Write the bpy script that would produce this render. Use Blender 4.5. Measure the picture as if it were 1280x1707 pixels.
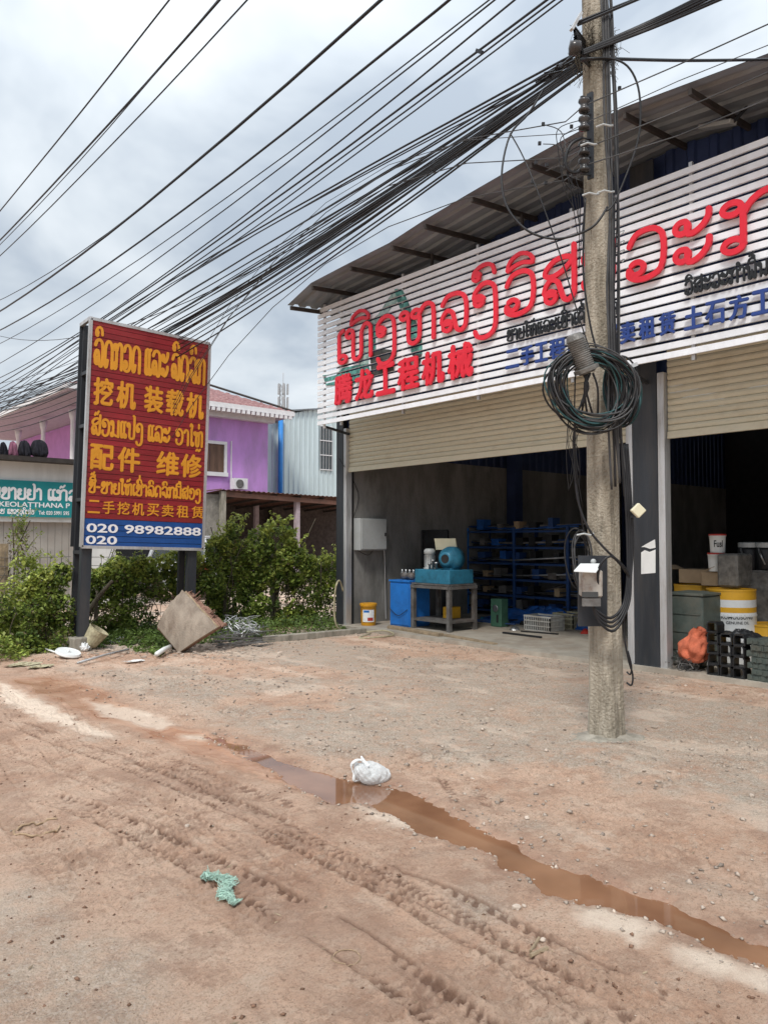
import bpy, bmesh, math, random
import numpy as np
from mathutils import Vector, Matrix
random.seed(7); RNG = np.random.default_rng(11)
for o in list(bpy.data.objects): bpy.data.objects.remove(o)
S = bpy.context.scene
C = S.collection
PI = math.pi
# ------------------------------------------------------------------ camera, sky, sun, exposure
# +Y runs along the road and the shop front (away, to the left in the view), +X points from the road into the shop
FL, CX, CY, HOR, H = 1280., 640., 853.5, 900., 1.6
PHI = math.atan2(1107, 1280); TH = math.atan((HOR-CY)/FL)
FW = Vector((math.sin(PHI)*math.cos(TH), math.cos(PHI)*math.cos(TH), math.sin(TH)))
RT = Vector((math.cos(PHI), -math.sin(PHI), 0)); UP = RT.cross(FW)
EYE = Vector((0, 0, H))
cd = bpy.data.cameras.new('camera'); cam = bpy.data.objects.new('camera', cd); C.objects.link(cam)
cd.sensor_fit = 'VERTICAL'; cd.sensor_height = 24; cd.lens = 24*FL/1707; cd.clip_start = .05; cd.clip_end = 3000
M = Matrix((RT, UP, -FW)).transposed().to_4x4(); M.translation = EYE; cam.matrix_world = M
S.camera = cam
W = bpy.data.worlds.new('World'); S.world = W; W.use_nodes = True
SUN_EL, SUN_AZ = math.radians(52), math.radians(238)   # azimuth measured from +Y towards +X
nt = W.node_tree; nt.nodes.clear()
def wn(t, **k):
    n = nt.nodes.new(t)
    for a, b in k.items(): setattr(n, a, b)
    return n
wo = wn('ShaderNodeOutputWorld'); bg = wn('ShaderNodeBackground'); bg2 = wn('ShaderNodeBackground'); add = wn('ShaderNodeMixShader')
sky = wn('ShaderNodeTexSky', sky_type='NISHITA', sun_disc=False, sun_elevation=SUN_EL, sun_rotation=SUN_AZ)
bg.inputs[1].default_value = .10; nt.links.new(sky.outputs[0], bg.inputs[0])
tc = wn('ShaderNodeTexCoord'); sep = wn('ShaderNodeSeparateXYZ'); nt.links.new(tc.outputs['Generated'], sep.inputs[0])
mx = wn('ShaderNodeMath', operation='MAXIMUM'); nt.links.new(sep.outputs[2], mx.inputs[0]); mx.inputs[1].default_value = 0
ad = wn('ShaderNodeMath', operation='ADD'); nt.links.new(mx.outputs[0], ad.inputs[0]); ad.inputs[1].default_value = .28
dx = wn('ShaderNodeVectorMath', operation='DIVIDE'); cb = wn('ShaderNodeCombineXYZ')
for i in range(3): nt.links.new(ad.outputs[0], cb.inputs[i])
nt.links.new(tc.outputs['Generated'], dx.inputs[0]); nt.links.new(cb.outputs[0], dx.inputs[1])
n1 = wn('ShaderNodeTexNoise'); n1.inputs['Scale'].default_value = 1.7; n1.inputs['Detail'].default_value = 5; n1.inputs['Roughness'].default_value = .52; n1.inputs['Distortion'].default_value = .35
nt.links.new(dx.outputs[0], n1.inputs['Vector'])
cr = wn('ShaderNodeValToRGB'); e = cr.color_ramp.elements
e[0].position = .38; e[0].color = (.345, .395, .455, 1); e[1].position = .66; e[1].color = (.655, .69, .715, 1)
m_ = e.new(.52); m_.color = (.515, .56, .60, 1)
nt.links.new(n1.outputs[0], cr.inputs[0])
pw = wn('ShaderNodeMath', operation='POWER'); nt.links.new(mx.outputs[0], pw.inputs[0]); pw.inputs[1].default_value = 2.6
gm = wn('ShaderNodeMapRange'); nt.links.new(pw.outputs[0], gm.inputs[0]); gm.inputs[3].default_value = .74; gm.inputs[4].default_value = 2.0   # overcast sky is brighter towards the zenith
nt.links.new(cr.outputs[0], bg2.inputs[0]); nt.links.new(gm.outputs[0], bg2.inputs[1])
add.inputs[0].default_value = .93
nt.links.new(bg.outputs[0], add.inputs[1]); nt.links.new(bg2.outputs[0], add.inputs[2]); nt.links.new(add.outputs[0], wo.inputs[0])
sl = bpy.data.lights.new('sun', 'SUN'); sl.energy = 1.5; sl.angle = math.radians(13); sl.color = (1, .955, .89)
so = bpy.data.objects.new('sun', sl); C.objects.link(so)
sd = Vector((math.sin(SUN_AZ)*math.cos(SUN_EL), math.cos(SUN_AZ)*math.cos(SUN_EL), math.sin(SUN_EL)))
so.rotation_euler = sd.to_track_quat('Z', 'Y').to_euler(); so.location = (0, 0, 40)
S.view_settings.view_transform = 'Standard'; S.view_settings.look = 'None'; S.view_settings.gamma = 1; S.view_settings.exposure = .86
try: S.view_settings.use_curve_mapping = False
except Exception: pass
S.cycles.max_bounces = 8; S.cycles.diffuse_bounces = 4; S.cycles.use_denoising = True

# ------------------------------------------------------------------ survey helpers: sight lines met with a known plane of the place
def ray(x, y): return FW + RT*((x-CX)/FL) + UP*((CY-y)/FL)
def G(x, y, z=0.): r = ray(x, y); return EYE + r*((z-H)/r.z)
def PX(x, y, X): r = ray(x, y); return EYE + r*(X/r.x)
def PY(x, y, Y): r = ray(x, y); return EYE + r*(Y/r.y)
def PD(x, y, d): return EYE + ray(x, y)*d

# ------------------------------------------------------------------ materials
MAT = {}
def mat(name, col, rough=.7, metal=0., var=.12, scale=6., bump=.15, bscale=40., col2=None, spec=.4, streak=False, dirt=None, dscale=3., damt=.5, island=0., orand=0.):
    m = bpy.data.materials.new(name); m.use_nodes = True; t = m.node_tree; b = t.nodes['Principled BSDF']
    N = lambda ty, **k: (lambda n: ([setattr(n, a, v) for a, v in k.items()], n)[1])(t.nodes.new(ty))
    L = t.links.new
    b.inputs['Roughness'].default_value = rough; b.inputs['Metallic'].default_value = metal
    b.inputs['Specular IOR Level'].default_value = spec
    g = N('ShaderNodeNewGeometry'); vec = g.outputs['Position']
    if streak:
        mp = N('ShaderNodeMapping'); mp.inputs['Scale'].default_value = (1, 1, .12) if streak is True else streak; L(vec, mp.inputs[0]); svec = mp.outputs[0]
    else: svec = vec
    n = N('ShaderNodeTexNoise'); n.inputs['Scale'].default_value = scale; n.inputs['Detail'].default_value = 6; n.inputs['Roughness'].default_value = .6; L(svec, n.inputs['Vector'])
    mix = N('ShaderNodeMix', data_type='RGBA')
    c = Vector(col[:3]); lo = c*(1-var*1.3); hi = Vector(col2) if col2 else c*(1+var)
    mr = N('ShaderNodeMapRange'); mr.inputs[1].default_value = .32; mr.inputs[2].default_value = .68; L(n.outputs[0], mr.inputs[0])
    L(mr.outputs[0], mix.inputs[0]); mix.inputs[6].default_value = (*lo, 1); mix.inputs[7].default_value = (*hi, 1)
    out = mix.outputs[2]
    if dirt:
        n2 = N('ShaderNodeTexNoise'); n2.inputs['Scale'].default_value = dscale; n2.inputs['Detail'].default_value = 8; n2.inputs['Roughness'].default_value = .72; L(svec, n2.inputs['Vector'])
        r2 = N('ShaderNodeMapRange'); r2.inputs[1].default_value = .46; r2.inputs[2].default_value = .66; r2.inputs[4].default_value = damt; L(n2.outputs[0], r2.inputs[0])
        m2 = N('ShaderNodeMix', data_type='RGBA'); L(r2.outputs[0], m2.inputs[0]); L(out, m2.inputs[6]); m2.inputs[7].default_value = (*dirt, 1); out = m2.outputs[2]
    if orand:
        hs = N('ShaderNodeHueSaturation'); L(out, hs.inputs['Color']); oi = N('ShaderNodeObjectInfo'); ri = N('ShaderNodeMapRange'); ri.inputs[3].default_value = 1-orand; ri.inputs[4].default_value = 1+orand; L(oi.outputs['Random'], ri.inputs[0]); L(ri.outputs[0], hs.inputs['Value']); out = hs.outputs[0]
    if island:
        hs = N('ShaderNodeHueSaturation'); L(out, hs.inputs['Color'])
        ri = N('ShaderNodeMapRange'); ri.inputs[3].default_value = 1-island; ri.inputs[4].default_value = 1+island; L(g.outputs['Random Per Island'], ri.inputs[0]); L(ri.outputs[0], hs.inputs['Value'])
        out = hs.outputs[0]
    L(out, b.inputs['Base Color'])
    if bump:
        n3 = N('ShaderNodeTexNoise'); n3.inputs['Scale'].default_value = bscale; n3.inputs['Detail'].default_value = 5; L(vec, n3.inputs['Vector'])
        bp = N('ShaderNodeBump'); bp.inputs['Strength'].default_value = bump; bp.inputs['Distance'].default_value = .02; L(n3.outputs[0], bp.inputs['Height']); L(bp.outputs[0], b.inputs['Normal'])
    MAT[name] = m; return m
def leafmat(name, lo, hi, rough=.5):
    m = mat(name, lo, rough, var=.25, scale=2.5, bump=0, col2=hi, island=.45, spec=.35)
    b = m.node_tree.nodes['Principled BSDF']; b.inputs['Transmission Weight'].default_value = 0
    t = m.node_tree; o = t.nodes['Material Output']; tr = t.nodes.new('ShaderNodeBsdfTranslucent'); mi = t.nodes.new('ShaderNodeMixShader'); mi.inputs[0].default_value = .3
    src = b.inputs['Base Color'].links[0].from_socket
    t.links.new(src, tr.inputs[0]); t.links.new(b.outputs[0], mi.inputs[1]); t.links.new(tr.outputs[0], mi.inputs[2]); t.links.new(mi.outputs[0], o.inputs[0]); return m
mat('concrete', (.34, .31, .26), .9, var=.2, scale=9, bump=.5, bscale=60, dirt=(.13, .12, .09), dscale=5, damt=.8, streak=(1, 1, .3))
mat('pole_concrete', (.40, .345, .265), .9, var=.28, scale=11, bump=1.0, bscale=45, dirt=(.085, .072, .048), dscale=4.5, damt=.95, streak=(1, 1, .22), col2=(.47, .42, .34))
mat('slab', (.40, .36, .30), .85, var=.15, scale=3, bump=.3, bscale=50, dirt=(.26, .20, .15), dscale=1.4, damt=.8)
mat('plaster', (.23, .225, .215), .9, var=.18, scale=2.2, bump=.3, bscale=30, dirt=(.10, .10, .09), dscale=1.6, damt=.8, streak=(1, 1, .35))
mat('block', (.25, .23, .20), .95, var=.25, scale=8, bump=.5)
mat('dark_steel', (.035, .04, .048), .5, .2, var=.25, scale=4, bump=.08, dirt=(.12, .10, .08), dscale=5, damt=.25, streak=True)
mat('galv', (.60, .61, .62), .45, .55, var=.18, scale=14, bump=.1, dirt=(.20, .17, .14), dscale=7, damt=.75, streak=True)
mat('slat_white', (.84, .87, .92), .5, .0, var=.05, scale=2, bump=.04, dirt=(.52, .50, .47), dscale=3.2, damt=.3, streak=(1, 1, .5), orand=.04)
mat('shutter', (.60, .56, .43), .5, .1, var=.10, scale=3, bump=.05, dirt=(.36, .31, .22), dscale=3, damt=.5, streak=(1, 1, 2), orand=.05)
mat('roof_metal', (.24, .27, .30), .55, .25, var=.18, scale=3, bump=.1, dirt=(.15, .135, .12), dscale=2, damt=.7, streak=(1, .15, 1))
mat('rafter', (.045, .038, .034), .7, .1, var=.3)
mat('blue_wall', (.03, .05, .13), .5, .2, var=.25, scale=2, bump=.05)
mat('red_letter', (.72, .022, .045), .4, var=.06, bump=.02)
mat('blue_letter', (.025, .06, .25), .45, var=.1, bump=.02)
mat('black_letter', (.015, .017, .02), .5, var=.1, bump=.02)
mat('teal_print', (.10, .33, .29), .5, var=.45, scale=16, bump=0, dirt=(.015, .05, .05), dscale=14, damt=.9)
mat('pale_teal_print', (.36, .50, .47), .5, var=.25, scale=14, bump=0, dirt=(.04, .13, .12), dscale=18, damt=.7)
mat('dark_print', (.05, .055, .05), .5, var=.5, scale=14, bump=0)
mat('sign_red', (.235, .017, .022), .45, orand=.12, var=.16, scale=2.5, bump=.05, dirt=(.22, .035, .03), dscale=4, damt=.5)
mat('sign_blue', (.012, .07, .26), .45, var=.12, bump=.04)
mat('sign_yellow', (.66, .29, .022), .5, var=.08, scale=4, bump=.03, dirt=(.6, .23, .02), dscale=9, damt=.3)
mat('sign_white', (.80, .80, .82), .5, var=.04, bump=.02)
mat('rubber', (.012, .012, .014), .45, var=.3, bump=.04)
mat('cable_grey', (.05, .05, .052), .5, var=.3, bump=.04)
mat('cable_teal', (.02, .07, .075), .45, var=.3, bump=.04)
mat('brown_insulator', (.045, .042, .042), .25, var=.3, bump=.03)
mat('box_grey', (.42, .44, .44), .5, .1, var=.06, bump=.03, dirt=(.25, .24, .22), dscale=6, damt=.4)
mat('paper', (.78, .78, .76), .8, var=.06, bump=.1)
mat('cream_plastic', (.70, .66, .48), .5, var=.05, bump=.02)
mat('meter_body', (.40, .37, .33), .6, var=.15, bump=.1, dirt=(.16, .09, .06), dscale=9, damt=.8)
mat('machine_blue', (.035, .19, .30), .4, .1, var=.12, bump=.05, dirt=(.02, .06, .09), dscale=8, damt=.5)
mat('cabinet_blue', (.02, .17, .55), .45, var=.08, bump=.03, dirt=(.02, .09, .28), dscale=5, damt=.4)
mat('shelf_blue', (.015, .05, .16), .5, var=.2, bump=.05)
mat('tarp_blue', (.01, .075, .28), .5, var=.3, scale=5, bump=.5, bscale=18)
mat('steel', (.30, .31, .32), .35, .8, var=.15, bump=.05)
mat('steel_worn', (.16, .155, .15), .6, .3, var=.3, scale=8, bump=.2, dirt=(.08, .05, .035), damt=.6)
mat('black_part', (.02, .021, .023), .45, .2, var=.3, bump=.1)
mat('yellow_plastic', (.70, .33, .02), .4, var=.06, bump=.03)
mat('drum_yellow', (.55, .30, .02), .45, var=.12, bump=.03, dirt=(.22, .12, .02), damt=.5)
mat('drum_white', (.55, .57, .58), .45, var=.06, bump=.03, dirt=(.35, .34, .32), damt=.5)
mat('drum_green', (.075, .095, .085), .6, .1, var=.2, bump=.1, dirt=(.14, .12, .09), damt=.5, dscale=4)
mat('red_plastic', (.45, .04, .03), .45, var=.1, bump=.03)
mat('grey_wrap', (.16, .155, .145), .4, var=.35, scale=12, bump=.6, bscale=22)
mat('cardboard', (.33, .24, .15), .85, var=.12, bump=.1)
mat('orange_cloth', (.52, .135, .07), .85, var=.25, scale=10, bump=.5, bscale=60)
mat('crate_white', (.55, .54, .50), .6, var=.1, bump=.05, dirt=(.25, .2, .15), damt=.6)
mat('green_part', (.06, .15, .10), .5, .1, var=.2, bump=.1)
mat('timber', (.34, .26, .17), .85, var=.25, scale=8, bump=.4, dirt=(.16, .12, .08), damt=.6)
mat('ply', (.30, .25, .20), .9, var=.22, scale=5, bump=.5, bscale=50, dirt=(.14, .10, .075), dscale=6, damt=.7, streak=(1, 1, .4))
mat('ply_edge', (.26, .15, .11), .9, var=.35, scale=20, bump=.7, bscale=90, streak=(1, 1, 4))
mat('bark', (.09, .075, .055), .95, var=.3, scale=20, bump=.6)
mat('stone', (.40, .33, .27), .9, var=.3, scale=3, bump=.4, bscale=90, island=.35)
mat('clod', (.20, .115, .075), .95, var=.25, bump=.5, island=.3)
mat('white_plastic', (.74, .76, .75), .5, var=.05, bump=.05)
mat('bag_plastic', (.80, .82, .82), .35, var=.06, scale=30, bump=.5, bscale=90)
mat('bag_film', (.80, .82, .82), .3, var=.08, scale=30, bump=.4, bscale=70)
t = MAT['bag_film'].node_tree; tr = t.nodes.new('ShaderNodeBsdfTranslucent'); tr.inputs[0].default_value = (.85, .86, .86, 1); tp = t.nodes.new('ShaderNodeBsdfTransparent'); m1_ = t.nodes.new('ShaderNodeMixShader'); m2_ = t.nodes.new('ShaderNodeMixShader'); m1_.inputs[0].default_value = .35; m2_.inputs[0].default_value = .15
t.links.new(t.nodes['Principled BSDF'].outputs[0], m1_.inputs[1]); t.links.new(tr.outputs[0], m1_.inputs[2]); t.links.new(m1_.outputs[0], m2_.inputs[1]); t.links.new(tp.outputs[0], m2_.inputs[2]); t.links.new(m2_.outputs[0], t.nodes['Material Output'].inputs[0])
mat('old_plastic', (.42, .38, .25), .6, var=.25, scale=20, bump=.3, dirt=(.2, .16, .1), dscale=12, damt=.6)
mat('green_net', (.42, .60, .50), .7, var=.25, scale=40, bump=.6, bscale=150)
mat('rope', (.42, .30, .19), .9, var=.25, scale=50, bump=.5, bscale=200)
mat('purple', (.54, .28, .65), .85, var=.08, scale=2, bump=.12, dirt=(.36, .22, .42), dscale=1.3, damt=.75, streak=(1, 1, .3))
mat('pink_wall', (.50, .24, .54), .85, var=.08, scale=2, bump=.08)
mat('house_white', (.72, .71, .72), .8, var=.06, bump=.1)
mat('roof_tile', (.27, .12, .12), .8, var=.22, scale=7, bump=.2, col2=(.36, .20, .19), dirt=(.17, .10, .10), damt=.5)
mat('soffit', (.40, .33, .36), .85, var=.15, bump=.1)
mat('wood_dark', (.13, .075, .05), .7, var=.25, scale=9, bump=.2, streak=True)
mat('glass', (.05, .06, .065), .08, var=.2, bump=0, spec=.6)
mat('warehouse', (.58, .68, .70), .5, .15, var=.06, scale=1.4, bump=.04, dirt=(.33, .36, .35), dscale=2, damt=.4, streak=True)
mat('pipe_blue', (.03, .22, .60), .4, var=.06, bump=.02)
mat('shed_roof', (.15, .075, .055), .75, .1, var=.25, scale=4, bump=.2, dirt=(.08, .05, .04), damt=.6)
mat('shaded_brick', (.075, .058, .052), .95, var=.3, scale=9, bump=.5)  # brick colour lowered so it carries the shade inside the shed
mat('shop_wall', (.70, .71, .70), .85, var=.06, scale=2, bump=.15, dirt=(.42, .42, .40), dscale=1.5, damt=.5, streak=True)
mat('shop_shutter', (.38, .36, .33), .65, .1, var=.12, bump=.1, dirt=(.24, .20, .17), damt=.5)
mat('teal_sign', (.015, .24, .26), .45, var=.06, bump=.02)
mat('shade_black', (.02, .02, .022), .9, var=.2, bump=0)  # near-black colour standing in for shade in closed rooms and openings
mat('car_paint', (.62, .63, .64), .25, .1, var=.03, bump=0)
mat('cloth_black', (.018, .017, .024), .9, var=.4, scale=12, bump=.5)
mat('cloth_pink', (.30, .12, .18), .9, var=.3, bump=.5)
mat('antenna', (.38, .40, .42), .6, .3, var=.1, bump=0)
mat('lamp_case', (.36, .38, .38), .4, .2, var=.1, bump=0)
leafmat('leaf_dark', (.075, .13, .028), (.17, .25, .055))
leafmat('leaf_mid', (.16, .23, .04), (.30, .38, .08))
leafmat('leaf_light', (.28, .36, .06), (.46, .50, .12))
leafmat('leaf_dry', (.16, .13, .07), (.26, .21, .12))
# muddy water
mw = bpy.data.materials.new('muddy_water'); mw.use_nodes = True; b = mw.node_tree.nodes['Principled BSDF']
b.inputs['Base Color'].default_value = (.33, .145, .065, 1); b.inputs['Roughness'].default_value = .025; b.inputs['IOR'].default_value = 1.5; b.inputs['Specular IOR Level'].default_value = .75
t = mw.node_tree; g = t.nodes.new('ShaderNodeNewGeometry'); n = t.nodes.new('ShaderNodeTexNoise'); n.inputs['Scale'].default_value = 2.2; n.inputs['Detail'].default_value = 4; t.links.new(g.outputs['Position'], n.inputs['Vector'])
r = t.nodes.new('ShaderNodeValToRGB'); r.color_ramp.elements[0].position = .35; r.color_ramp.elements[0].color = (.17, .08, .043, 1); r.color_ramp.elements[1].position = .68; r.color_ramp.elements[1].color = (.29, .148, .082, 1)
t.links.new(n.outputs[0], r.inputs[0]); t.links.new(r.outputs[0], b.inputs['Base Color'])
MAT['water'] = mw

# ------------------------------------------------------------------ object helpers
def wloc(o):
    v = Vector((0, 0, 0))
    while o is not None: v += o.location; o = o.parent
    return v
def tag(o, label=None, cat=None, group=None, kind=None):
    if label: o['label'] = label
    if cat: o['category'] = cat
    if group: o['group'] = group
    if kind: o['kind'] = kind
    return o
def thing(name, label, cat, loc, group=None):
    o = bpy.data.objects.new(name, None); C.objects.link(o); o.location = loc; o.empty_display_size = .1
    return tag(o, label, cat, group)
class MB:
    def __init__(s): s.v = []; s.f = []
    def add(s, vs, fs):
        n = len(s.v); s.v += [tuple(p) for p in vs]; s.f += [tuple(i+n for i in f) for f in fs]; return s
    def box(s, a, b):
        x0, y0, z0 = a; x1, y1, z1 = b
        if x0 > x1: x0, x1 = x1, x0
        if y0 > y1: y0, y1 = y1, y0
        if z0 > z1: z0, z1 = z1, z0
        return s.add([(x0,y0,z0),(x1,y0,z0),(x1,y1,z0),(x0,y1,z0),(x0,y0,z1),(x1,y0,z1),(x1,y1,z1),(x0,y1,z1)],
                     [(0,3,2,1),(4,5,6,7),(0,1,5,4),(1,2,6,5),(2,3,7,6),(3,0,4,7)])
    def obox(s, c, ax, ay, az):   # centre and three half-axis vectors
        c, ax, ay, az = map(Vector, (c, ax, ay, az)); P = []
        for k in (-1, 1):
            for i, j in ((-1,-1),(1,-1),(1,1),(-1,1)): P.append(c+ax*i+ay*j+az*k)
        f = [(0,3,2,1),(4,5,6,7),(0,1,5,4),(1,2,6,5),(2,3,7,6),(3,0,4,7)]
        if ax.cross(ay).dot(az) < 0: f = [q[::-1] for q in f]
        return s.add(P, f)
    def bar(s, a, b, w, h=None, upv=(0, 0, 1)):
        a, b = Vector(a), Vector(b); d = b-a; h = h or w; u = Vector(upv)
        if abs(d.normalized().dot(u)) > .95: u = Vector((1, 0, 0))
        x = d.cross(u).normalized(); y = x.cross(d).normalized()
        return s.obox((a+b)/2, d/2, x*w/2, y*h/2)
    def tube(s, pts, r, n=6, cap=True):
        pts = [Vector(p) for p in pts]; rs = r if isinstance(r, (list, tuple)) else [r]*len(pts)
        P = []; prev = None
        for i, p in enumerate(pts):
            d = (pts[min(i+1, len(pts)-1)]-pts[max(i-1, 0)]).normalized()
            if prev is None:
                u = Vector((0, 0, 1)) if abs(d.z) < .9 else Vector((1, 0, 0)); x = d.cross(u).normalized()
            else: x = (prev-d*prev.dot(d)).normalized()
            prev = x; y = d.cross(x)
            for k in range(n): a = 2*PI*k/n; P.append(p+(x*math.cos(a)+y*math.sin(a))*rs[i])
        F = []
        for i in range(len(pts)-1):
            for k in range(n): a = i*n+k; b_ = i*n+(k+1) % n; F.append((a, b_, b_+n, a+n))
        if cap: F.append(tuple(range(n))[::-1]); F.append(tuple(range((len(pts)-1)*n, len(pts)*n)))
        return s.add(P, F)
    def lathe(s, prof, n=20, c=(0, 0, 0), axis=None):
        P = []; c = Vector(c)
        q = Vector(axis).to_track_quat('Z', 'Y') if axis is not None else None
        for r_, z in prof:
            for k in range(n):
                a = 2*PI*k/n; v = Vector((r_*math.cos(a), r_*math.sin(a), z))
                if q: v = q @ v
                P.append(c+v)
        F = []
        for i in range(len(prof)-1):
            for k in range(n): a = i*n+k; b_ = i*n+(k+1) % n; F.append((a, b_, b_+n, a+n))
        F.append(tuple(range(n))[::-1]); F.append(tuple(range((len(prof)-1)*n, len(prof)*n)))
        return s.add(P, F)
    def prism(s, poly, o, u, v, w, t0, t1):   # polygon in (u, v), extruded along w from t0 to t1
        o, u, v, w = map(Vector, (o, u, v, w)); n = len(poly)
        P = [o+u*a+v*b_+w*t1 for a, b_ in poly]+[o+u*a+v*b_+w*t0 for a, b_ in poly]
        F = [tuple(range(n)), tuple(range(n, 2*n))[::-1]]+[(i, i+n, (i+1) % n+n, (i+1) % n) for i in range(n)]
        return s.add(P, F)
    def grid(s, fn, nu, nv, closed=False):
        n = len(s.v)
        for i in range(nu+1):
            for j in range(nv+1): s.v.append(tuple(fn(i/nu, j/nv)))
        for i in range(nu):
            for j in range(nv): a = n+i*(nv+1)+j; s.f.append((a, a+nv+1, a+nv+2, a+1))
        return s
    def mesh(s, name, m, off=Vector((0, 0, 0)), smooth=False):
        me = bpy.data.meshes.new(name); me.from_pydata([(p[0]-off.x, p[1]-off.y, p[2]-off.z) for p in s.v], [], s.f)
        me.materials.append(MAT[m]);
        if smooth: me.polygons.foreach_set('use_smooth', [True]*len(me.polygons))
        me.update(); return me
    def build(s, name, m, parent=None, smooth=False, at=None, bevel=0):
        """at = origin for a top-level mesh or a part; the vertices are given in world coordinates"""
        base = wloc(parent) if parent else Vector((0, 0, 0)); org = Vector(at) if at is not None else base
        o = bpy.data.objects.new(name, s.mesh(name, m, org, smooth)); C.objects.link(o)
        if parent: o.parent = parent
        o.location = org-base
        if bevel:
            bm = bmesh.new(); bm.from_mesh(o.data); bmesh.ops.bevel(bm, geom=bm.edges[:], offset=bevel, segments=1, affect='EDGES'); bm.to_mesh(o.data); bm.free()
        return o
def piece(name, me, parent, loc, rot=(0, 0, 0), scale=(1, 1, 1)):
    o = bpy.data.objects.new(name, me); C.objects.link(o); o.parent = parent; o.location = loc; o.rotation_euler = rot; o.scale = scale; return o
def struct(o): o['kind'] = 'structure'; return o
def npmesh(name, V, F, m, smooth=False):
    """V (n,3) float, F (k,4) or (k,3) int"""
    me = bpy.data.meshes.new(name); k = F.shape[1]
    me.vertices.add(len(V)); me.vertices.foreach_set('co', V.astype(np.float32).ravel())
    me.loops.add(F.size); me.loops.foreach_set('vertex_index', F.astype(np.int32).ravel())
    me.polygons.add(len(F)); me.polygons.foreach_set('loop_start', np.arange(0, F.size, k, dtype=np.int32)); me.polygons.foreach_set('loop_total', np.full(len(F), k, dtype=np.int32))
    if smooth: me.polygons.foreach_set('use_smooth', np.ones(len(F), dtype=bool))
    me.update(calc_edges=True); me.validate(); me.materials.append(MAT[m]); return me
def crom(pts, k=4, closed=False):
    P = [Vector(p) for p in pts]; out = []; n = len(P)
    for i in range(n-1):
        p0, p1, p2, p3 = P[max(i-1, 0)], P[i], P[i+1], P[min(i+2, n-1)]
        for j in range(k):
            t_ = j/k; out.append(.5*((2*p1)+(p2-p0)*t_+(2*p0-5*p1+4*p2-p3)*t_*t_+(3*p1-p0-3*p2+p3)*t_**3))
    out.append(P[-1]); return out

# value noise
_T = RNG.random((256, 256))
def vn(x, y):
    xi = np.floor(x).astype(int); yi = np.floor(y).astype(int); fx = x-xi; fy = y-yi
    fx = fx*fx*(3-2*fx); fy = fy*fy*(3-2*fy)
    a = _T[xi & 255, yi & 255]; b_ = _T[(xi+1) & 255, yi & 255]; c = _T[xi & 255, (yi+1) & 255]; d = _T[(xi+1) & 255, (yi+1) & 255]
    return a+(b_-a)*fx+(c-a)*fy+(a-b_-c+d)*fx*fy
def fbm(x, y, o=4):
    r_ = 0; w_ = .5; s_ = 1
    for i in range(o): r_ = r_+w_*vn(x*s_+17*i, y*s_+31*i); w_ *= .5; s_ *= 2.03
    return r_/(1-.5**o)
def sdist(P, poly):
    """signed distance, negative inside"""
    x, y = P; best = np.full(x.shape, 1e9); ins = np.zeros(x.shape, bool); n = len(poly)
    for i in range(n):
        ax, ay = poly[i][:2]; bx, by = poly[(i+1) % n][:2]; ex, ey = bx-ax, by-ay
        t_ = np.clip(((x-ax)*ex+(y-ay)*ey)/(ex*ex+ey*ey+1e-12), 0, 1)
        best = np.minimum(best, np.hypot(x-ax-ex*t_, y-ay-ey*t_))
        c = ((ay > y) != (by > y)) & (x < ex*(y-ay)/(ey+1e-12)+ax); ins ^= c
    return np.where(ins, -best, best)
def sm(a, b_, x): t_ = np.clip((x-a)/(b_-a), 0, 1); return t_*t_*(3-2*t_)

# ------------------------------------------------------------------ ground
WATER = [(345,1226),(400,1240),(475,1272),(555,1294),(600,1304),(650,1311),(700,1330),(760,1358),(820,1390),(880,1425),(940,1450),(1000,1472),(1060,1490),(1140,1512),(1210,1545),(1300,1585),(1400,1640),
         (1400,1670),(1290,1604),(1200,1570),(1120,1540),(1060,1518),(1010,1500),(955,1488),(912,1480),(895,1452),(850,1438),(835,1422),(780,1406),(740,1388),(700,1380),(676,1362),(640,1348),(605,1336),(560,1331),(500,1308),(450,1275),(415,1255),(370,1231)]
MUD = [(10,1133),(90,1128),(160,1148),(240,1190),(300,1213),(350,1226),(480,1276),(540,1325),(440,1300),(360,1270),(270,1232),(170,1200),(90,1165)]
PALE = [[(960,1512),(1010,1512),(1060,1530),(1095,1555),(1060,1572),(1010,1555),(970,1535)], [(1130,1585),(1200,1590),(1290,1630),(1290,1655),(1200,1630),(1150,1610)],
        [(0,1138),(60,1165),(150,1212),(190,1228),(150,1224),(60,1195),(0,1165)], [(140,1163),(230,1183),(300,1208),(260,1216),(160,1188)], [(300,1222),(340,1226),(345,1233),(305,1232)],
        [(600,1345),(655,1350),(700,1376),(690,1384),(620,1366)]]
WP = [tuple(G(*p)[:2]) for p in WATER]; MP = [tuple(G(*p)[:2]) for p in MUD]; PP = [[tuple(G(*p)[:2]) for p in q] for q in PALE]
def axis_coords(lo, hi, far, c0=0.0):
    a = [0.5]; x = .5
    while x < hi: x += max(.0085, .0029*abs(x)); a.append(x)
    while x < far: x += .03+.12*(x-hi+.3); a.append(x)
    b_ = []; x = .5
    while x > lo: x -= .012 if x > -.6 else .05; b_.append(x)
    while x > -far: x -= .06+.25*(lo-x); b_.append(x)
    return np.array(b_[::-1]+a)
gx = axis_coords(-.5, 9.2, 900); gy = axis_coords(-.3, 13.5, 900)
X, Y = np.meshgrid(gx, gy, indexing='ij')
near = np.exp(-(np.maximum(np.hypot(X-4, Y-5)-11, 0)/4)**2)
dw = sdist((X, Y), WP); dw = dw+(fbm(X*6, Y*6, 5)-.5)*.15+(fbm(X*19, Y*19, 3)-.5)*.07
dm = sdist((X, Y), MP)+(fbm(X*4+9, Y*4, 3)-.5)*.2
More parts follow.
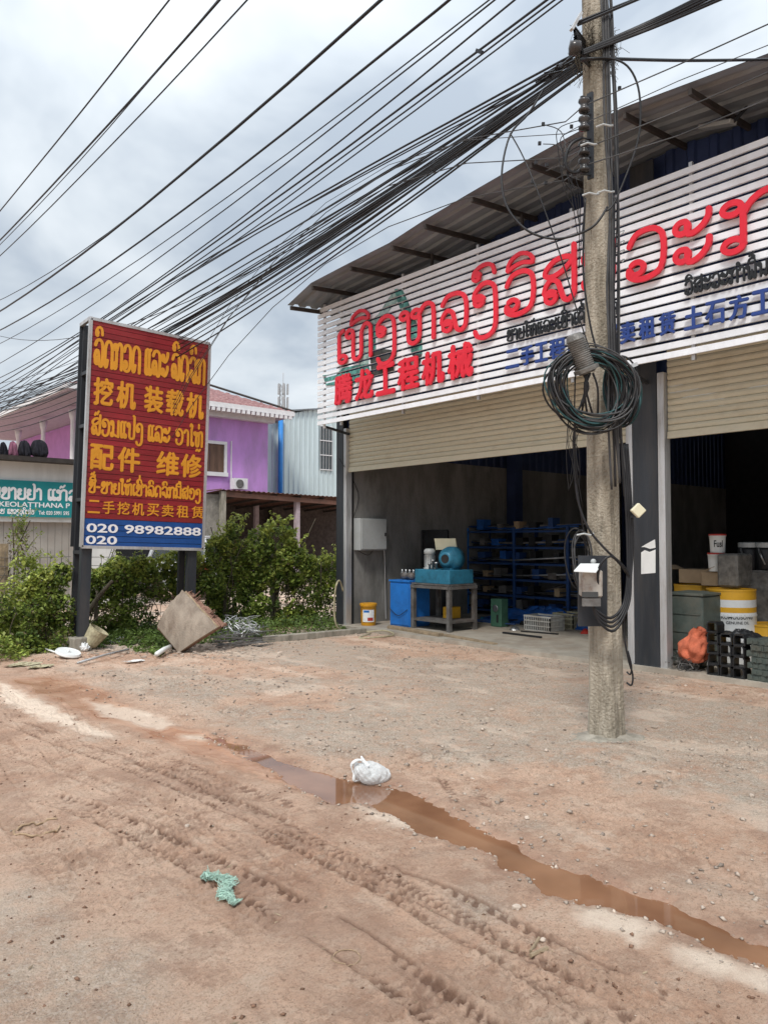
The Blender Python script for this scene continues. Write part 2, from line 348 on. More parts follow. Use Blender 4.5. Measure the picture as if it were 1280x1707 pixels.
Z = (fbm(X*.5, Y*.5, 3)-.5)*.05+(fbm(X*2.2+5, Y*2.2, 4)-.5)*.028
rdg = 1-np.abs(fbm(X*9+4, Y*9, 4)*2-1)
fine = (fbm(X*13, Y*13, 4)-.5)*.013+(fbm(X*42+3, Y*42, 3)-.5)*.014+sm(.60, .72, fbm(X*33+7, Y*33, 2))*.007*sm(.42, .55, fbm(X*2.1+60, Y*2.1, 3))-sm(.90, .99, rdg)*.006
rough_mask = sm(.45, .62, fbm(X*1.3+40, Y*1.3, 3))
Z += fine*(.45+1.0*rough_mask)
# tyre tracks running along the road, each with tread lugs
track = np.zeros_like(Z); tw = np.zeros_like(Z)
TR = [(1.62, .03, 0.004, .20, 0), (2.02, -.02, .006, .24, 1), (.95, .10, .002, .20, 2), (2.42, .03, -.004, .22, 3), (1.30, -.05, .012, .22, 4), (1.15, .22, -.004, .18, 5), (2.2, .20, .004, .17, 8),(3.75, -.08, .01, .22, 6), (.45, .05, .01, .2, 7)]
for x0, k, q, w_, sd_ in TR:
    cxk = x0+k*Y+q*Y*Y+.05*np.sin(Y*1.1+sd_); u_ = (X-cxk)/(w_*.5)
    inside = sm(1.15, .9, np.abs(u_)); on = .45*sm(.42, .58, fbm(Y*.8+sd_*13.1, X*.6+sd_, 2))
    ph_ = (Y+np.abs(u_)*w_*.30*(1 if sd_ % 2 else -1)+.03*(fbm(X*5+sd_, Y*5, 3)-.5))*2*PI/(.072+.006*(sd_ % 3))
    wobs = fbm(X*17+sd_*3, Y*17, 3)
    lug = sm(.42, .62, np.sin(ph_+sd_)*.5+.5+(wobs-.5)*1.3)*sm(.05, .16, np.abs(u_)+.1*(wobs-.5))
    patch = sm(.43, .56, fbm(X*3.2+sd_*7, Y*2.2, 4))
    groove = np.exp(-((np.abs(u_)-.98)/.09)**2)*sm(.44, .58, fbm(Y*2.3+sd_*5, X*2, 3))
    track += -.014*groove*on+inside*on*(-.004-.030*lug*patch*(.5+wobs))+inside*on*patch*(fbm(X*45+sd_, Y*45, 2)-.5)*.016+on*sm(.95, 1.1, np.abs(u_))*sm(1.5, 1.15, np.abs(u_))*.006*patch
    tw = np.maximum(tw, np.maximum(inside*on*patch*(.15+.85*lug), groove*on*.8))  # groove mask, darkens the treads as painted shade
clay_shade = np.zeros_like(Z)  # mask for tread grooves: damp clay together with painted crevice shade
PT = [([(20,1205),(130,1245),(250,1288),(400,1345),(560,1425),(700,1500),(850,1590),(1010,1700),(1100,1770)], .19, .9), ([(60,1325),(150,1350),(300,1415),(430,1480),(600,1580),(770,1705),(850,1770)], .20, 1.),
      ([(240,1262),(330,1296),(430,1335),(520,1362)], .26, .8), ([(430,1372),(560,1432),(720,1520),(860,1600),(1010,1680),(1120,1750)], .17, .8), ([(-20,1296),(90,1290),(200,1276),(320,1292)], .15, .7),
      ([(600,1440),(760,1505),(900,1585),(1060,1660),(1200,1730)], .20, .9), ([(755,1290),(778,1325),(790,1352)], .24, .8), ([(645,1285),(700,1266),(745,1248)], .15, .7), ([(180,1420),(280,1380),(380,1348),(430,1330)], .14, .55), ([(0,1250),(150,1300),(330,1370),(520,1480)], .12, .5)]
nearm = (X > -.5) & (X < 6) & (Y > -.3) & (Y < 9.5); Xn, Yn = X[nearm], Y[nearm]
for ti, (pl, w_, amp) in enumerate(PT):
    PP_ = [G(*p) for p in pl]; PP_ = crom(PP_, 4); best = np.full(Xn.shape, 9.); lat = np.zeros(Xn.shape); arc = np.zeros(Xn.shape); s0 = 0
    for A_, B_ in zip(PP_, PP_[1:]):
        ex, ey = B_.x-A_.x, B_.y-A_.y; L2 = math.hypot(ex, ey); t_ = np.clip(((Xn-A_.x)*ex+(Yn-A_.y)*ey)/L2**2, 0, 1); qx, qy = Xn-A_.x-ex*t_, Yn-A_.y-ey*t_; d_ = np.hypot(qx, qy); k = d_ < best
        best[k] = d_[k]; lat[k] = (np.sign(ex*qy-ey*qx)*d_)[k]; arc[k] = (s0+t_*L2)[k]; s0 += L2
    u_ = lat/(w_*.5)+.12*(fbm(Xn*3+ti, Yn*3, 3)-.5); n1_ = fbm(Xn*20+ti*3, Yn*20, 3); ph_ = (arc+np.abs(u_)*w_*.28*(1 if ti % 2 else -1)+.10*(fbm(Xn*5, Yn*5, 3)-.5))*2*PI/(.052+.008*(ti % 3))
    ends = sm(0, .15, arc)*sm(s0, s0-.15, arc); ins2 = sm(1.1, .95, np.abs(u_))*ends; rim = sm(.42, .6, np.abs(u_))
    lug = sm(.48, .66, np.sin(ph_)*.5+.5+(n1_-.5)*2.1); patch = sm(.42, .54, fbm(Xn*2.6+ti*7, Yn*2.2, 4)+.07*rim)*amp
    gr = np.exp(-((np.abs(u_)-1.0)/.08)**2)*sm(.42, .54, fbm(arc*2.5+ti*5, Xn*2, 3))*ends*amp
    track[nearm] += -.003*ins2-.011*lug*ins2*patch*(.35+.65*rim)*(.3+1.3*n1_)*sm(.2, 1.6, Yn+.6)+(fbm(Xn*38, Yn*38, 2)-.5)*.012*ins2*patch-.009*gr+ends*sm(1.0, 1.15, np.abs(u_))*sm(1.6, 1.2, np.abs(u_))*.008*patch*(n1_+.3)
    clay_shade[nearm] = np.maximum(clay_shade[nearm], np.maximum(lug*ins2*patch*(.3+.7*rim)*sm(.35, .5, n1_+.08), gr*.9))
clay_shade *= sm(.02, .2, dw)
track *= sm(.12, .35, dw)*near*sm(-.02, .2, dm+.1)
Z += track
flat = sm(.0, .5, dw)                                     # calm margins beside the water
Z = Z*(.25+.75*flat)*(.35+.65*sm(-.15, .3, dm))
bank = sm(-.09, .12, dw); Z = np.where(dw < .14, Z*bank-.045*(1-bank), Z)
Z += .006*sm(.0, .12, dw)*sm(.4, .15, dw)
Z -= .018*sm(.05, -.25, dm)*sm(0, .2, dw)
Z = Z*near
Z = np.where(X > 8.3, Z*sm(8.75, 8.3, X)-.02*sm(8.3, 8.8, X), Z)
nx, ny = X.shape; idx = np.arange(nx*ny).reshape(nx, ny)
F = np.stack([idx[:-1, :-1], idx[1:, :-1], idx[1:, 1:], idx[:-1, 1:]], -1).reshape(-1, 4)
def zat(x, y):
    i = int(np.clip(np.searchsorted(gx, x), 1, nx-1)); j = int(np.clip(np.searchsorted(gy, y), 1, ny-1)); return float(Z[i, j])
# material masks: kinds of ground, plus shade painted into the tread grooves
g1 = fbm(X*.9+3, Y*.9+8, 4); side = sm(2.95, 3.7, X+.25*(g1-.5)*2)
gravel = side*sm(.42, .56, fbm(X*.75+20, Y*.75+4, 5)+.03+.14*(fbm(X*5, Y*5, 4)-.5))*.68+(1-side)*sm(.55, .70, fbm(X*1.1+70, Y*1.1, 4))*.45
pale = np.zeros_like(Z)
for q in PP: pale = np.maximum(pale, sm(.06, -.06, sdist((X, Y), q)+(fbm(X*9, Y*9, 3)-.5)*.14))
pale = np.maximum(pale, side*sm(.58, .72, fbm(X*3.6+50, Y*1.6+90, 6)+.16*(fbm(X*14, Y*9, 3)-.5))*.38)
pale = np.maximum(pale, sm(1.9, .8, X)*sm(.38, .62, fbm(X*1.3+31, Y*.8+17, 4))*.18)
pale = np.maximum(pale, sm(8.0, 8.6, X)*.35*(Y > 4)*sm(.35, .5, fbm(X*3, Y*3, 3)))
wet = np.maximum(sm(.20, .02, dw+(fbm(X*9, Y*9, 3)-.5)*.12), sm(.12, -.05, dm)*.95)
wet = np.maximum(wet, sm(.8, 1.5, X)*sm(3.1, 2.6, X)*sm(.44, .62, fbm(X*1.6+11, Y*.7+5, 4))*.5)
wet = np.maximum(wet*(.45+.55*sm(.35, .55, fbm(X*7, Y*7, 5))), tw*.9); wet = wet*(1-.85*pale)  # real damp ground, and groove shade painted in along the tracks
gravel *= sm(.1, .35, dw)*sm(.0, .25, dm)
gm_ = npmesh('ground', np.stack([X, Y, Z], -1).reshape(-1, 3), F, 'stone', True)
for nm, A in (('gravel', gravel), ('pale', pale), ('wet', wet), ('clay_shade', clay_shade), ('mud', sm(.10, -.06, dm)*(1-.8*pale))):
    at_ = gm_.attributes.new(nm, 'FLOAT', 'POINT'); at_.data.foreach_set('value', A.astype(np.float32).ravel())
m = bpy.data.materials.new('ground'); m.use_nodes = True; t = m.node_tree; b = t.nodes['Principled BSDF']; L = t.links.new
geo = t.nodes.new('ShaderNodeNewGeometry')
def noise(sc, det=6, ro=.6, vec=None):
    n = t.nodes.new('ShaderNodeTexNoise'); n.inputs['Scale'].default_value = sc; n.inputs['Detail'].default_value = det; n.inputs['Roughness'].default_value = ro; L(vec or geo.outputs['Position'], n.inputs['Vector']); return n.outputs[0]
def rng(s_, a, b_, c=0, d=1):
    n = t.nodes.new('ShaderNodeMapRange'); L(s_, n.inputs[0]); n.inputs[1].default_value = a; n.inputs[2].default_value = b_; n.inputs[3].default_value = c; n.inputs[4].default_value = d; return n.outputs[0]
def mixc(f, a, b_):
    n = t.nodes.new('ShaderNodeMix'); n.data_type = 'RGBA'
    if isinstance(f, (int, float)): n.inputs[0].default_value = f
    else: L(f, n.inputs[0])
    for i, c in ((6, a), (7, b_)):
        if isinstance(c, tuple): n.inputs[i].default_value = (*c, 1)
        else: L(c, n.inputs[i])
    return n.outputs[2]
def mth(op, a, b_):
    n = t.nodes.new('ShaderNodeMath'); n.operation = op
    for i, c in enumerate((a, b_)):
        if isinstance(c, (int, float)): n.inputs[i].default_value = c
        else: L(c, n.inputs[i])
    return n.outputs[0]
def attr(nm): n = t.nodes.new('ShaderNodeAttribute'); n.attribute_name = nm; return n.outputs['Fac']
soil = mixc(rng(noise(1.1), .35, .65), (.53, .315, .21), (.69, .485, .36))
soil = mixc(rng(noise(2.7, 12, .72), .50, .56, 0, .6), soil, (.37, .22, .15))
soil = mixc(rng(noise(5.1, 10, .7), .53, .60, 0, .5), soil, (.68, .52, .40))
soil = mixc(rng(noise(7, 8, .7), .4, .75, 0, .6), soil, (.66, .50, .38))
soil = mixc(rng(noise(23, 6, .7), .52, .75, 0, .6), soil, (.32, .19, .125))
soil = mixc(rng(noise(70, 4, .8), .52, .60, 0, .45), soil, (.28, .165, .11))
soil = mixc(rng(noise(31, 3, .75), .61, .66, 0, .55), soil, (.27, .155, .10))
soil = mixc(rng(noise(120, 3, .8), .57, .72, 0, .7), soil, (.66, .54, .43))
vor = t.nodes.new('ShaderNodeTexVoronoi'); vor.inputs['Scale'].default_value = 95; L(geo.outputs['Position'], vor.inputs['Vector'])
grc = mixc(rng(noise(60, 3, .6), .35, .65), (.31, .275, .225), (.62, .56, .46))
grc = mixc(rng(noise(3.2), .4, .7, 0, .6), grc, (.48, .375, .29))
sepc = t.nodes.new('ShaderNodeSeparateColor'); L(vor.outputs['Color'], sepc.inputs[0])
spk = mixc(rng(sepc.outputs[0], .72, .92), grc, (.64, .60, .53))
col = mixc(mth('MULTIPLY', attr('gravel'), rng(noise(9, 5, .7), .3, .55)), soil, spk)
col = mixc(mth('MULTIPLY', attr('pale'), rng(noise(14, 5, .7), .25, .5, .55, 1)), col, (.86, .70, .56))
wet_shade_col = mixc(rng(noise(2.3), .35, .65), (.27, .155, .105), (.40, .25, .175))
col = mixc(mth('MULTIPLY', attr('wet'), rng(noise(5, 6, .7), .3, .55, .5, .95)), col, wet_shade_col)
col = mixc(mth('MULTIPLY', attr('mud'), rng(noise(3.5, 8, .7), .35, .6, .65, 1)), col, mixc(rng(noise(1.9, 6, .65), .42, .58), (.33, .165, .095), (.46, .275, .18)))
col = mixc(mth('MULTIPLY', attr('clay_shade'), .85), col, (.17, .088, .056))  # dark clay tone that also paints the shade inside the tread grooves
L(col, b.inputs['Base Color'])
L(rng(mth('MAXIMUM', attr('wet'), attr('mud')), .4, .95, .93, .27), b.inputs['Roughness']); b.inputs['Specular IOR Level'].default_value = .35
hb = mth('ADD', mth('ADD', mth('MULTIPLY', noise(28, 8, .75), 1.6), mth('MULTIPLY', noise(110, 5, .8), .8)), mth('MULTIPLY', rng(vor.outputs['Distance'], 0, .6, 1, 0), mth('MULTIPLY', attr('gravel'), .8)))
bp = t.nodes.new('ShaderNodeBump'); bp.inputs['Distance'].default_value = .016; L(hb, bp.inputs['Height']); L(rng(mth('MAXIMUM', mth('MULTIPLY', attr('wet'), .6), attr('mud')), .3, 1, 1.0, .12), bp.inputs['Strength']); L(bp.outputs[0], b.inputs['Normal'])
MAT['ground'] = m; gm_.materials.clear(); gm_.materials.append(m)
go = bpy.data.objects.new('ground', gm_); C.objects.link(go); struct(go)
# puddle water: a level sheet a little below the banks, clipped to the low ground by the terrain
mb = MB(); wx0, wx1 = min(p[0] for p in WP)-.15, max(p[0] for p in WP)+.2; wy0, wy1 = min(p[1] for p in WP)-.2, max(p[1] for p in WP)+.15
ins_ = (dw < .10) & (X > wx0) & (X < wx1); rows = []
ii = np.where(gx > wx0)[0][0]; jj = np.where(gx < wx1)[0][-1]; j0 = np.where(gy > wy0)[0][0]; j1 = np.where(gy < wy1)[0][-1]
sub = ins_[ii:jj, j0:j1]; used = {}
VV = []; FF = []
def vid(i, j):
    if (i, j) not in used: used[(i, j)] = len(VV); VV.append((gx[i], gy[j], -.019))
    return used[(i, j)]
st = 3
for i in range(ii, jj-st, st):
    for j in range(j0, j1-st, st):
        if ins_[i, j] or ins_[i+st, j] or ins_[i, j+st] or ins_[i+st, j+st]: FF.append((vid(i, j), vid(i+st, j), vid(i+st, j+st), vid(i, j+st)))
mb.v = VV; mb.f = FF; struct(mb.build('puddle_water', 'water'))

# ------------------------------------------------------------------ lettering
def P2(*a): return list(a)
def lp(cx_, cy_, r_, a0, a1, n=9): return [(cx_+r_*math.cos(math.radians(a0+(a1-a0)*i/n)), cy_+r_*1.0*math.sin(math.radians(a0+(a1-a0)*i/n))) for i in range(n+1)]
TL = lambda x=.15, y=.84, r_=.115: lp(x, y, r_, 0, 330)       # small head ring, top left
GL = {
 'ກ': (.85, [TL(.14)+[(.27,.80),(.27,.15)]+lp(.15,.13,.12,10,-330), [(.29,.72),(.38,.9),(.55,1),(.72,.92),(.77,.75),(.77,0)]]),
 'ຂ': (.82, [lp(.22,.74,.11,180,520)+[(.2,.95),(.4,1.0),(.5,.85),(.42,.6),(.16,.3),(.12,.12),(.25,.02),(.55,0),(.7,.06),(.74,.25),(.74,1)]]),
 'ຊ': (.86, [lp(.22,.74,.11,180,520)+[(.2,.95),(.4,1.0),(.5,.85),(.42,.6),(.16,.3),(.12,.12),(.25,.02),(.55,0),(.7,.06),(.74,.25),(.72,.8),(.82,1.08)]]),
 'ຄ': (.88, [lp(.42,.42,.11,200,540)+[(.28,.3),(.18,.05),(.1,.3),(.12,.75),(.3,.97),(.5,1),(.7,.9),(.78,.65),(.78,0)]]),
 'ດ': (.86, [[(.34,.28),(.26,.05),(.14,.02),(.09,.3),(.12,.75),(.28,.97),(.48,1),(.68,.9),(.77,.65),(.77,0)]]),
 'ງ': (.78, [lp(.24,.60,.12,330,0)+[(.12,.66),(.14,.84),(.3,.98),(.48,1),(.64,.88),(.68,.6),(.68,-.05),(.58,-.28),(.38,-.36),(.2,-.3),(.13,-.17)]]),
 'ຈ': (.84, [[(.1,.78),(.26,.96),(.46,1),(.66,.9),(.73,.65),(.73,.1),(.62,0),(.5,.1),(.42,.32)]+lp(.27,.34,.13,0,330)]),
 'ຍ': (.84, [TL(.24,.8)+[(.1,.72),(.14,.55),(.34,.48),(.14,.4),(.08,.2),(.2,.02),(.5,0),(.68,.06),(.74,.25),(.74,1)]]),
 'ຢ': (.84, [TL(.24,.8)+[(.1,.72),(.14,.55),(.34,.48),(.14,.4),(.08,.2),(.2,.02),(.5,0),(.68,.06),(.74,.25),(.74,1.25),(.64,1.42)]]),
 'ທ': (.96, [TL()+[(.28,.78),(.27,.2),(.32,.03),(.44,0),(.54,.1),(.56,.3),(.56,.75),(.64,.94),(.76,1),(.86,.9),(.88,.7),(.88,0)]]),
 'ຫ': (1.0, [TL(.13,.84,.1)+[(.25,.78),(.24,.2),(.3,.03),(.42,0),(.52,.1),(.54,.3),(.54,.66)]+lp(.45,.8,.105,-40,300)+[(.58,.86),(.7,.98),(.84,.95),(.9,.75),(.9,0)]]),
 'ນ': (.9, [TL()+[(.28,.78),(.27,0)], [(.28,.1),(.45,.28),(.62,.16)], lp(.68,.13,.11,160,480)+[(.8,.3),(.8,1)]]),
 'ບ': (.86, [TL()+[(.28,.78),(.27,.2),(.34,.03),(.5,0),(.68,.03),(.76,.2),(.76,1)]]),
 'ປ': (.86, [TL()+[(.28,.78),(.27,.2),(.34,.03),(.5,0),(.68,.03),(.76,.2),(.76,1.3),(.66,1.45)]]),
 'ພ': (1.0, [TL()+[(.28,.78),(.28,.1),(.36,0),(.46,.1),(.57,.6),(.68,.1),(.78,0),(.86,.12),(.88,1)]]),
 'ມ': (.9, [TL()+[(.28,.78),(.28,.2)]+lp(.18,.13,.11,20,-320)+[(.4,.12),(.66,.04),(.8,.1)], [(.8,0),(.8,1)]]),
 'ລ': (.88, [lp(.25,.2,.13,0,-340)+[(.1,.28),(.12,.48),(.26,.6),(.4,.52),(.46,.3),(.52,.08),(.64,0),(.76,.08),(.8,.3),(.8,.7),(.7,.92),(.48,1),(.24,.96),(.1,.78)]]),
 'ວ': (.82, [[(.1,.74),(.22,.94),(.42,1),(.6,.96),(.72,.8),(.74,.45),(.68,.12),(.48,0),(.25,.0),(.1,.1),(.09,.22)]+lp(.24,.24,.13,180,500)]),
 'ສ': (.95, [lp(.25,.16,.13,0,-340)+[(.1,.24),(.12,.42),(.26,.56),(.42,.48),(.5,.28),(.58,.06),(.7,0),(.82,.1),(.84,.3),(.84,1.22)], [(.84,.92),(.64,1.0),(.36,.98),(.14,.82),(.12,.68),(.3,.62),(.56,.7),(.84,.9)]]),
 'ອ': (.84, [lp(.26,.66,.12,0,-330)+[(.1,.7),(.13,.9),(.3,1),(.52,.98),(.7,.82),(.76,.5),(.68,.15),(.46,0),(.24,.02),(.1,.16),(.12,.3)]]),
 'ເ': (.36, [[(.26,1.0),(.14,.93),(.12,.75),(.12,.2)]+lp(.23,.12,.11,170,500)]),
 'າ': (.56, [[(.06,.8),(.14,.96),(.28,1),(.42,.9),(.46,.7),(.46,0)]]),
 'ໄ': (.42, [[(.08,1.3),(.16,1.45),(.28,1.3),(.2,1.05),(.22,.8),(.22,.2)]+lp(.32,.11,.1,150,480)]),
 'ໃ': (.42, [lp(.12,1.3,.1,0,300)+[(.26,1.42),(.28,1.2),(.22,.95),(.22,.2)]+lp(.32,.11,.1,150,480)]),
 'ະ': (.72, [lp(.18,.78,.12,20,-320)+[(.3,.62),(.5,.68),(.64,.85),(.66,1.0)], lp(.18,.22,.12,20,-320)+[(.3,.06),(.5,.12),(.64,.3),(.66,.45)]]),
 '-': (.5, [[(.08,.5),(.4,.5)]]), ' ': (.45, []),
}
GL['ແ'] = (.68, [[(x+.32*k, y) for x, y in GL['ເ'][1][0]] for k in (0, 1)])
GL['ຳ'] = (.56, GL['າ'][1]+[lp(-.06,1.25,.1,0,340)])
MK = {
 'ິ': [[(-.34,1.12),(-.26,1.32),(0,1.44),(.26,1.34),(.34,1.14),(.1,1.2),(-.12,1.18),(-.32,1.1)]],
 'ີ': [[(-.3,1.12),(-.2,1.36),(.05,1.42),(.28,1.3),(.3,1.12)]],
 'ື': [[(-.32,1.12),(-.24,1.32),(0,1.42),(.26,1.34),(.34,1.14),(-.3,1.12)], [(.08,1.4),(.08,1.6)], [(.28,1.36),(.28,1.58)]],
 'ົ': [lp(-.26,1.24,.1,330,0)+[(-.36,1.3),(-.2,1.44),(.02,1.48),(.22,1.4),(.28,1.2)]],
 'ັ': [lp(-.2,1.3,.1,330,0)+[(-.1,1.2),(.1,1.25),(.28,1.45)]],
 '່': [[(0,1.2),(0,1.48)]], '້': [[(-.2,1.2),(-.1,1.36),(.02,1.24),(.2,1.46)]],
 'ຸ': [[(.1,-.1),(.1,-.42)]], 'ຼ': [[(-.24,-.3),(-.1,-.2),(.06,-.32),(.24,-.2)]],
}
def strokes_to(mb, strokes, o, u, v, w, sx, sy, x0, y0, wd, t0, t1):
    for si, stt in enumerate(strokes):
        P = [Vector((x0+p[0]*sx, y0+p[1]*sy, 0)) for p in stt]
        if len(P) > 2: P = crom(P, 3)
        q = [P[0]]
        for p in P[1:]:
            if (p-q[-1]).length > wd*.12: q.append(p)
        P = q; n = len(P)
        if n < 2: continue
        d0 = (P[0]-P[1]).normalized(); d1 = (P[-1]-P[-2]).normalized(); hw = wd/2
        Lf = []; Rt = []
        for i in range(n):
            d = (P[min(i+1, n-1)]-P[max(i-1, 0)]).normalized(); nn = Vector((-d.y, d.x, 0)); Lf.append(P[i]+nn*hw); Rt.append(P[i]-nn*hw)
        # rounded ends
        for end, dd in ((0, d0), (-1, d1)):
            p = P[end]; nn = Vector((-dd.y, dd.x, 0))
            e1 = p+dd*hw*.7+nn*hw*.7; e2 = p+dd*hw*.7-nn*hw*.7; e3 = p+dd*hw
            if end == 0: Lf = [e3, e2]+Lf; Rt = [e3, e1]+Rt
            else: Lf = Lf+[e1, e3]; Rt = Rt+[e2, e3]
        n = len(Lf); V = []; F_ = []
        for i in range(n):
            tt = t1+.0012*si+(t1-t0)*.10*i/n
            for pp, h_ in ((Lf[i], tt), (Rt[i], tt), (Lf[i], t0), (Rt[i], t0)): V.append(o+u*pp.x+v*pp.y+w*h_)
        for i in range(n-1):
            a = 4*i; b_ = a+4; F_ += [(a, a+1, b_+1, b_), (a+2, a, b_, b_+2), (a+1, a+3, b_+3, b_+1)]
        mb.add(V, F_)
def clusters(text):
    out = []
    for ch in text:
        if ch in MK and out: out[-1] += ch
        else: out.append(ch)
    return out
def lao_line(mb, text, o, u, v, w, u0, u1, v0, xh, wd, t0, t1):
    cl = clusters(text); tot = sum(GL[c[0]][0] for c in cl)+.06*len(cl); sx = (u1-u0)/tot; x = u0
    for c in cl: lao_cluster(mb, c, o, u, v, w, x, sx, v0, xh, wd, t0, t1); x += (GL[c[0]][0]+.06)*sx
def lao_cluster(mb, c, o, u, v, w, x, sx, v0, xh, wd, t0, t1):
    o, u, v, w = map(Vector, (o, u, v, w)); adv, st_ = GL[c[0]]
    strokes_to(mb, st_, o, u, v, w, sx, xh, x, v0, wd, t0, t1)
    lift = 0
    for k in c[1:]:
        strokes_to(mb, MK[k], o, u, v, w, sx*.9, xh, x+sx*adv*.52, v0+(lift if k in '່້' else 0)*xh, wd*.85, t0, t1)
        if k in 'ິືົັີ': lift = .38
_tc = {}
def textmesh(s, off=.02):
    if (s, off) in _tc: return _tc[(s, off)]
    cu = bpy.data.curves.new('t', 'FONT'); cu.body = s; cu.offset = off; cu.resolution_u = 3
    ob = bpy.data.objects.new('t', cu); C.objects.link(ob); dg = bpy.context.evaluated_depsgraph_get(); dg.update()
    me = bpy.data.meshes.new_from_object(ob.evaluated_get(dg)); bpy.data.objects.remove(ob)
    V = np.array([v_.co[:] for v_ in me.vertices]); F_ = [tuple(p.vertices) for p in me.polygons]
    E = {}
    for f in F_:
        for i in range(len(f)): k = (f[i], f[(i+1) % len(f)]); E[k] = 1
    B = [k for k in E if (k[1], k[0]) not in E]
    bpy.data.meshes.remove(me); _tc[(s, off)] = (V, F_, B); return _tc[(s, off)]
def put_text(mb, s, o, u, v, w, u0, u1, v0, v1, t0, t1, off=.02, full=False):
    V, F_, B = textmesh(s, 0 if any(ord(ch) > 0x2000 for ch in s) else min(off, .02)); o, u, v, w = map(Vector, (o, u, v, w))
    x0, x1 = V[:, 0].min(), V[:, 0].max(); y0, y1 = V[:, 1].min(), V[:, 1].max()
    if full: y0, y1 = -.06, .82
    n = len(V); bo = (v1-v0)*off*1.0 if any(ord(ch) > 0x2000 for ch in s) else 0
    sh_ = [(0, 0)] if bo == 0 else [(-bo, 0), (bo, 0), (0, bo), (0, -bo), (bo*.7, bo*.7), (-bo*.7, -bo*.7)]
    for k, (du_, dv_) in enumerate(sh_):
        P = []
        for h_ in (t1-k*.0007, t0+k*.0002):
            for p in V: P.append(o+u*(u0+bo+du_+(p[0]-x0)/(x1-x0)*(u1-u0-2*bo))+v*(v0+bo+dv_+(p[1]-y0)/(y1-y0)*(v1-v0-2*bo))+w*h_)
        mb.add(P, F_+[(b_, a, a+n, b_+n) for a, b_ in B])

# ------------------------------------------------------------------ shop building
ZR = [(11.2, 5.72), (10.5, 5.93), (9.5, 5.98), (8.5, 6.02), (7.8, 6.12), (6.9, 6.21), (5.9, 6.3), (4.6, 6.38), (3.0, 6.23), (-3, 5.95)]
def zr(y):
    for (a, za), (b_, zb) in zip(ZR, ZR[1:]):
        if a >= y >= b_: return za+(zb-za)*(a-y)/(a-b_)
    return ZR[-1][1]
XF = 8.75
shop = thing('repair_shop', 'steel framed machinery shop with cream roller shutters half raised and a long slatted sign front', 'shop building', (XF, 5, 0))
# floor slab and apron
mb = MB(); mb.box((8.62, -2.5, -.25), (24, 11.35, .045)); sl_ = mb.build('floor_slab', 'slab', shop)
mb = MB(); mb.box((8.95, 11.18, .045), (24, 11.38, 3.2)); mb.build('side_wall', 'plaster', shop)
mb = MB()
def corr(mb, P0, du, dv, L1, L2, pitch, amp, w, rib=.35):
    """trapezoid-ribbed sheet: ribs run along dv, repeated along du"""
    P0, du, dv, w = map(Vector, (P0, du, dv, w)); xs = []; x = 0
    while x < L1:
        for fx, hz in ((0, 0), (pitch*(1-rib-.14), 0), (pitch*(1-rib), amp), (pitch*(.93), amp)):
            if x+fx <= L1: xs.append((x+fx, hz))
        x += pitch
    xs.append((L1, 0)); n = len(mb.v)
    for a, hz in xs:
        for b_ in (0, L2): mb.v.append(tuple(P0+du*a+dv*b_+w*hz))
    for i in range(len(xs)-1): a = n+2*i; mb.f.append((a, a+2, a+3, a+1))
    return mb
corr(mb, (9.0, 11.22, 3.2), (1, 0, 0), (0, 0, 1), 15, 2.58, .25, .03, (0, -1, 0)); mb.build('upper_side_cladding', 'blue_wall', shop)
mb = MB(); mb.box((23.8, -2.5, .045), (24, 11.18, 6.1)); mb.build('back_wall', 'shade_black', shop)  # wall coloured near-black, the closed bay's shade is put into its colour
mb = MB(); mb.box((8.95, -2.5, .045), (23.8, -2.3, 6.0)); mb.build('end_wall', 'shade_black', shop)  # same painted-in darkness as the back wall
for (ya, yb, zt) in ((-2.5, 11.5, 6.75),):
    mb = corr(MB(), (XF+.12, 11.45, 3.55), (0, -1, 0), (0, 0, 1), 13.95, 2.98, .28, .035, (-1, 0, 0)); mb.v = [(x, y, min(z, zr(min(y, 11.2))+.09)) for x, y, z in mb.v]; mb.build('front_cladding', 'blue_wall', shop)
# columns and guide rails
def column(y0, y1, x0=XF-.05):
    zc = zr(min(y1, 11.2))+.02; mb = MB(); mb.box((x0, y0, -.02), (x0+.02, y1, zc)); mb.box((x0+.24, y0, -.02), (x0+.26, y1, zc)); mb.box((x0+.02, (y0+y1)/2-.01, -.02), (x0+.24, (y0+y1)/2+.01, zc))
    mb.box((x0-.004, y0-.02, -.02), (x0+.27, y1+.02, .06)); return mb.build('column', 'dark_steel', shop, bevel=.003)
column(11.22, 11.42); column(4.93, 5.26)
def rail(y0, y1): mb = MB(); mb.box((XF-.055, y0, .0), (XF+.09, y1, 3.66)); mb.build('guide_rail', 'galv', shop, bevel=.006)
rail(11.125, 11.2); rail(5.27, 5.36); rail(4.83, 4.92); rail(-.95, -.86)
# inner frame columns in the dark
for x_ in (13.2, 17.8): mb = MB(); mb.box((x_, 10.86, .05), (x_+.25, 11.1, 5.75)); mb.build('inner_column', 'blue_wall', shop)
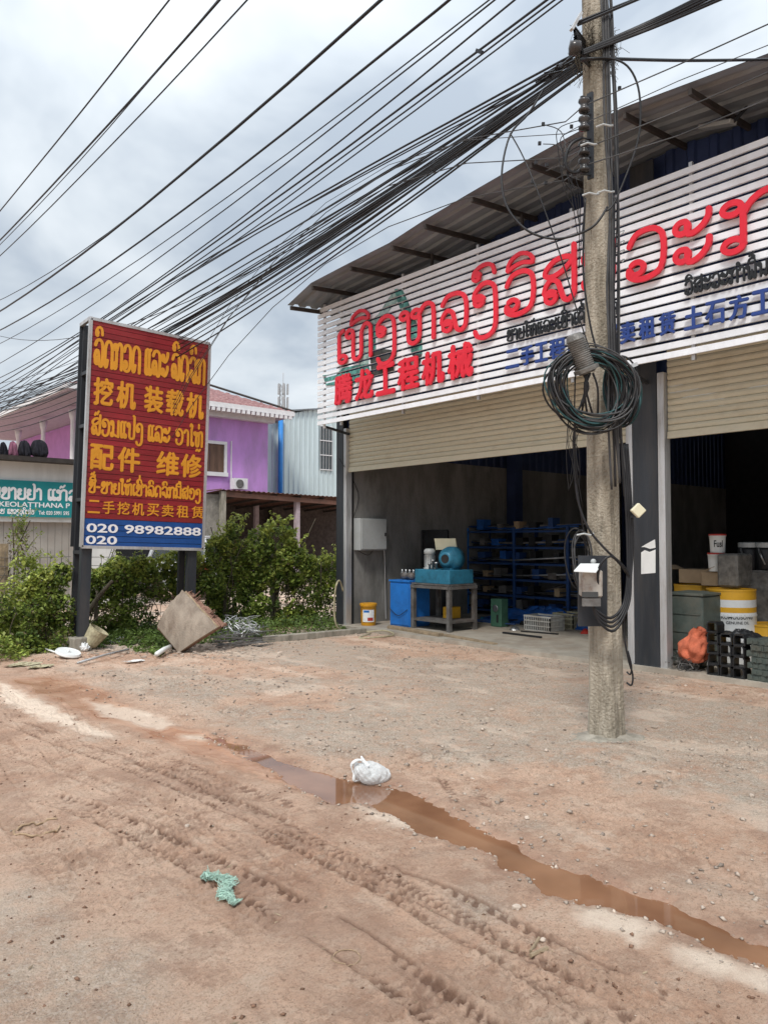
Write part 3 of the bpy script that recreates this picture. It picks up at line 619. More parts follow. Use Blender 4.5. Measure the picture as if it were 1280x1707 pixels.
# shutters, one part per curtain with its slats
def shutter(y0, y1, zb, lab):
    sh = bpy.data.objects.new('roller_shutter', None); C.objects.link(sh); sh.parent = shop; sh.location = Vector((XF+.03, y0, zb))-shop.location; sh['label'] = lab
    Lh = y1-y0; m_ = MB(); pr = [(0, 0), (-.010, .012), (-.016, .045), (-.008, .070), (.004, .078)]
    m_.v = []; 
    for yy in (0, Lh):
        for a, b_ in pr: m_.v.append((a, yy, b_))
    for i in range(4): m_.f.append((i, i+5, i+6, i+1)[::-1])
    m_.f.append((0, 4, 9, 5)); me = m_.mesh('shutter_slat', 'shutter')
    k = 0; z = .09
    while zb+z < 3.95: piece('shutter_slat', me, sh, (random.uniform(-.0015, .0015), 0, z)); z += .079; k += 1
    mb = MB(); mb.box((XF, y0, zb), (XF+.05, y1, zb+.085)); mb.build('bottom_rail', 'shutter', sh)
    return sh
shutter(5.37, 11.12, 2.85, 'cream roller shutter of the left bay'); shutter(-.85, 4.82, 2.84, 'cream roller shutter of the right bay')
# roof: gently rising sheet with overhang, ribs along the eave
XE = 7.45
for side_, xa, xb in (('roof_sheet', XE, 24.2),):
    mb = MB(); xs = []; x = xa
    while x < 12.5:
        for fx, hz in ((0, 0), (.115, 0), (.15, .035), (.22, .035), (.25, 0)): xs.append((x+fx, hz))
        x += .26
    xs.append((24.2, 0)); ys = [y for y, _ in ZR]
    for lay, hh in ((0, 0), (1, .006)):
        n0 = len(mb.v)
        for y in ys:
            for x, hz in xs: mb.v.append((x, y, zr(y)+hz+hh+.08*(min(x, 13)-XE)+random.uniform(-.002, .002)))
        m2 = len(xs)
        for i in range(len(ys)-1):
            for j in range(m2-1):
                a = n0+i*m2+j; q = (a, a+1, a+m2+1, a+m2); mb.f.append(q if lay == 0 else q[::-1])
    mb.build('roof_sheet', 'roof_metal', shop)
for y in (11.15, 10.5, 9.47, 8.47, 7.76, 6.87, 5.88, 4.58, 3.82, 2.6, 1.2, 0, -1.5):
    mb = MB(); z_ = zr(y)-.07; mb.bar((XE+.03, y, z_+.0), (12.2, y, z_+.08*(12.2-XE)), .04, .065); mb.build('rafter', 'rafter', shop)
for q in ((8.2, 6.6, 6.05), (8.15, 8.3, 5.98)): mb = MB(); mb.bar(q, (q[0], q[1], q[2]-.24), .032); mb.build('hanger', 'rafter', shop)
# ------------------------------------------------------------------ slatted sign front
XS = 8.1
sg = thing('slatted_sign', 'white horizontal slat sign with big red raised lettering and an excavator picture above the shutters', 'sign', (XS, 11.2, 3.66))
FU, FV, FWN = Vector((0, -1, 0)), Vector((0, 0, 1)), Vector((-1, 0, 0))
NS, Z0, Z1 = 20, 3.66, 5.81; PIT = (Z1-Z0)/NS; SH = PIT*.655
ms = MB(); L_ = 14.2; ms.box((0, 0, 0), (.03, -L_, SH)); me = ms.mesh('slat', 'slat_white')
me2 = MB().box((0, 0, 0), (.03, -.92, SH)).mesh('slat_end', 'slat_white'); 
SL = []
for k in range(NS):
    z = Z0+k*PIT; SL.append((z, z+SH)); piece('slat', me, sg, (random.uniform(-.003, .003), 0, z-Z0), (0, random.uniform(-.02, .02), 0))
bars = [.12, .62]+[1.6*i+.62 for i in range(1, 9)]
for d in bars: mb = MB(); mb.box((XS+.035, 11.2-d, 3.60), (XS+.075, 11.2-d-.04, 5.84)); mb.build('backing_bar', 'galv' if d > .2 else 'slat_white', sg)
for y in (11.1, 5.05, -.9):
    for za_, zb_ in ((3.64, 3.55), (5.7, 5.7)): mb = MB(); mb.bar((XS+.07, y, za_), (XF, y, zb_), .04); mb.build('bracket', 'dark_steel', sg)
def clipband(poly, lo, hi):
    for sgn, lim in ((1, lo), (-1, -hi)):
        out = []; n = len(poly)
        for i in range(n):
            a, b_ = poly[i], poly[(i+1) % n]; fa, fb = sgn*a[1]-lim, sgn*b_[1]-lim
            if fa >= 0: out.append(a)
            if (fa >= 0) != (fb >= 0): t_ = fa/(fa-fb); out.append((a[0]+(b_[0]-a[0])*t_, a[1]+(b_[1]-a[1])*t_))
        poly = out
        if len(poly) < 3: return []
    return poly
Zp = lambda x, y: (550+x/5.333, 380+y/5.333)
PIC = [('pale_teal_print', [(565,560),(625,640),(560,690),(440,860),(400,900),(350,830),(430,770)]),
 ('teal_print', [(575,545),(640,540),(690,650),(730,740),(640,760),(600,650)]), ('teal_print', [(640,760),(730,740),(775,860),(815,990),(720,1000),(700,900)]),
 ('teal_print', [(715,1000),(818,990),(822,1120),(725,1120)]), ('dark_print', [(728,1122),(820,1122),(800,1215),(775,1180)]),
 ('teal_print', [(355,860),(412,850),(408,1090),(345,1110)]), ('pale_teal_print', [(285,985),(352,985),(345,1210),(262,1215)]),
 ('teal_print', [(120,1245),(262,1217),(345,1212),(365,1290),(210,1390),(-30,1400),(-60,1310),(60,1300)]),
 ('dark_print', [(362,1105),(470,1075),(548,1085),(570,1270),(480,1310),(372,1330)]), ('dark_print', [(560,1120),(595,1100),(590,1140),(566,1150)])]
for i, (mn, q) in enumerate(PIC):
    mb = MB(); pq = []
    for p in q: w_ = PX(*Zp(*p), XS); pq.append((11.2-w_.y, w_.z))
    pq = [(a, b_) for a, b_ in pq]
    if sum(pq[k][0]*pq[(k+1) % len(pq)][1]-pq[(k+1) % len(pq)][0]*pq[k][1] for k in range(len(pq))) < 0: pq = pq[::-1]
    for lo, hi in SL:
        r_ = clipband(pq, lo+.002, hi-.002)
        if r_: mb.prism(r_, (XS, 11.2, 0), FU, FV, FWN, -.001, .005+.0012*i)
    if mb.v: mb.build('picture_panel', mn, sg)
def ycoord(px, z): # distance along the sign of a picture column at height z
    r_ = ray(px, CY); X_ = XS-.05
    lo, hi = -4., 13.
    for _ in range(40):
        y = (lo+hi)/2; p = Vector((X_, y, z))-EYE; xx = CX+FL*p.dot(RT)/p.dot(FW)
        if xx > px: lo = y
        else: hi = y
    return 11.2-y
so_ = Vector((XS, 11.2, 0))
for c, a, b_ in [("ເ",559,574),("ທິ",576,618),("ງ",624,658),("ຫ",666,724),("ລ",732,777),("ງົ",784,827),("ວິ",838,889),("ສ",902,959),("ະ",968,1020),("ວ",1040,1106),("ະ",1120,1180),("ກ",1201,1312),("ຳ",1325,1390)]:
    u0, u1 = ycoord(a, 4.9), ycoord(b_, 4.9); mb = MB(); adv = GL[c[0]][0]-.08
    lao_cluster(mb, c, so_, FU, FV, FWN, u0-.0*(u1-u0), (u1-u0)/adv, 4.64, .56, .066, .035, .066); mb.build('letter', 'red_letter', sg)
for c, a, b_ in [('腾',558,587),('龙',592,622),('工',627,658),('程',663,698),('机',703,740),('械',746,788)]:
    mb = MB(); put_text(mb, c, so_, FU, FV, FWN, ycoord(a, 4.2), ycoord(b_, 4.2), 3.93, 4.45, .033, .065, off=.035); mb.build('letter', 'red_letter', sg)
for c, a, b_ in [('二',842,864),('手',867,889),('工',891,912),('程',915,941),('机',946,970),('械',974,1000),('买',1004,1029),('卖',1033,1058),('租',1064,1091),('赁',1097,1125),('土',1139,1171),('石',1174,1208),('方',1214,1247),('工',1251,1290),('程',1296,1340)]:
    mb = MB(); put_text(mb, c, so_, FU, FV, FWN, ycoord(a, 4.05), ycoord(b_, 4.05), 3.92, 4.18, .033, .055, off=.03); mb.build('letter', 'blue_letter', sg)
for s_, a, b_, zb in [("ຂາຍໃຫ້ແລະເຊົ່າເຄື່ອງຈັກ", 844, 1030, 4.30), ("ວິສະວະກຳພື້ນຖານ".replace('ຖ', 'ກ'), 1140, 1330, 4.32)]:
    u0, u1 = ycoord(a, 4.35), ycoord(b_, 4.35); cl = clusters(s_); tot = sum(GL[c[0]][0] for c in cl)+.06*len(cl); sx = (u1-u0)/tot; x = u0
    for c in cl:
        mb = MB(); lao_cluster(mb, c, so_, FU, FV, FWN, x, sx, zb, .15, .020, .033, .055); x += (GL[c[0]][0]+.06)*sx
        if mb.v: mb.build('letter', 'black_letter', sg)

# ------------------------------------------------------------------ roadside sign
rs = thing('roadside_sign', 'tall red slatted sign board with yellow lettering on dark steel posts', 'sign board', (3.93, 11.3, 0))
U, V3, WN = Vector((1, 0, 0)), Vector((0, 0, 1)), Vector((0, -1, 0))
tilt = math.radians(1.6); SB = Vector((3.97, 11.3, 1.50)); TU = Vector((math.cos(tilt), 0, -math.sin(tilt))); TV = Vector((math.sin(tilt), 0, math.cos(tilt)))
SW, SHH = 1.93, 3.36; NR = 40; ph = SHH/NR
for k in range(NR):
    if k == 0: mr_ = MB(); mr_.obox((SW/2, 0, ph*.47), (SW/2-.02, 0, 0), (0, .008, 0), (0, 0, ph*.455)); mred = mr_.mesh('board_slat', 'sign_red'); mblue = mr_.mesh('board_slat', 'sign_blue')
    p = SB+TV*(k*ph)+WN*(.012+random.uniform(-.0012, .0012)); piece('board_slat', mblue if k < NR*.105 else mred, rs, p-rs.location, (random.uniform(-.02, .02), tilt, 0))
mb = MB(); mb.obox(SB+TU*SW/2+TV*SHH/2+Vector((0, .012, 0)), TU*(SW/2-.01), Vector((0, .006, 0)), TV*SHH/2); mb.build('backing_sheet', 'dark_steel', rs)
mb = MB()
for a, b_ in (((0, 0), (0, 1)), ((1, 0), (1, 1)), ((0, 0), (1, 0)), ((0, 1), (1, 1))):
    mb.bar(SB+TU*SW*a[0]+TV*SHH*a[1]+WN*.01, SB+TU*SW*b_[0]+TV*SHH*b_[1]+WN*.01, .05, .045)
mb.build('edge_frame', 'galv', rs)
mb = MB(); mb.obox(SB+TU*SW/2+TV*(SHH/2)+Vector((0, .44, 0)), TU*SW/2, Vector((0, .01, 0)), TV*SHH/2); mb.build('rear_board', 'dark_steel', rs)
for x_ in (0, 1):
    for dy in (.06, .41):
        mb = MB(); p = SB+TU*(SW*x_+(.09 if x_ == 0 else -.16)); top = p+TV*(SHH+.0 if x_ == 0 and dy > .1 else SHH-.05)
        q0 = Vector((p.x-.04, p.y+dy, -.15)); mb.bar(q0, Vector((top.x, top.y+dy, top.z)), .15 if dy < .1 else .10, .09 if dy < .1 else .06, (0, 1, 0)); mb.build('post', 'dark_steel', rs)
    for z in (.45, 1.42, 2.2, 3.3, 4.1): mb = MB(); q = SB+TU*(SW*x_+(.06 if x_ == 0 else -.1))+TV*(z-1.5); mb.bar(q+Vector((0, .06, 0)), q+Vector((0, .41, 0)), .06, .05); mb.build('rung', 'dark_steel', rs)
for x_ in (0, SW-.1): mb = MB(); mb.box((SB.x+x_-.12, 11.22, -.1), (SB.x+x_+.16, 11.5, .2)); mb.build('footing', 'concrete', rs, bevel=.02)
mb = MB(); mb.bar(SB+TU*.02+TV*(SHH+.02)+Vector((0, .03, 0)), SB+TU*.02+TV*(SHH)+Vector((0, .44, 0)), .05); mb.build('top_brace', 'galv', rs)
def su(px, fr):
    xl = 170-70*fr; xr = 990-55*fr; s_ = (px-xl)/(xr-xl); return SW*s_*11./(12.3-s_*1.3)
def sv(fr): return SHH*(1-fr)
TXT = MB()
for s_, a, b_, f0, f1 in [("ລົດກວດ", 190, 515, .205, .088), ("ແລະ", 540, 705, .205, .088), ("ລົດຈົກ", 725, 958, .205, .085)]:
    lao_line(TXT, s_, SB, TU, TV, WN, su(a, .15), su(b_, .15), sv(f0), sv(f1)-sv(f0), .046, .018, .028)
TXT.build('lettering', 'sign_yellow', rs); TXT = MB()
for s_, a, b_, f0, f1 in [("ສ້ອມແປງ", 170, 530, .508, .437), ("ແລະ", 560, 715, .508, .437), ("ອາໄຫຼ່", 750, 942, .508, .437)]:
    lao_line(TXT, s_, SB, TU, TV, WN, su(a, .47), su(b_, .47), sv(f0), sv(f1)-sv(f0), .036, .018, .028)
TXT.build('lettering', 'sign_yellow', rs); TXT = MB()
lao_line(TXT, "ຊື້-ຂາຍໃຫ້ເຊົ່າລົດຈົກມືສອງ", SB, TU, TV, WN, su(150, .73), su(925, .73), sv(.762), .108*1.5, .030, .018, .027)
TXT.build('lettering', 'sign_yellow', rs)
for row in [[('挖',185,322,.378,.252),('机',345,480,.378,.252),('装',535,668,.378,.252),('载',685,810,.378,.252),('机',825,947,.378,.252)],
            [('配',160,326,.662,.548),('件',350,507,.662,.548),('维',618,775,.662,.548),('修',785,930,.662,.548)],
            [(c,145+102*i,145+102*i+84-3*i/7,.853,.795) for i, c in enumerate('二手挖机买卖租赁')]]:
    for c, a, b_, f0, f1 in row:
        mb = MB(); fm = (f0+f1)/2; put_text(mb, c, SB, TU, TV, WN, su(a, fm), su(b_, fm), sv(f0), sv(f1), .018, .027, off=.030 if f1 < .7 else .016); mb.build('letter', 'sign_yellow', rs)
for s_, a, b_, f0, f1 in [('020', 133, 350, .936, .897), ('98982888', 395, 920, .936, .897), ('020', 131, 347, .987, .950)]:
    mb = MB(); put_text(mb, s_, SB, TU, TV, WN, su(a, .95), su(b_, .95), sv(f0), sv(f1), .018, .027, off=.03); mb.build('number', 'sign_white', rs)

# ------------------------------------------------------------------ concrete pole and what hangs on it
PC = Vector((5.5, 3.59, 0)); NF, EF = Vector((-1, 0, 0)), Vector((0, -1, 0))
pole = thing('utility_pole', 'weathered square concrete utility pole standing in front of the shop, wrapped in cables', 'utility pole', PC)
def pcen(z): return Vector((PC.x-.010*z*.6, PC.y+.006*z*.6, z))
def phalf(z): return .117-.0050*z
def pole_mesh(par, C0, top=8.6):
    mb = MB(); n = 60; prof = [(-1,-.62),(-.62,-1),(-.12,-1),(-.06,-.93),(.06,-.93),(.12,-1),(.62,-1),(1,-.62),(1,.62),(.62,1),(-.62,1),(-1,.62),(-1,.1),(-.96,.05),(-.96,-.05),(-1,-.1)]
    P = []
    for i in range(n+1):
        z = -.3+(top+.3)*i/n; c = C0+(pcen(z)-PC); h_ = phalf(z)
        if z < .35: h_ += .012*(1-max(z, 0)/.35)
        for a, b_ in prof: P.append(c+Vector((a*h_+random.uniform(-.0018, .0018), b_*h_+random.uniform(-.0018, .0018), 0)))
    k = len(prof); F_ = [(i*k+j, i*k+(j+1) % k, (i+1)*k+(j+1) % k, (i+1)*k+j) for i in range(n) for j in range(k)]
    F_.append(tuple(range(n*k, n*k+k))); mb.add(P, F_); return mb.build('shaft', 'pole_concrete', par)
pole_mesh(pole, PC)
def onpole(px, py, side=-.02): # point just off the camera-facing side of the pole
    return PD(px, py, 6.22-.16-side)
# lump of mortar and spilled gravel at the foot
mb = MB(); mb.grid(lambda a, b_: (PC.x+math.cos(a*2*PI)*(.12+b_*.20*(1+.4*math.sin(a*17))), PC.y+math.sin(a*2*PI)*(.12+b_*.20*(1+.4*math.cos(a*13))), .035*(1-b_)**1.5-.002+zat(PC.x, PC.y)*.5), 36, 5); mb.build('mortar_footing', 'concrete', pole)
# spool rack with insulators
rk = thing('insulator_rack', 'dark steel rack of spool insulators bolted high on the concrete pole', 'insulator rack', PD(977, 230, 6.05))
mb = MB(); mb.bar(PD(983, 155, 6.09), PD(984, 298, 6.09), .05, .02, NF); mb.build('rack_bar', 'dark_steel', rk)
SP = []
for i, y in enumerate((176, 206, 248, 276)):
    c = PD(973, y, 6.02); SP.append(c); mb = MB(); mb.lathe([(.015,-.05),(.042,-.048),(.045,-.03),(.028,-.012),(.028,.012),(.045,.03),(.042,.048),(.015,.05)], 14, c); mb.build('spool_insulator', 'brown_insulator', rk, True)
mb = MB()
for i, y in enumerate((163, 191, 232, 262, 292)): mb.bar(PD(984, y, 6.09), PD(968, y-2, 6.02), .02, .008)
mb.build('rack_arm', 'dark_steel', rk)
# closure
cl_ = thing('splice_closure', 'ribbed grey fibre splice closure strapped above the cable coil on the pole', 'splice closure', PD(965, 590, 5.95))
a0, a1 = PD(955, 556, 5.90), PD(979, 622, 5.94); ax = (a1-a0); Lc = ax.length
pr = [(.012, 0), (.055, .008), (.066, .03)]; z = .05
while z < Lc-.06: pr += [(.074, z), (.074, z+.006), (.067, z+.008), (.067, z+.013)]; z += .016
pr += [(.072, Lc-.05), (.098, Lc-.045), (.098, Lc-.015), (.07, Lc-.012), (.06, Lc)]
mb = MB(); mb.lathe(pr, 22, a0, ax.normalized()); mb.build('dome', 'grey_wrap', cl_)
for i in range(5): mb = MB(); p = a1+RT*(-.04+.02*i); mb.tube(crom([p, p+Vector((0, 0, -.12))+RT*random.uniform(-.05, .05), PD(960+i*9, 690, 6.0)]), .009, 6); mb.build('tail_cable', 'rubber', cl_)
# coils
def coil(c, rx, rz, n, rad, m, nm, lab, ax, depth=.10, dr=.05, grp=None):
    t_ = thing(nm, lab, 'cable coil', c)
    for k in range(n):
        o_ = Vector(c)+ax*random.uniform(-.03, .03)+UP*random.uniform(-.02, .035)*1.2+FW*random.uniform(-depth/2, depth/2); a_ = rx*(1-random.random()*dr*5); b_ = rz*(1-random.random()*dr*4); ph_ = random.uniform(0, 6); wv = random.uniform(.0, .07)
        pts = []
        for i in range(41):
            th = 2*PI*i/40+ph_; pts.append(o_+ax*(a_*math.cos(th)*(1+wv*math.sin(3*th)))+UP*(b_*math.sin(th)-.03*math.cos(th))+FW*(.03*math.sin(2*th+k)))
        mb = MB(); mb.tube(pts, random.choice(rad), 6, False); mb.build('cable_turn', random.choice(m), t_, True)
    return t_
coil(PD(985, 652, 5.98), .35, .33, 36, (.005, .0065, .008), ('rubber', 'rubber', 'cable_grey', 'cable_teal'), 'cable_coil', 'large round coil of black cables hung on the front of the pole', RT, .12, .085)
coil(PD(1037, 655, 6.12), .135, .26, 13, (.006, .008), ('rubber', 'rubber', 'cable_teal'), 'cable_coil', 'smaller oval cable coil tied to the right side of the pole', RT)
coil(PD(965, 938, 6.16), .085, .26, 5, (.006,), ('rubber', 'cable_grey'), 'cable_coil', 'thin cable loop behind the meter on the left side of the pole', RT, .03)
mb = MB(); mb.bar(PD(1042, 614, 6.0), PD(1060, 607, 6.03), .035, .03); tag(mb.build('cable_clamp', 'galv', at=PD(1050, 612, 6.0)), 'short bright metal clamp holding the smaller cable coil', 'clamp')
# meter box
mt = thing('meter_box', 'electric meter box with a white lid tilted open, mounted on the concrete pole', 'meter box', PD(985, 960, 6.02))
mb = MB(); mb.obox(PD(987, 985, 6.09), RT*.115, UP*.28, FW*.01); mb.build('back_plate', 'dark_steel', mt)
mb = MB(); mb.obox(PD(984, 972, 5.99), RT*.078, UP*.105, FW*.065); mb.build('meter_case', 'meter_body', mt, bevel=.012)
mb = MB(); q = [PD(956, 953, 5.80), PD(993, 955, 5.84), PD(1003, 941, 6.03), PD(967, 941, 6.02)]; mb.add(q+[p+Vector((0, 0, .008)) for p in q], [(0, 1, 2, 3), (7, 6, 5, 4), (0, 4, 5, 1), (1, 5, 6, 2), (2, 6, 7, 3), (3, 7, 4, 0)]); mb.build('lid', 'white_plastic', mt)
mb = MB(); mb.obox(PD(983, 991, 5.915), RT*.062, UP*.020, FW*.004); mb.build('dial_window', 'glass', mt)
mb = MB(); mb.lathe([(.005,0),(.022,.004),(.022,.012),(.01,.02)], 14, PD(988, 936, 6.05), -FW); mb.build('knob', 'box_grey', mt, True)
mb = MB(); mb.obox(PD(985, 1004, 5.92), RT*.07, UP*.03, FW*.012); mb.build('terminal_cover', 'steel_worn', mt)
# white wireless unit on a small arm
wr = thing('antenna_box', 'small cream square antenna unit on an arm right of the pole', 'antenna box', PD(1062, 851, 6.05))
mb = MB(); mb.obox(PD(1063, 851, 5.98), (RT+UP).normalized()*.043, (UP-RT).normalized()*.043, FW*.02); mb.build('case', 'cream_plastic', wr, bevel=.006)
mb = MB(); mb.bar(PD(1061, 856, 6.0), PD(1046, 866, 6.08), .014); mb.build('arm', 'dark_steel', wr)
# cable runs tied to the pole
def run(nm, lab, pts, r_, m_='rubber', grp=None, cat='cable', n=6, k=5):
    mb = MB(); P = crom([PD(*p) for p in pts], k); mb.tube(P, r_, n); o = mb.build(nm, m_, at=P[0], smooth=True); tag(o, lab, cat, grp); return o
for i in range(9):
    x = 1011+i*2.1; run('pole_cable', 'black cable in the bundle strapped down the right face of the pole', [(x-12+random.uniform(-4, 4), -40, 6.1), (x-6, 60, 6.08), (x+random.uniform(-4, 3), 200, 6.08), (x+random.uniform(-3, 3)+2, 350, 6.06), (x+random.uniform(-3, 3)+2, 480, 6.06), (x+4, 590, 6.05), (x+6+random.uniform(-6, 6), 700, 6.06), (x+8+(i % 3)*5, 800+random.uniform(0, 30), 6.07)], random.choice((.006, .008, .010)), random.choice(('rubber', 'rubber', 'cable_grey')), 'cables strapped down the pole')
for i in range(4):
    run('pole_cable', 'black cable curving down the right edge to the meter loops', [(1036+i*3, 740, 6.08), (1042+i*3, 830, 6.06), (1045+i*3, 900, 6.05), (1045+i*2, 960, 6.02), (1038+i*3, 1008, 5.98), (1018+i*2, 1030+i*7, 5.93), (995+i, 1018+i*6, 5.93), (982+i, 1000, 5.96)], .011, 'rubber', 'cables curving to the meter')
run('pole_cable', 'black cable crossing the pole diagonally above the meter box', [(958, 700, 5.95), (957, 760, 6.0), (962, 830, 6.0), (980, 880, 5.97), (1008, 915, 5.95), (1040, 945, 5.99), (1048, 965, 6.02)], .010)
run('pole_cable', 'thick black cable hooked over the right side of the meter box', [(1048, 960, 6.02), (1020, 928, 5.93), (1000, 942, 5.92), (996, 970, 5.93), (1004, 985, 5.95)], .010)
run('pole_cable', 'black cable looping out near the foot of the pole', [(1040, 1020, 6.05), (1040, 1060, 6.04), (1047, 1100, 6.03), (1054, 1125, 6.03), (1052, 1142, 6.03), (1044, 1138, 6.06)], .008)
run('pole_cable', 'short black cable hook above the lower loop', [(1046, 1085, 6.04), (1052, 1110, 6.03), (1050, 1124, 6.04), (1044, 1120, 6.06)], .007)
run('pole_cable', 'thin cable hanging left of the pole below the coil', [(962, 560, 5.98), (958, 640, 5.98), (957, 720, 6.0), (960, 800, 6.02), (975, 900, 6.05)], .006)
run('pole_cable', 'thin twisted cable hanging inside the large coil', [(988, 600, 5.98), (972, 660, 5.97), (960, 700, 5.97), (958, 745, 6.0), (965, 790, 6.0)], .006)
run('pole_cable', 'black cable arching around the left edge of the pole under the rack', [(975, 330, 6.05), (972, 400, 6.04), (973, 470, 6.04), (985, 550, 6.02), (1000, 600, 6.0)], .009)
run('service_loop', 'big loop of cable dropping from the bundle past the sign and back', [(905, 150, 6.3), (880, 190, 6.3), (850, 225, 6.25), (836, 290, 6.2), (845, 345, 6.15), (880, 385, 6.1), (930, 398, 6.05), (985, 380, 5.95), (1012, 345, 5.95)], .009)
run('service_loop', 'cable bowing out right of the pole top and falling to the middle', [(985, 98, 6.0), (1015, 97, 6.0), (1045, 110, 6.0), (1063, 145, 6.0), (1067, 200, 6.0), (1060, 245, 6.0), (1040, 300, 6.0), (1022, 340, 6.0), (1010, 352, 6.0)], .008)
run('service_loop', 'thin cable slanting from the bundle down across the sign to the coil', [(850, 222, 6.25), (872, 262, 6.2), (900, 330, 6.1), (935, 430, 6.05), (965, 530, 6.0), (985, 590, 5.98)], .006)
run('service_loop', 'thick short bent cable left of the insulator rack', [(969, 230, 6.0), (952, 240, 5.98), (943, 260, 5.98), (944, 280, 5.98), (955, 288, 6.0), (968, 285, 6.02)], .012)
for i in range(7):
    x = 940+i*5; run('stray_wire', 'thin stray wire hanging in the tangle beside the rack', [(968, 200+i*14, 6.02), (x-10, 215+i*14, 6.0), (x-6+random.uniform(-9, 9), 250+i*12, 6.0), (x+random.uniform(-9, 9), 300+i*6, 6.0), (962+random.uniform(-5, 5), 330+i*20, 6.03)], .0035, 'rubber', 'stray wires on the pole', n=4)
for i in range(8):
    x = 955+random.uniform(-5, 25); run('stray_wire', 'thin loose wire end hanging around the cable coil', [(x, 690+random.uniform(-30, 30), 5.96), (x-8, 730, 5.97), (x+random.uniform(-16, 8), 760+random.uniform(-10, 40), 5.98), (x+random.uniform(-8, 8), 790+random.uniform(0, 60), 6.0)], .003, 'rubber', 'loose wire ends at the coil', n=4)
for i, y in enumerate((340, 357, 372, 388)):
    run('hook_bolt', 'small wire hook poking out right of the pole beside the sign', [(1018, y+52, 6.1), (1030, y+48, 6.1), (1040, y+44, 6.1), (1036, y+50, 6.1)], .004, 'steel', 'small hooks on the pole', 'hook', 4)
for (x, y) in ((1010, 322), (985, 326), (1008, 212), (982, 243), (976, 892)):
    mb = MB(); c = PD(x, y, 5.98); mb.tube([c+RT*(-.07), c+RT*(-.02)+UP*.012-FW*.02, c+RT*.03-FW*.02, c+RT*.06+UP*.012], .008, 6); mb.build('tie_wire', 'box_grey', pole)
# matted nest of ties where the bundle passes the pole
mb = MB()
for i in range(420):
    a = random.uniform(0, 2*PI); z = random.gauss(0, .09); r_ = phalf(5.6)*1.35+random.uniform(0, .05); c = Vector((pcen(5.7).x, pcen(5.7).y, 5.70+z))
    p = c+Vector((math.cos(a)*r_, math.sin(a)*r_, 0)); q = p+Vector((random.gauss(0, .03), random.gauss(0, .03), random.gauss(-.02, .04))); s_ = q+Vector((random.gauss(0, .03), random.gauss(0, .03), random.gauss(-.03, .03))); mb.tube([p, q, s_], .0022, 3, False)
tag(mb.build('twig_tangle', 'bark', pole), kind='stuff')
mb = MB(); mb.lathe([(.01,-.05),(.05,-.04),(.055,0),(.05,.04),(.01,.05)], 14, PD(958, 80, 6.0), RT); mb.build('round_insulator', 'brown_insulator', pole, True)
mb = MB(); mb.bar(PD(952, 50, 5.98), PD(968, 22, 6.02), .035, .02); mb.build('clevis', 'galv', pole)

# ------------------------------------------------------------------ overhead wires: each a sagging line in the upright plane of its run
def wire(pts, r_, lab, xw=5.45, y0=None, y1=46, m_='rubber', grp=None, sag=.0016, start=None, nm='overhead_wire'):
    W_ = [PX(p[0], p[1], xw) for p in pts]
    if start is not None: W_ = [Vector(start)]+W_
    ys = np.array([p.y for p in W_]); zs = np.array([p.z for p in W_])
    if len(W_) >= 3: co = np.polyfit(ys, zs, 2); 
    else: k = (zs[1]-zs[0]-sag*(ys[1]**2-ys[0]**2))/(ys[1]-ys[0]); co = np.array([sag, k, zs[0]-sag*ys[0]**2-k*ys[0]])
    ya = ys.min() if y0 is None else y0; n = 36; P = []
    for i in range(n+1):
        s_ = i/n; y = ya+(y1-ya)*s_**1.6; z = np.polyval(co, y)
        if y > 24: z = max(z, 3.0)
        P.append((xw+.004*math.sin(y*3+r_*1000), y, z))
    if start is not None: P[0] = tuple(start)
    mb = MB(); mb.tube(P, r_, 5, False); o = mb.build(nm, m_, at=P[0], smooth=True); tag(o, lab, 'overhead wire', grp); return o
wire([(283,0),(170,143),(0,353)], .016, 'uppermost overhead wire crossing the top left corner of the sky', y0=-6)
wire([(367,0),(240,143),(0,401)], .020, 'second wire from the top left, the thicker of a close pair', y0=-6)
wire([(365,-2),(235,152),(0,409)], .010, 'thin wire running just beneath the thick second wire', y0=-6)
wire([(413,0),(325,95),(115,315),(0,427)], .013, 'third overhead wire from the top left, slightly wavy', y0=-6)
wire([(632,0),(330,275),(150,410),(0,520)], .021, 'thick single overhead wire through the middle of the sky', y0=-6)
wire([(631,2),(330,273),(150,408),(0,501)], .009, 'thin wire parting from the thick middle wire at the lower left', y0=-6)
wire([(750,0),(640,87),(360,310),(0,551)], .016, 'overhead wire next below the thick middle one', y0=-6)
wire([(818,0),(640,132),(320,372),(0,573)], .008, 'thin overhead wire, upper of a close parallel pair', y0=-6)
wire([(830,0),(640,140),(320,392),(0,606)], .009, 'thin overhead wire, lower of a close parallel pair', y0=-6)
wire([(858,0),(640,178),(500,288),(0,630)], .010, 'overhead wire leading up to the clip left of the pole', y0=-4)
wire([(915,0),(800,84),(640,196),(180,528),(0,640)], .012, 'overhead wire joined by two others at a black splice', y0=-4)
wire([(940,0),(800,88),(640,203),(190,534),(0,648)], .009, 'upper wire of two meeting the black splice in the sky', y0=-4)
wire([(965,0),(800,92),(640,210),(200,540),(0,655)], .008, 'lower wire of two meeting the black splice in the sky', y0=-4)
for (x, y) in ((799, 86),): mb = MB(); c = PX(x, y, 5.45); mb.obox(c, Vector((.012, 0, 0)), Vector((0, .04, .03)), Vector((0, -.008, .014))); tag(mb.build('wire_splice', 'rubber', at=c), 'small black splice on the wires in the sky left of the pole top', 'wire splice')
random.seed(21)
A1 = [(955,42,195,532),(955,48,230,540),(957,52,262,545),(957,56,300,560),(960,60,205,530),(960,64,262,550),(958,70,285,556),(960,76,240,545)]
A1 += [(957, 50+i*4, 215+i*26, 533+i*5) for i in range(6)]
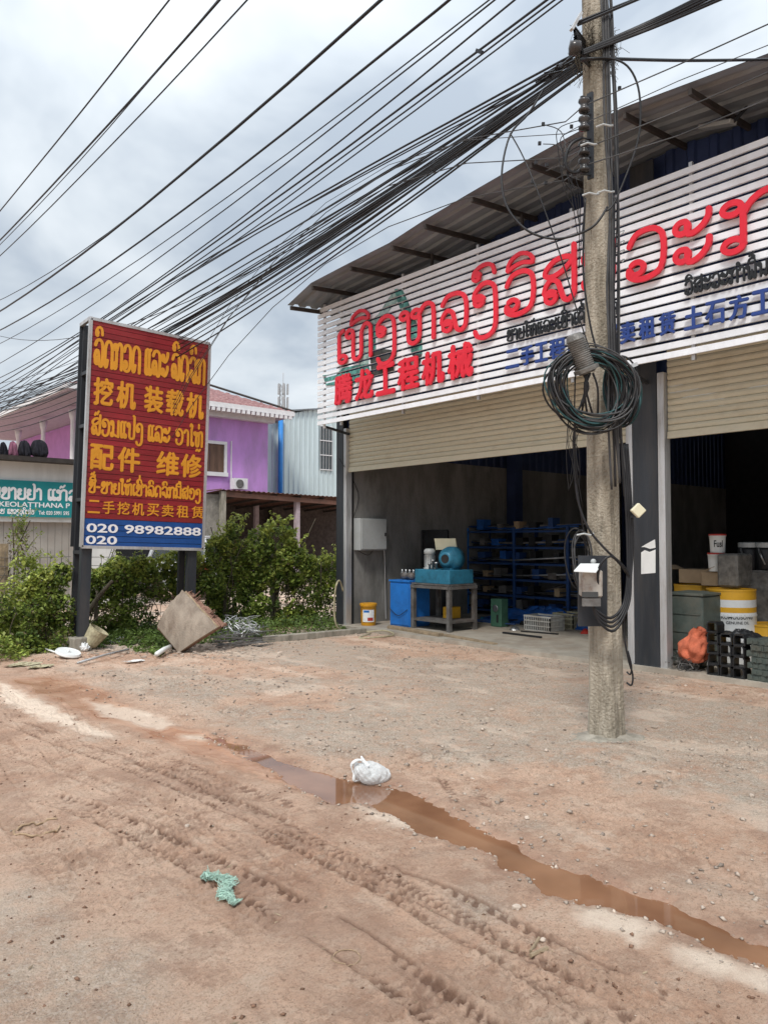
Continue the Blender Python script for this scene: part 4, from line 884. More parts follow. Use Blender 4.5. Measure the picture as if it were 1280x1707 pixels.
for i, (xa, ya, xb, yb) in enumerate(A1):
    wire([((xa+xb)/2, (ya+yb)/2-2+random.uniform(-5, 5)), (xb-60, yb+38+random.uniform(-4, 4)), (0, 660+i*3)], random.choice((.007, .009, .011)), 'one of the upper sheaf of wires leaving the pole clamp to the left', grp='upper sheaf of wires left of the pole', start=PD(xa, ya, 6.1))
for i in range(17):
    o_ = random.uniform(-6, 6) if i < 6 else random.uniform(-21, 20); xm = 640; wire([(880, 160+o_*.4), (640, 322+o_*1.6), (320, 545+o_*1.7+i*1.2), (0, 690+o_*2-10)], random.choice((.005, .006, .007, .010)), 'one of the thick sheaf of communication cables sweeping down left from the pole', grp='thick sheaf of communication cables', start=PD(968, 88+o_*.5, 6.1), xw=5.42)
for k, (a, b_, c) in enumerate([((860,178),(560,372),(200,545)), ((845,190),(600,355),(330,520))]):
    wire([a, b_, c], .007, ['thin wire sagging under the cable sheaf', 'thin twisted wire hanging below the sheaf near the loop', 'wire crossing the sheaf at a steeper angle'][k], xw=5.38, y1=30)
mb = MB(); 
for i in range(17):
    p0 = PD(968-i*3.6, 88+i*2.55, 6.1+i*.055); mb.tube([p0+Vector((random.uniform(-.03, .03), 0, random.uniform(-.035, .035))) , p0+RT*(-.10)+Vector((0, .02, -.045+random.uniform(-.03, .03)))], .009, 4)
tag(mb.build('cable_sheaf', 'rubber', at=PD(930, 110, 6.3)), 'thick lashed section of black cable sheaf just left of the pole', 'cable sheaf', kind='stuff')
# right of the pole: the same sheaf goes on up over the road side
for i in range(11):
    o_ = random.uniform(-8, 8); A = PD(972, 88+o_*.5, 6.05); B = PX(1085+random.uniform(-2, 2), 42+o_, 5.42); D = PX(1190, -6+o_*1.7, 5.42)
    E_ = D+(D-B)*3.2; P = crom([A, B, D, D+(D-B)*1.2+Vector((0, 0, .02)), E_+Vector((0, 0, .2))], 6); mb = MB(); mb.tube(P, random.choice((.008, .011, .014)), 5, False); tag(mb.build('overhead_wire', 'rubber', at=A, smooth=True), 'one of the black cables rising right from the pole top out of view', 'overhead wire', 'cables rising right of the pole')
for (x1, y1_, x2, y2_, lab) in [(960, 38, 1060, -2, 'upper cable of a pair rising right from the clamp'), (962, 42, 1075, -6, 'lower cable of a pair rising right from the clamp')]:
    A = PD(x1, y1_, 6.05); D = PX(x2, y2_, 5.42); mb = MB(); mb.tube([A, D, D+(D-A)*2], .011, 5, False); tag(mb.build('overhead_wire', 'rubber', at=A), lab, 'overhead wire')
A, B = PD(968, 99, 6.1), Vector((8.15, 1.0, 6.05)); B = PX(1300, 99, 7.5); mb = MB(); mb.tube(crom([A, PD(1010, 98, 6.05), A.lerp(B, .5)+Vector((0, 0, -.01)), B, B+(B-A)*.3], 5), .013, 6); tag(mb.build('overhead_wire', 'rubber', at=A, smooth=True), 'level black cable running right from the pole to the shop roof', 'overhead wire')
# four low wires on the rack
for i, (l1, l2, r1, r2, lab) in enumerate([((900,207),(350,578),(1280,40),(1130,108),'topmost bare wire on the insulator rack'), ((900,222),(350,560),(1280,75),(1130,135),'thin wire below the topmost rack wire'), ((900,262),(340,590),(1280,120),(1130,185),'middle wire of the insulator rack'), ((900,305),(345,640),(1280,165),(1130,226),'lowest wire of the insulator rack')]):
    st_ = SP[i]; W_ = [PX(*l1, 5.36), PX(*l2, 5.36)]; m1 = 'cable_grey'
    ys = np.array([st_.y]+[p.y for p in W_]); zs = np.array([st_.z]+[p.z for p in W_]); co = np.polyfit(ys, zs, 2); R2 = PX(*r2, 5.30); R1 = PX(*r1, 5.30)
    P = [R1+(R1-R2)*4, R1, R2, st_]+[Vector((5.36, y, np.polyval(co, y))) for y in np.linspace(st_.y+.4, 30, 24)]
    mb = MB(); mb.tube(P, .0052 if i != 1 else .0035, 5, False); tag(mb.build('rack_wire', m1, at=st_), lab, 'overhead wire')
    for q in ((905-i*6, 207+i*32), (952, 205+i*6) if i == 1 else (1032, 147) if i == 0 else (915-i*2, 215+i*30)):
        c = PD(*q, 6.25); mb = MB(); mb.obox(c, RT*.012, UP*.013, FW*.010); tag(mb.build('wire_connector', 'rubber', at=c), 'small black tap connector clipped on a low wire near the pole', 'connector', 'tap connectors on the low wires')
for i, (a, b_, c) in enumerate([((907,208),(935,220),(945,262)), ((905,240),(932,244),(940,270)), ((910,285),(935,277),(955,292)), ((915,308),(940,292),(965,300))]): run('tap_wire', 'thin tap wire arching between a connector and the rack', [(*a, 6.2), (*b_, 6.1), (*c, 6.0)], .004, 'cable_grey', 'tap wires beside the rack', n=4)
# the next pole along the road carries the far ends
p2 = thing('utility_pole', 'concrete utility pole further along the road', 'utility pole', (5.45, 46, 0)); pole_mesh(p2, Vector((5.45, 46, 0)), 11.5)

# ------------------------------------------------------------------ inside the left bay
FZ = .045
def onfl(px, py): return G(px, py, FZ)
cbx = thing('electric_cabinet', 'pale grey steel electric cabinet fixed to the left wall inside the bay', 'electric cabinet', PY(618, 890, 11.1))
a, b_ = PY(599, 864, 11.0), PY(641, 917, 11.0); mb = MB(); mb.box((a.x, 10.98, b_.z), (b_.x+.03, 11.17, a.z)); mb.build('case', 'box_grey', cbx, bevel=.006)
mb = MB(); mb.box((a.x+.02, 10.955, b_.z+.02), (b_.x+.01, 10.975, a.z-.02)); mb.build('door', 'box_grey', cbx, bevel=.003)
mb = MB(); mb.box((b_.x-.04, 10.93, (a.z+b_.z)/2-.03), (b_.x-.02, 10.957, (a.z+b_.z)/2+.03)); mb.build('handle', 'black_part', cbx)
mb = MB(); mb.tube(crom([(b_.x+.04, 11.1, a.z-.3), (b_.x+.10, 11.12, b_.z-.1), (b_.x+.12, 11.13, 1.0), (b_.x+.12, 11.1, .1)]), .011, 6); mb.build('conduit', 'galv', cbx)
mb = MB(); mb.tube(crom([(a.x, 11.15, a.z+.05), (a.x+.1, 11.16, a.z+.5), (a.x-.35, 11.16, a.z+1.1)]), .006, 5); mb.tube(crom([(a.x, 11.05, b_.z), (a.x+.2, 11.0, b_.z-.09), (a.x+.4, 11.08, b_.z)]), .006, 5); mb.build('supply_cable', 'rubber', cbx)
# oil pail
def pail(nm, c, r_, h_, body, lid, lab, grp=None, label_txt=None, cat='bucket'):
    t_ = thing(nm, lab, cat, c, grp); k = r_/.14
    mb = MB(); mb.lathe([(r_*.86, 0), (r_*.88, .005), (r_*.93, h_*.5), (r_*.98, h_*.86), (r_*1.04, h_*.87), (r_*1.04, h_*.91), (r_*.99, h_*.91)], 24, c); mb.build('body', body, t_, True)
    mb = MB(); mb.lathe([(r_*1.02, h_*.905), (r_*1.06, h_*.91), (r_*1.06, h_*.985), (r_*1.0, h_), (r_*.9, h_*.985), (.001, h_*.985)], 24, c); mb.build('lid', lid, t_)
    return t_
c = onfl(614, 1042); pl_ = pail('oil_pail', c, .15, .40, 'yellow_plastic', 'yellow_plastic', 'yellow oil pail with a white printed label standing just inside the left bay')
def curved_label(par, c, r_, z0, z1, a0, a1, m_, nm='label', out=.003):
    mb = MB(); mb.grid(lambda s_, t_: (c.x+math.cos(a0+(a1-a0)*s_)*(r_+out), c.y+math.sin(a0+(a1-a0)*s_)*(r_+out), c.z+z0+(z1-z0)*t_), 10, 1); return mb.build(nm, m_, par)
ang = math.atan2(-c.y, -c.x)
curved_label(pl_, c, .146, .07, .29, ang-.75, ang+.75, 'paper'); curved_label(pl_, c, .146, .09, .15, ang-.1, ang+.6, 'red_plastic', 'print_block', .0045); curved_label(pl_, c, .146, .24, .28, ang-.6, ang+.1, 'cabinet_blue', 'print_block', .0045)
# blue box cabinet
def shelfbox(nm, lab, cat, px0, px1, py, h_, dp, m_, top=None):
    a, b_ = onfl(px0, py[0]), onfl(px1, py[1]); x = (a.x+b_.x)/2; t_ = thing(nm, lab, cat, (x, b_.y, FZ)); mb = MB(); mb.box((x, b_.y, FZ), (x+dp, a.y, FZ+h_)); mb.build('body', m_, t_, bevel=.01); return t_, x, a.y, b_.y
t_, bx, by1, by0 = shelfbox('blue_cabinet', 'bright blue steel cabinet left of the work table, a metal casting on top', 'cabinet', 649, 684, (1042, 1046), .80, .5, 'cabinet_blue')
mb = MB(); mb.box((bx-.012, by0+.02, FZ+.03), (bx-.002, by1-.02, FZ+.76)); mb.build('door', 'cabinet_blue', t_, bevel=.003); mb = MB(); mb.box((bx-.02, by0-.01, FZ+.80), (bx+.52, by1+.01, FZ+.83)); mb.build('top_plate', 'cabinet_blue', t_)
mb = MB(); mb.tube(crom([(bx-.03, by1-.03, .35), (bx-.04, (by0+by1)/2, .24), (bx-.03, by0+.03, .36)]), .006, 5); mb.build('cable', 'rubber', t_)
t2 = thing('metal_casting', 'small grey metal casting lying on the blue cabinet', 'machine part', (bx+.2, (by0+by1)/2, FZ+.83))
cc = Vector((bx+.2, (by0+by1)/2, FZ+.90)); mb = MB(); mb.lathe([(.02,-.2),(.06,-.19),(.07,-.1),(.055,-.08),(.055,.05),(.075,.06),(.075,.15),(.03,.16)], 16, cc, (.2, 1, 0)); mb.build('barrel', 'steel_worn', t2, True)
for k in range(4): mb = MB(); mb.lathe([(.03, 0), (.035, .02), (.02, .06), (.025, .10)], 10, cc+Vector((.0, -.15+.1*k, .02)), (0, 0, 1)); mb.build('boss', 'steel', t2, True)
mb = MB(); c = onfl(640, 1037)+Vector((.35, .1, 0)); mb.box(c, c+Vector((.35, .4, .3))); tag(mb.build('blue_crate', 'tarp_blue', at=c, bevel=.01), 'low dark blue crate in shade behind the blue cabinet', 'crate')
# work table
pa, pb, pc_ = onfl(690, 1046), onfl(744, 1055), onfl(778, 1051); tx0 = (pa.x+pb.x)/2; ty1, ty0 = pa.y, pb.y; tx1 = tx0+.68
tb = thing('work_table', 'grey angle-iron work table carrying the blue hydraulic unit', 'work table', (tx0, ty0, FZ)); th_ = .80
mb = MB(); mb.box((tx0, ty0, FZ+th_-.025), (tx1, ty1, FZ+th_)); mb.build('table_top', 'steel_worn', tb)
mb = MB()
for a, b_ in (((tx0, ty0), (tx1, ty0)), ((tx0, ty1), (tx1, ty1)), ((tx0, ty0), (tx0, ty1)), ((tx1, ty0), (tx1, ty1))): mb.bar((*a, FZ+th_-.06), (*b_, FZ+th_-.06), .05)
mb.build('apron', 'steel_worn', tb)
for x in (tx0+.03, tx1-.03):
    for y in (ty0+.03, ty1-.03): mb = MB(); mb.box((x-.035, y-.035, FZ), (x+.035, y+.035, FZ+th_-.03)); mb.build('leg', 'steel_worn', tb)
mb = MB(); mb.box((tx0, ty0, FZ+.14), (tx1, ty1, FZ+.18)); mb.build('shelf', 'steel_worn', tb)
hu = thing('hydraulic_unit', 'blue hydraulic crimping machine with electric motor on top of the work table', 'machine', (tx0+.1, ty0+.1, FZ+th_))
zt = FZ+th_; mb = MB(); mb.box((tx0+.03, ty0+.02, zt), (tx1-.06, ty1-.06, zt+.24)); mb.build('tank', 'machine_blue', hu, bevel=.008)
mc = Vector((tx0+.22, ty1-.24, zt+.24)); mb = MB(); mb.lathe([(.11, 0), (.11, .02), (.085, .03), (.085, .26), (.10, .27), (.10, .33), (.07, .36), (.02, .365)], 20, mc); mb.build('motor', 'box_grey', hu, True)
for k in range(14): a = k*2*PI/14; mb = MB(); mb.box((-.003, -.003, 0), (.010, .003, .2)); q = mb.mesh('cooling_fin', 'steel') if k == 0 else q; piece('cooling_fin', q, hu, mc-hu.location+Vector((math.cos(a)*.085, math.sin(a)*.085, .04)), (0, 0, a))
rc = Vector((tx0+.22, ty0+.24, zt+.43)); mb = MB(); axr = Vector((-1, -.25, 0)); mb.lathe([(.075,.10),(.12,.10),(.125,.02),(.19,.0),(.195,-.05),(.21,-.07),(.21,-.22),(.16,-.24),(.05,-.25)], 28, rc, axr); mb.build('crimp_head', 'machine_blue', hu, True)
mb = MB(); mb.lathe([(.075, 0), (.075, .012), (.001, .012)], 24, rc+axr.normalized()*.095, axr); mb.build('bore', 'shade_black', hu)
mb = MB(); mb.box((rc.x-.02, rc.y-.09, zt+.24), (rc.x+.2, rc.y+.09, zt+.27)); mb.build('foot', 'machine_blue', hu)
for k, (dy, h_) in enumerate(((0, .10), (.08, .14), (.16, .08))):
    mb = MB(); p = Vector((tx0+.08, (ty0+ty1)/2-.08+dy, zt+.24)); mb.lathe([(.02, 0), (.02, h_), (.035, h_), (.035, h_+.03), (.01, h_+.035)], 12, p); mb.build('valve', 'steel', hu, True)
mb = MB(); c = Vector((tx0+.42, (ty0+ty1)/2+.02, zt+.68)); mb.obox(c, (.06, -.2, 0), Vector((.02, 0, -.10)), (.015, .005, .002)); mb.build('tilted_cover', 'cream_plastic', hu)
c = onfl(705, 1040); fr = thing('display_frame', 'tall dark board with black frame standing against the wall behind the table', 'board', (tx1+.25, ty1-.2, FZ))
A_, B_ = PX(705, 885, tx1+.3), PX(746, 885, tx1+.3); mb = MB(); mb.box((tx1+.3, B_.y, FZ), (tx1+.33, A_.y, A_.z)); mb.build('panel', 'black_part', fr)
mb = MB(); zz = A_.z
for (p, q) in (((B_.y, FZ), (B_.y, zz)), ((A_.y, FZ), (A_.y, zz)), ((B_.y, zz), (A_.y, zz)), ((B_.y, zz-.35), (A_.y, zz-.35))): mb.bar((tx1+.29, p[0], p[1]), (tx1+.29, q[0], q[1]), .05, .04)
mb.build('frame', 'black_part', fr)
mb = MB(); c = Vector((tx0+.35, ty0+.3, FZ+.18)); mb.box(c, c+Vector((.25, .2, .2))); tag(mb.build('amber_box', 'drum_yellow', at=c, bevel=.01), 'dull yellow box on the lower shelf of the work table', 'box')
# storage rack with wrapped bars
rx = 12.0; ya, yb = PX(777, 930, rx).y, PX(945, 930, rx).y; rk2 = thing('storage_rack', 'tall blue steel rack with tiers of bundled bars in the dim back of the bay', 'rack', (rx, yb, FZ)); zt = PX(777, 880, rx).z
for y in (ya, (ya+yb)/2, yb):
    for dx_ in (0, .7): mb = MB(); mb.box((rx+dx_, y-.03, FZ), (rx+dx_+.05, y+.03, zt)); mb.build('upright', 'cabinet_blue' if y == ya and dx_ == 0 else 'shelf_blue', rk2)
for k in range(6):
    z = FZ+.12+(zt-FZ-.2)*k/5; mb = MB(); mb.box((rx+.01, yb, z-.03), (rx+.04, ya, z)); mb.box((rx+.01, yb, z-.001), (rx+.7, ya, z+.012)); mb.build('shelf', 'shelf_blue', rk2)
random.seed(5)
for k in range(6):
    z = FZ+.14+(zt-FZ-.2)*k/5
    for j in range(9):
        r_ = random.uniform(.012, .03); mb = MB(); x = rx+.05+j*.06; s0 = random.uniform(-.25, .0); mb.tube([(x, yb+s0, z+r_+random.uniform(0, .12)), (x+random.uniform(-.03, .03), (ya+yb)/2, z+r_+random.uniform(0, .05)), (x, ya+random.uniform(-.2, .2), z+r_+random.uniform(0, .1))], r_, 6)
        o = mb.build('bar_stock', random.choice(('steel', 'tarp_blue', 'steel_worn', 'black_part')), at=(x, yb, z), smooth=True); tag(o, 'one of the long bars lying on the %s tier of the blue rack' % ['lowest', 'second', 'third', 'fourth', 'fifth', 'top'][k], 'bar', 'bars on the %s tier of the blue rack' % ['lowest', 'second', 'third', 'fourth', 'fifth', 'top'][k])
for k in range(6):
    z = FZ+.155+(zt-FZ-.2)*k/5
    for j in range(5):
        y = yb+.15+(ya-yb-.35)*(j+random.uniform(-.25, .25)+.3)/5; w2, h2 = random.uniform(.10, .2), random.uniform(.10, .2); mb = MB(); mb.box((rx+.03, y, z), (rx+.25, y+w2, z+h2)); mb.box((rx+.02, y-.005, z+h2), (rx+.26, y+w2+.005, z+h2+.015))
        tag(mb.build('parts_box', random.choice(('black_part', 'shelf_blue', 'steel_worn', 'cardboard', 'tarp_blue')), at=(rx, y, z)), 'small box of parts, %s along the %s tier of the blue rack' % (['first from the right', 'second from the right', 'middle one', 'second from the left', 'first from the left'][j], ['lowest', 'second', 'third', 'fourth', 'fifth', 'top'][k]), 'box', 'boxes of parts on the blue rack')
for k in range(7):
    p0 = Vector((11.0+random.uniform(-.3, .5), PX(random.uniform(795, 900), 1030, 11.2).y, FZ+.03)); P = [p0]
    for j in range(5): P.append(P[-1]+Vector((random.uniform(-.15, .2), random.uniform(-.35, .35), random.uniform(-.01, .04)))); P[-1].z = max(P[-1].z, FZ+.02)
    mb = MB(); mb.tube(crom(P, 5), random.uniform(.010, .02), 6); tag(mb.build('floor_hose', random.choice(('rubber', 'shelf_blue', 'steel_worn')), at=p0, smooth=True), 'length of hose lying tangled on the bay floor before the blue rack', 'hose', 'hoses on the bay floor')
for k in range(12):
    c = Vector((11.1+random.uniform(-.2, .6), PX(random.uniform(790, 880), 1030, 11.2).y, FZ)); s_ = random.uniform(.04, .10)
    mb = MB(); mb.lathe([(s_*.5, 0), (s_, .01), (s_, s_*.8), (s_*.6, s_*.8), (s_*.6, s_*1.2), (.01, s_*1.2)], 12, c); tag(mb.build('small_fitting', random.choice(('steel_worn', 'black_part', 'machine_blue', 'steel')), at=c), 'small metal fitting lying on the bay floor among the hoses', 'fitting', 'fittings on the bay floor')
# green casting, crates, tarp, black bars, planks
c = onfl(826, 1045); gp = thing('green_casting', 'upright dark green machine casting with a round opening, on the bay floor', 'machine part', c)
mb = MB(); mb.obox(c+Vector((.1, 0, .25)), (.1, 0, 0), (0, .125, 0), (0, 0, .25)); mb.build('body', 'green_part', gp, bevel=.012)
mb = MB(); mb.lathe([(.05, 0), (.062, .004), (.062, .012), (.045, .012)], 20, c+Vector((-.002, 0, .33)), (-1, 0, 0)); mb.build('ring', 'steel', gp, True)
mb = MB(); mb.obox(c+Vector((-.004, -.04, .15)), (.004, 0, 0), (0, .02, 0), (0, 0, .07)); mb.build('slot', 'shade_black', gp)
def crate(px, py, w_, d_, h_, lab, m_='crate_white'):
    c = onfl(px, py); t_ = thing('plastic_crate', lab, 'crate', c)
    mb = MB(); mb.box((c.x, c.y-w_/2, FZ), (c.x+d_, c.y+w_/2, FZ+.015)); mb.box((c.x-.008, c.y-w_/2-.008, FZ+h_-.03), (c.x+.012, c.y+w_/2+.008, FZ+h_)); mb.box((c.x+d_-.012, c.y-w_/2-.008, FZ+h_-.03), (c.x+d_+.008, c.y+w_/2+.008, FZ+h_)); mb.box((c.x+.012, c.y-w_/2-.008, FZ+h_-.03), (c.x+d_-.012, c.y-w_/2+.012, FZ+h_)); mb.box((c.x+.012, c.y+w_/2-.012, FZ+h_-.03), (c.x+d_-.012, c.y+w_/2+.008, FZ+h_)); mb.build('rim', m_, t_)
    for nm, pts in (('front', [(c.x, c.y-w_/2+i*w_/14) for i in range(15)]), ('side', [(c.x+i*d_/10, c.y-w_/2) for i in range(11)])):
        mb = MB()
        for x, y in pts: mb.box((x-.006, y-.006, FZ+.015), (x+.006, y+.006, FZ+h_-.03))
        for zz in (.33, .66): mb.bar((*pts[0], FZ+h_*zz), (*pts[-1], FZ+h_*zz), .014, .018)
        tag(mb.build(nm+'_lattice', m_, t_), kind='stuff')
    mb = MB(); mb.box((c.x+.02, c.y-w_/2+.02, FZ+.02), (c.x+d_-.02, c.y+w_/2-.02, FZ+h_*.7)); mb.build('contents', 'steel_worn', t_)
crate(895, 1052, .55, .38, .26, 'white lattice plastic crate on the bay floor, nearer of two'); crate(938, 1048, .42, .4, .27, 'grey plastic crate on the bay floor, right of the white one', 'old_plastic')
def heap(nm, lab, cat, c, sx, sy, sz, m_, seed=0, n=22):
    rr = random.Random(seed); ph_ = [rr.uniform(0, 6) for _ in range(8)]
    def f(u_, v_):
        a = u_*2*PI; r_ = v_; k = 1+.16*math.sin(3*a+ph_[0])+.09*math.sin(7*a+ph_[1]); hgt = (1-r_**2.2)*(.72+.18*math.sin(5*r_*3+2*a+ph_[2])+.12*math.sin(9*a+ph_[3]+5*r_))
        return (c[0]+math.cos(a)*sx*r_*k, c[1]+math.sin(a)*sy*r_*k, c[2]+max(0, sz*hgt))
    mb = MB(); mb.grid(f, n*2, n//2); return tag(mb.build(nm, m_, at=c, smooth=True), lab, cat)
c = onfl(905, 1035); heap('blue_tarpaulin', 'crumpled blue tarpaulin spread over goods behind the crates', 'tarpaulin', (11.55, PX(905, 1040, 11.5).y, FZ), .38, 1.45, .34, 'tarp_blue', 3)
for k, (a, b_) in enumerate((((700, 1058), (868, 1062)),)):
    pass
def plank(a, b_, w_, h_, lab, m_='timber', z=None, grp=None):
    A, B = a, b_; mb = MB(); mb.bar(A+Vector((0, 0, h_/2)), B+Vector((0, 0, h_/2)), w_, h_); o = mb.build('plank', m_, at=A, bevel=min(.006, h_/4)); return tag(o, lab, 'plank', grp)
plank(onfl(650, 1047), onfl(735, 1061), .13, .05, 'grey timber plank at the threshold in front of the blue cabinet')
plank(onfl(740, 1060)+Vector((0, 0, .0)), G(826, 1076, .03), .09, .035, 'thin pale timber batten lying right of the first plank')
plank(onfl(838, 1056), onfl(902, 1064), .05, .03, 'short black bar lying on the bay floor near the crates', 'black_part')
plank(onfl(868, 1053), onfl(930, 1058), .05, .02, 'thin black strip on the bay floor before the crates', 'black_part')
for k, (x, y, m_) in enumerate(((975, 1056, 'red_plastic'), (984, 1050, 'green_part'), (858, 1050, 'steel'))): c = onfl(x, y); heap('scrap', ['small red rag by the crates', 'small green scrap beside the red rag', 'bright metal scrap left of the crates'][k], 'scrap', c, .09, .09, .09, m_, k, 10)
c = onfl(930, 1045)+Vector((1.6, .3, 0)); eng = thing('engine_assembly', 'dim bulky engine assembly behind the crates in the back of the bay', 'engine', c)
mb = MB(); mb.obox(c+Vector((0, 0, .55)), (.35, 0, .05), (0, .4, .05), (0, 0, .3)); mb.build('block', 'steel_worn', eng, bevel=.04)
for k in range(4): mb = MB(); mb.lathe([(.05, 0), (.09, .02), (.09, .12), (.05, .15)], 14, c+Vector((-.3+.1*k, -.35+.2*k, .85)), (.3*k-.4, .3, 1)); mb.build('housing', 'old_plastic' if k == 1 else 'steel_worn', eng, True)
mb = MB(); mb.box((c.x-.3, c.y-.3, FZ), (c.x+.3, c.y+.3, c.z+.3)); mb.build('stand', 'black_part', eng)
mb = MB(); mb.tube([c+Vector((-.2, .1, .75)), c+Vector((-.8, 1.5, .35))], .03, 7); mb.build('shaft', 'steel_worn', eng)
# paper on the column
pp = MB(); A_ = PX(1067, 912, XF-.06); pts = [(1069, 908), (1080, 905), (1092, 896), (1092, 955), (1069, 956)]
def sheet(pts, X_, nm, lab, m_, cat):
    q = [PX(*p, X_) for p in pts]; mb = MB(); n = len(q); mb.add(q+[p+Vector((.002, 0, 0)) for p in q], [tuple(range(n)), tuple(range(n, 2*n))[::-1]]+[(i, i+n, (i+1) % n+n, (i+1) % n) for i in range(n)]); return tag(mb.build(nm, m_, at=q[0]), lab, cat)
sheet([(1068, 921), (1074, 917), (1082, 920), (1092, 916), (1092, 955), (1068, 957)], XF-.056, 'paper_notice', 'torn white paper notice stuck on the dark column', 'paper', 'notice')
sheet([(1068, 912), (1078, 906), (1091, 899), (1092, 913), (1083, 915), (1074, 912)], XF-.056, 'paper_scrap', 'torn upper scrap of paper above the notice on the column', 'paper', 'paper scrap')

# ------------------------------------------------------------------ inside the right bay
def drum(c, r_, h_, lab, bands, cat='drum', seed=0):
    t_ = thing('oil_drum', lab, cat, c)
    for i, (z0, z1, m_) in enumerate(bands):
        pr = [(r_, z0*h_)]; 
        for q in (.33, .66):
            if z0 < q < z1: pr += [(r_, (q-.02)*h_), (r_*1.03, q*h_), (r_, (q+.02)*h_)]
        pr.append((r_, z1*h_)); mb = MB(); mb.lathe(pr, 36, c); mb.f = mb.f[:-2]; mb.build('painted_band', m_, t_, True)
    mb = MB(); mb.lathe([(r_*1.0, h_*.0), (r_*1.02, 0.01)], 36, c); mb.lathe([(r_*1.02, h_-.015), (r_*1.02, h_+.005), (r_*.97, h_+.005), (r_*.97, h_-.01), (.01, h_-.01)], 36, c); mb.build('rim', bands[-1][2], t_)
    return t_
YB = [(0, .70, 'drum_white'), (.70, .77, 'drum_yellow'), (.77, .87, 'drum_white'), (.87, 1, 'drum_yellow')]
d0 = PX(1219, 1060, 9.75); d0 = Vector((9.75, d0.y, FZ)); dr_ = drum(d0, .29, .93, 'white and yellow oil drum with black lettering behind the stacked brackets', YB)
ang = math.atan2(-d0.y, -d0.x); 
def wrap_text(s_, par, c, r_, zc, hgt, amid, span, m_, out=.003, off=.02):
    V, F_, B = textmesh(s_, off); x0, x1 = V[:, 0].min(), V[:, 0].max(); y0, y1 = V[:, 1].min(), V[:, 1].max(); mb = MB(); P = []
    for p in V: a = amid-span/2+(p[0]-x0)/(x1-x0)*span; P.append((c.x+math.cos(a)*(r_+out), c.y+math.sin(a)*(r_+out), c.z+zc+((p[1]-y0)/(y1-y0)-.5)*hgt))
    mb.add(P, F_); return mb.build('lettering', m_, par)
wrap_text('KUMOUSONG', dr_, d0, .29, .60, .055, ang+.26, 1.35, 'black_letter', off=.012); wrap_text('GENUINE OIL', dr_, d0, .29, .53, .035, ang+.26, .95, 'black_letter', off=.01)
d1 = PX(1152, 1050, 10.2); d1 = Vector((10.35, d1.y, FZ)); drum(d1, .29, .93, 'second yellow and white oil drum, half hidden behind the first', YB)
d3 = PX(1290, 1050, 10.0); d3 = Vector((10.0, d3.y, FZ)); drum(d3, .29, .5, 'short dull yellow can at the right edge of the view', [(0, 1, 'drum_yellow')], 'can')
a = onfl(1112, 1113); gb = thing('steel_tank', 'grey green rectangular steel tank beside the column in the right bay', 'tank', (8.95, a.y, FZ)); yy1 = PX(1108, 1000, 9.0).y; yy0 = PX(1170, 1000, 9.0).y
mb = MB(); mb.box((9.0, yy0, FZ+.01), (9.6, yy1, FZ+.87)); mb.build('body', 'drum_green', gb, bevel=.02)
mb = MB(); mb.box((8.99, yy0-.01, FZ+.87), (9.61, yy1+.01, FZ+.90)); mb.build('lid', 'drum_green', gb, bevel=.005)
for k in range(3): mb = MB(); mb.box((8.99, yy0+.03, FZ+.2+.22*k), (8.997, yy1-.03, FZ+.215+.22*k)); mb.build('rib', 'drum_green', gb)
c = Vector((d1.x-.05, d1.y-.05, FZ+.94)); mb = MB(); mb.box((c.x-.15, c.y-.26, c.z+.02), (c.x+.2, c.y+.2, c.z+.21)); bx_ = mb.build('cardboard_box', 'cardboard', at=c, bevel=.004); tag(bx_, 'open brown cardboard box on the rear drum', 'box')
for s_ in (0, 1): mb = MB(); mb.bar((c.x-.15, c.y+.2-.46*s_, c.z+.21), (c.x-.15+.0, c.y+.32-.7*s_, c.z+.26), .3, .006); f_ = mb.build('flap', 'cardboard', bx_)
P_ = lambda x, X_: PX(x, 950, X_).y
zd = FZ+.94
c = Vector((10.1, P_(1196, 10.1), 1.43)); pb_ = pail('grease_pail', c, .105, .25, 'white_plastic', 'red_plastic', 'white pail with a red lid, topmost on the stack above the drums'); put = MB(); wrap_text('Fusl', pb_, c, .1, .12, .09, math.atan2(-c.y, -c.x)+.1, 1.1, 'black_letter')
c = Vector((10.1, P_(1193, 10.1), 1.18)); pb_ = pail('grease_pail', c, .105, .25, 'white_plastic', 'red_plastic', 'red lidded pail directly beneath the topmost pail')
mb = MB(); c = Vector((10.0, P_(1215, 10.0), zd)); mb.box((c.x-.1, c.y-.15, c.z), (c.x+.35, c.y+.12, 1.42)); w_ = mb.build('wrapped_parcel', 'grey_wrap', at=c, bevel=.025); tag(w_, 'grey shrink-wrapped upright parcel on top of the front drum', 'parcel')
mb = MB(); c = Vector((10.05, P_(1182, 10.05), zd)); mb.box((c.x, c.y-.12, c.z), (c.x+.25, c.y+.12, 1.17)); tag(mb.build('printed_carton', 'cardboard', at=c, bevel=.006), 'small printed carton under the red lidded pails', 'carton')
mb = MB(); c = Vector((10.3, P_(1262, 10.3), FZ)); mb.box((c.x, c.y-.6, c.z), (c.x+.5, c.y+.33, 1.2)); tag(mb.build('wrapped_pallet', 'grey_wrap', at=c, bevel=.03), 'tall grey wrapped stack of goods at the right edge, behind the drum', 'wrapped goods')
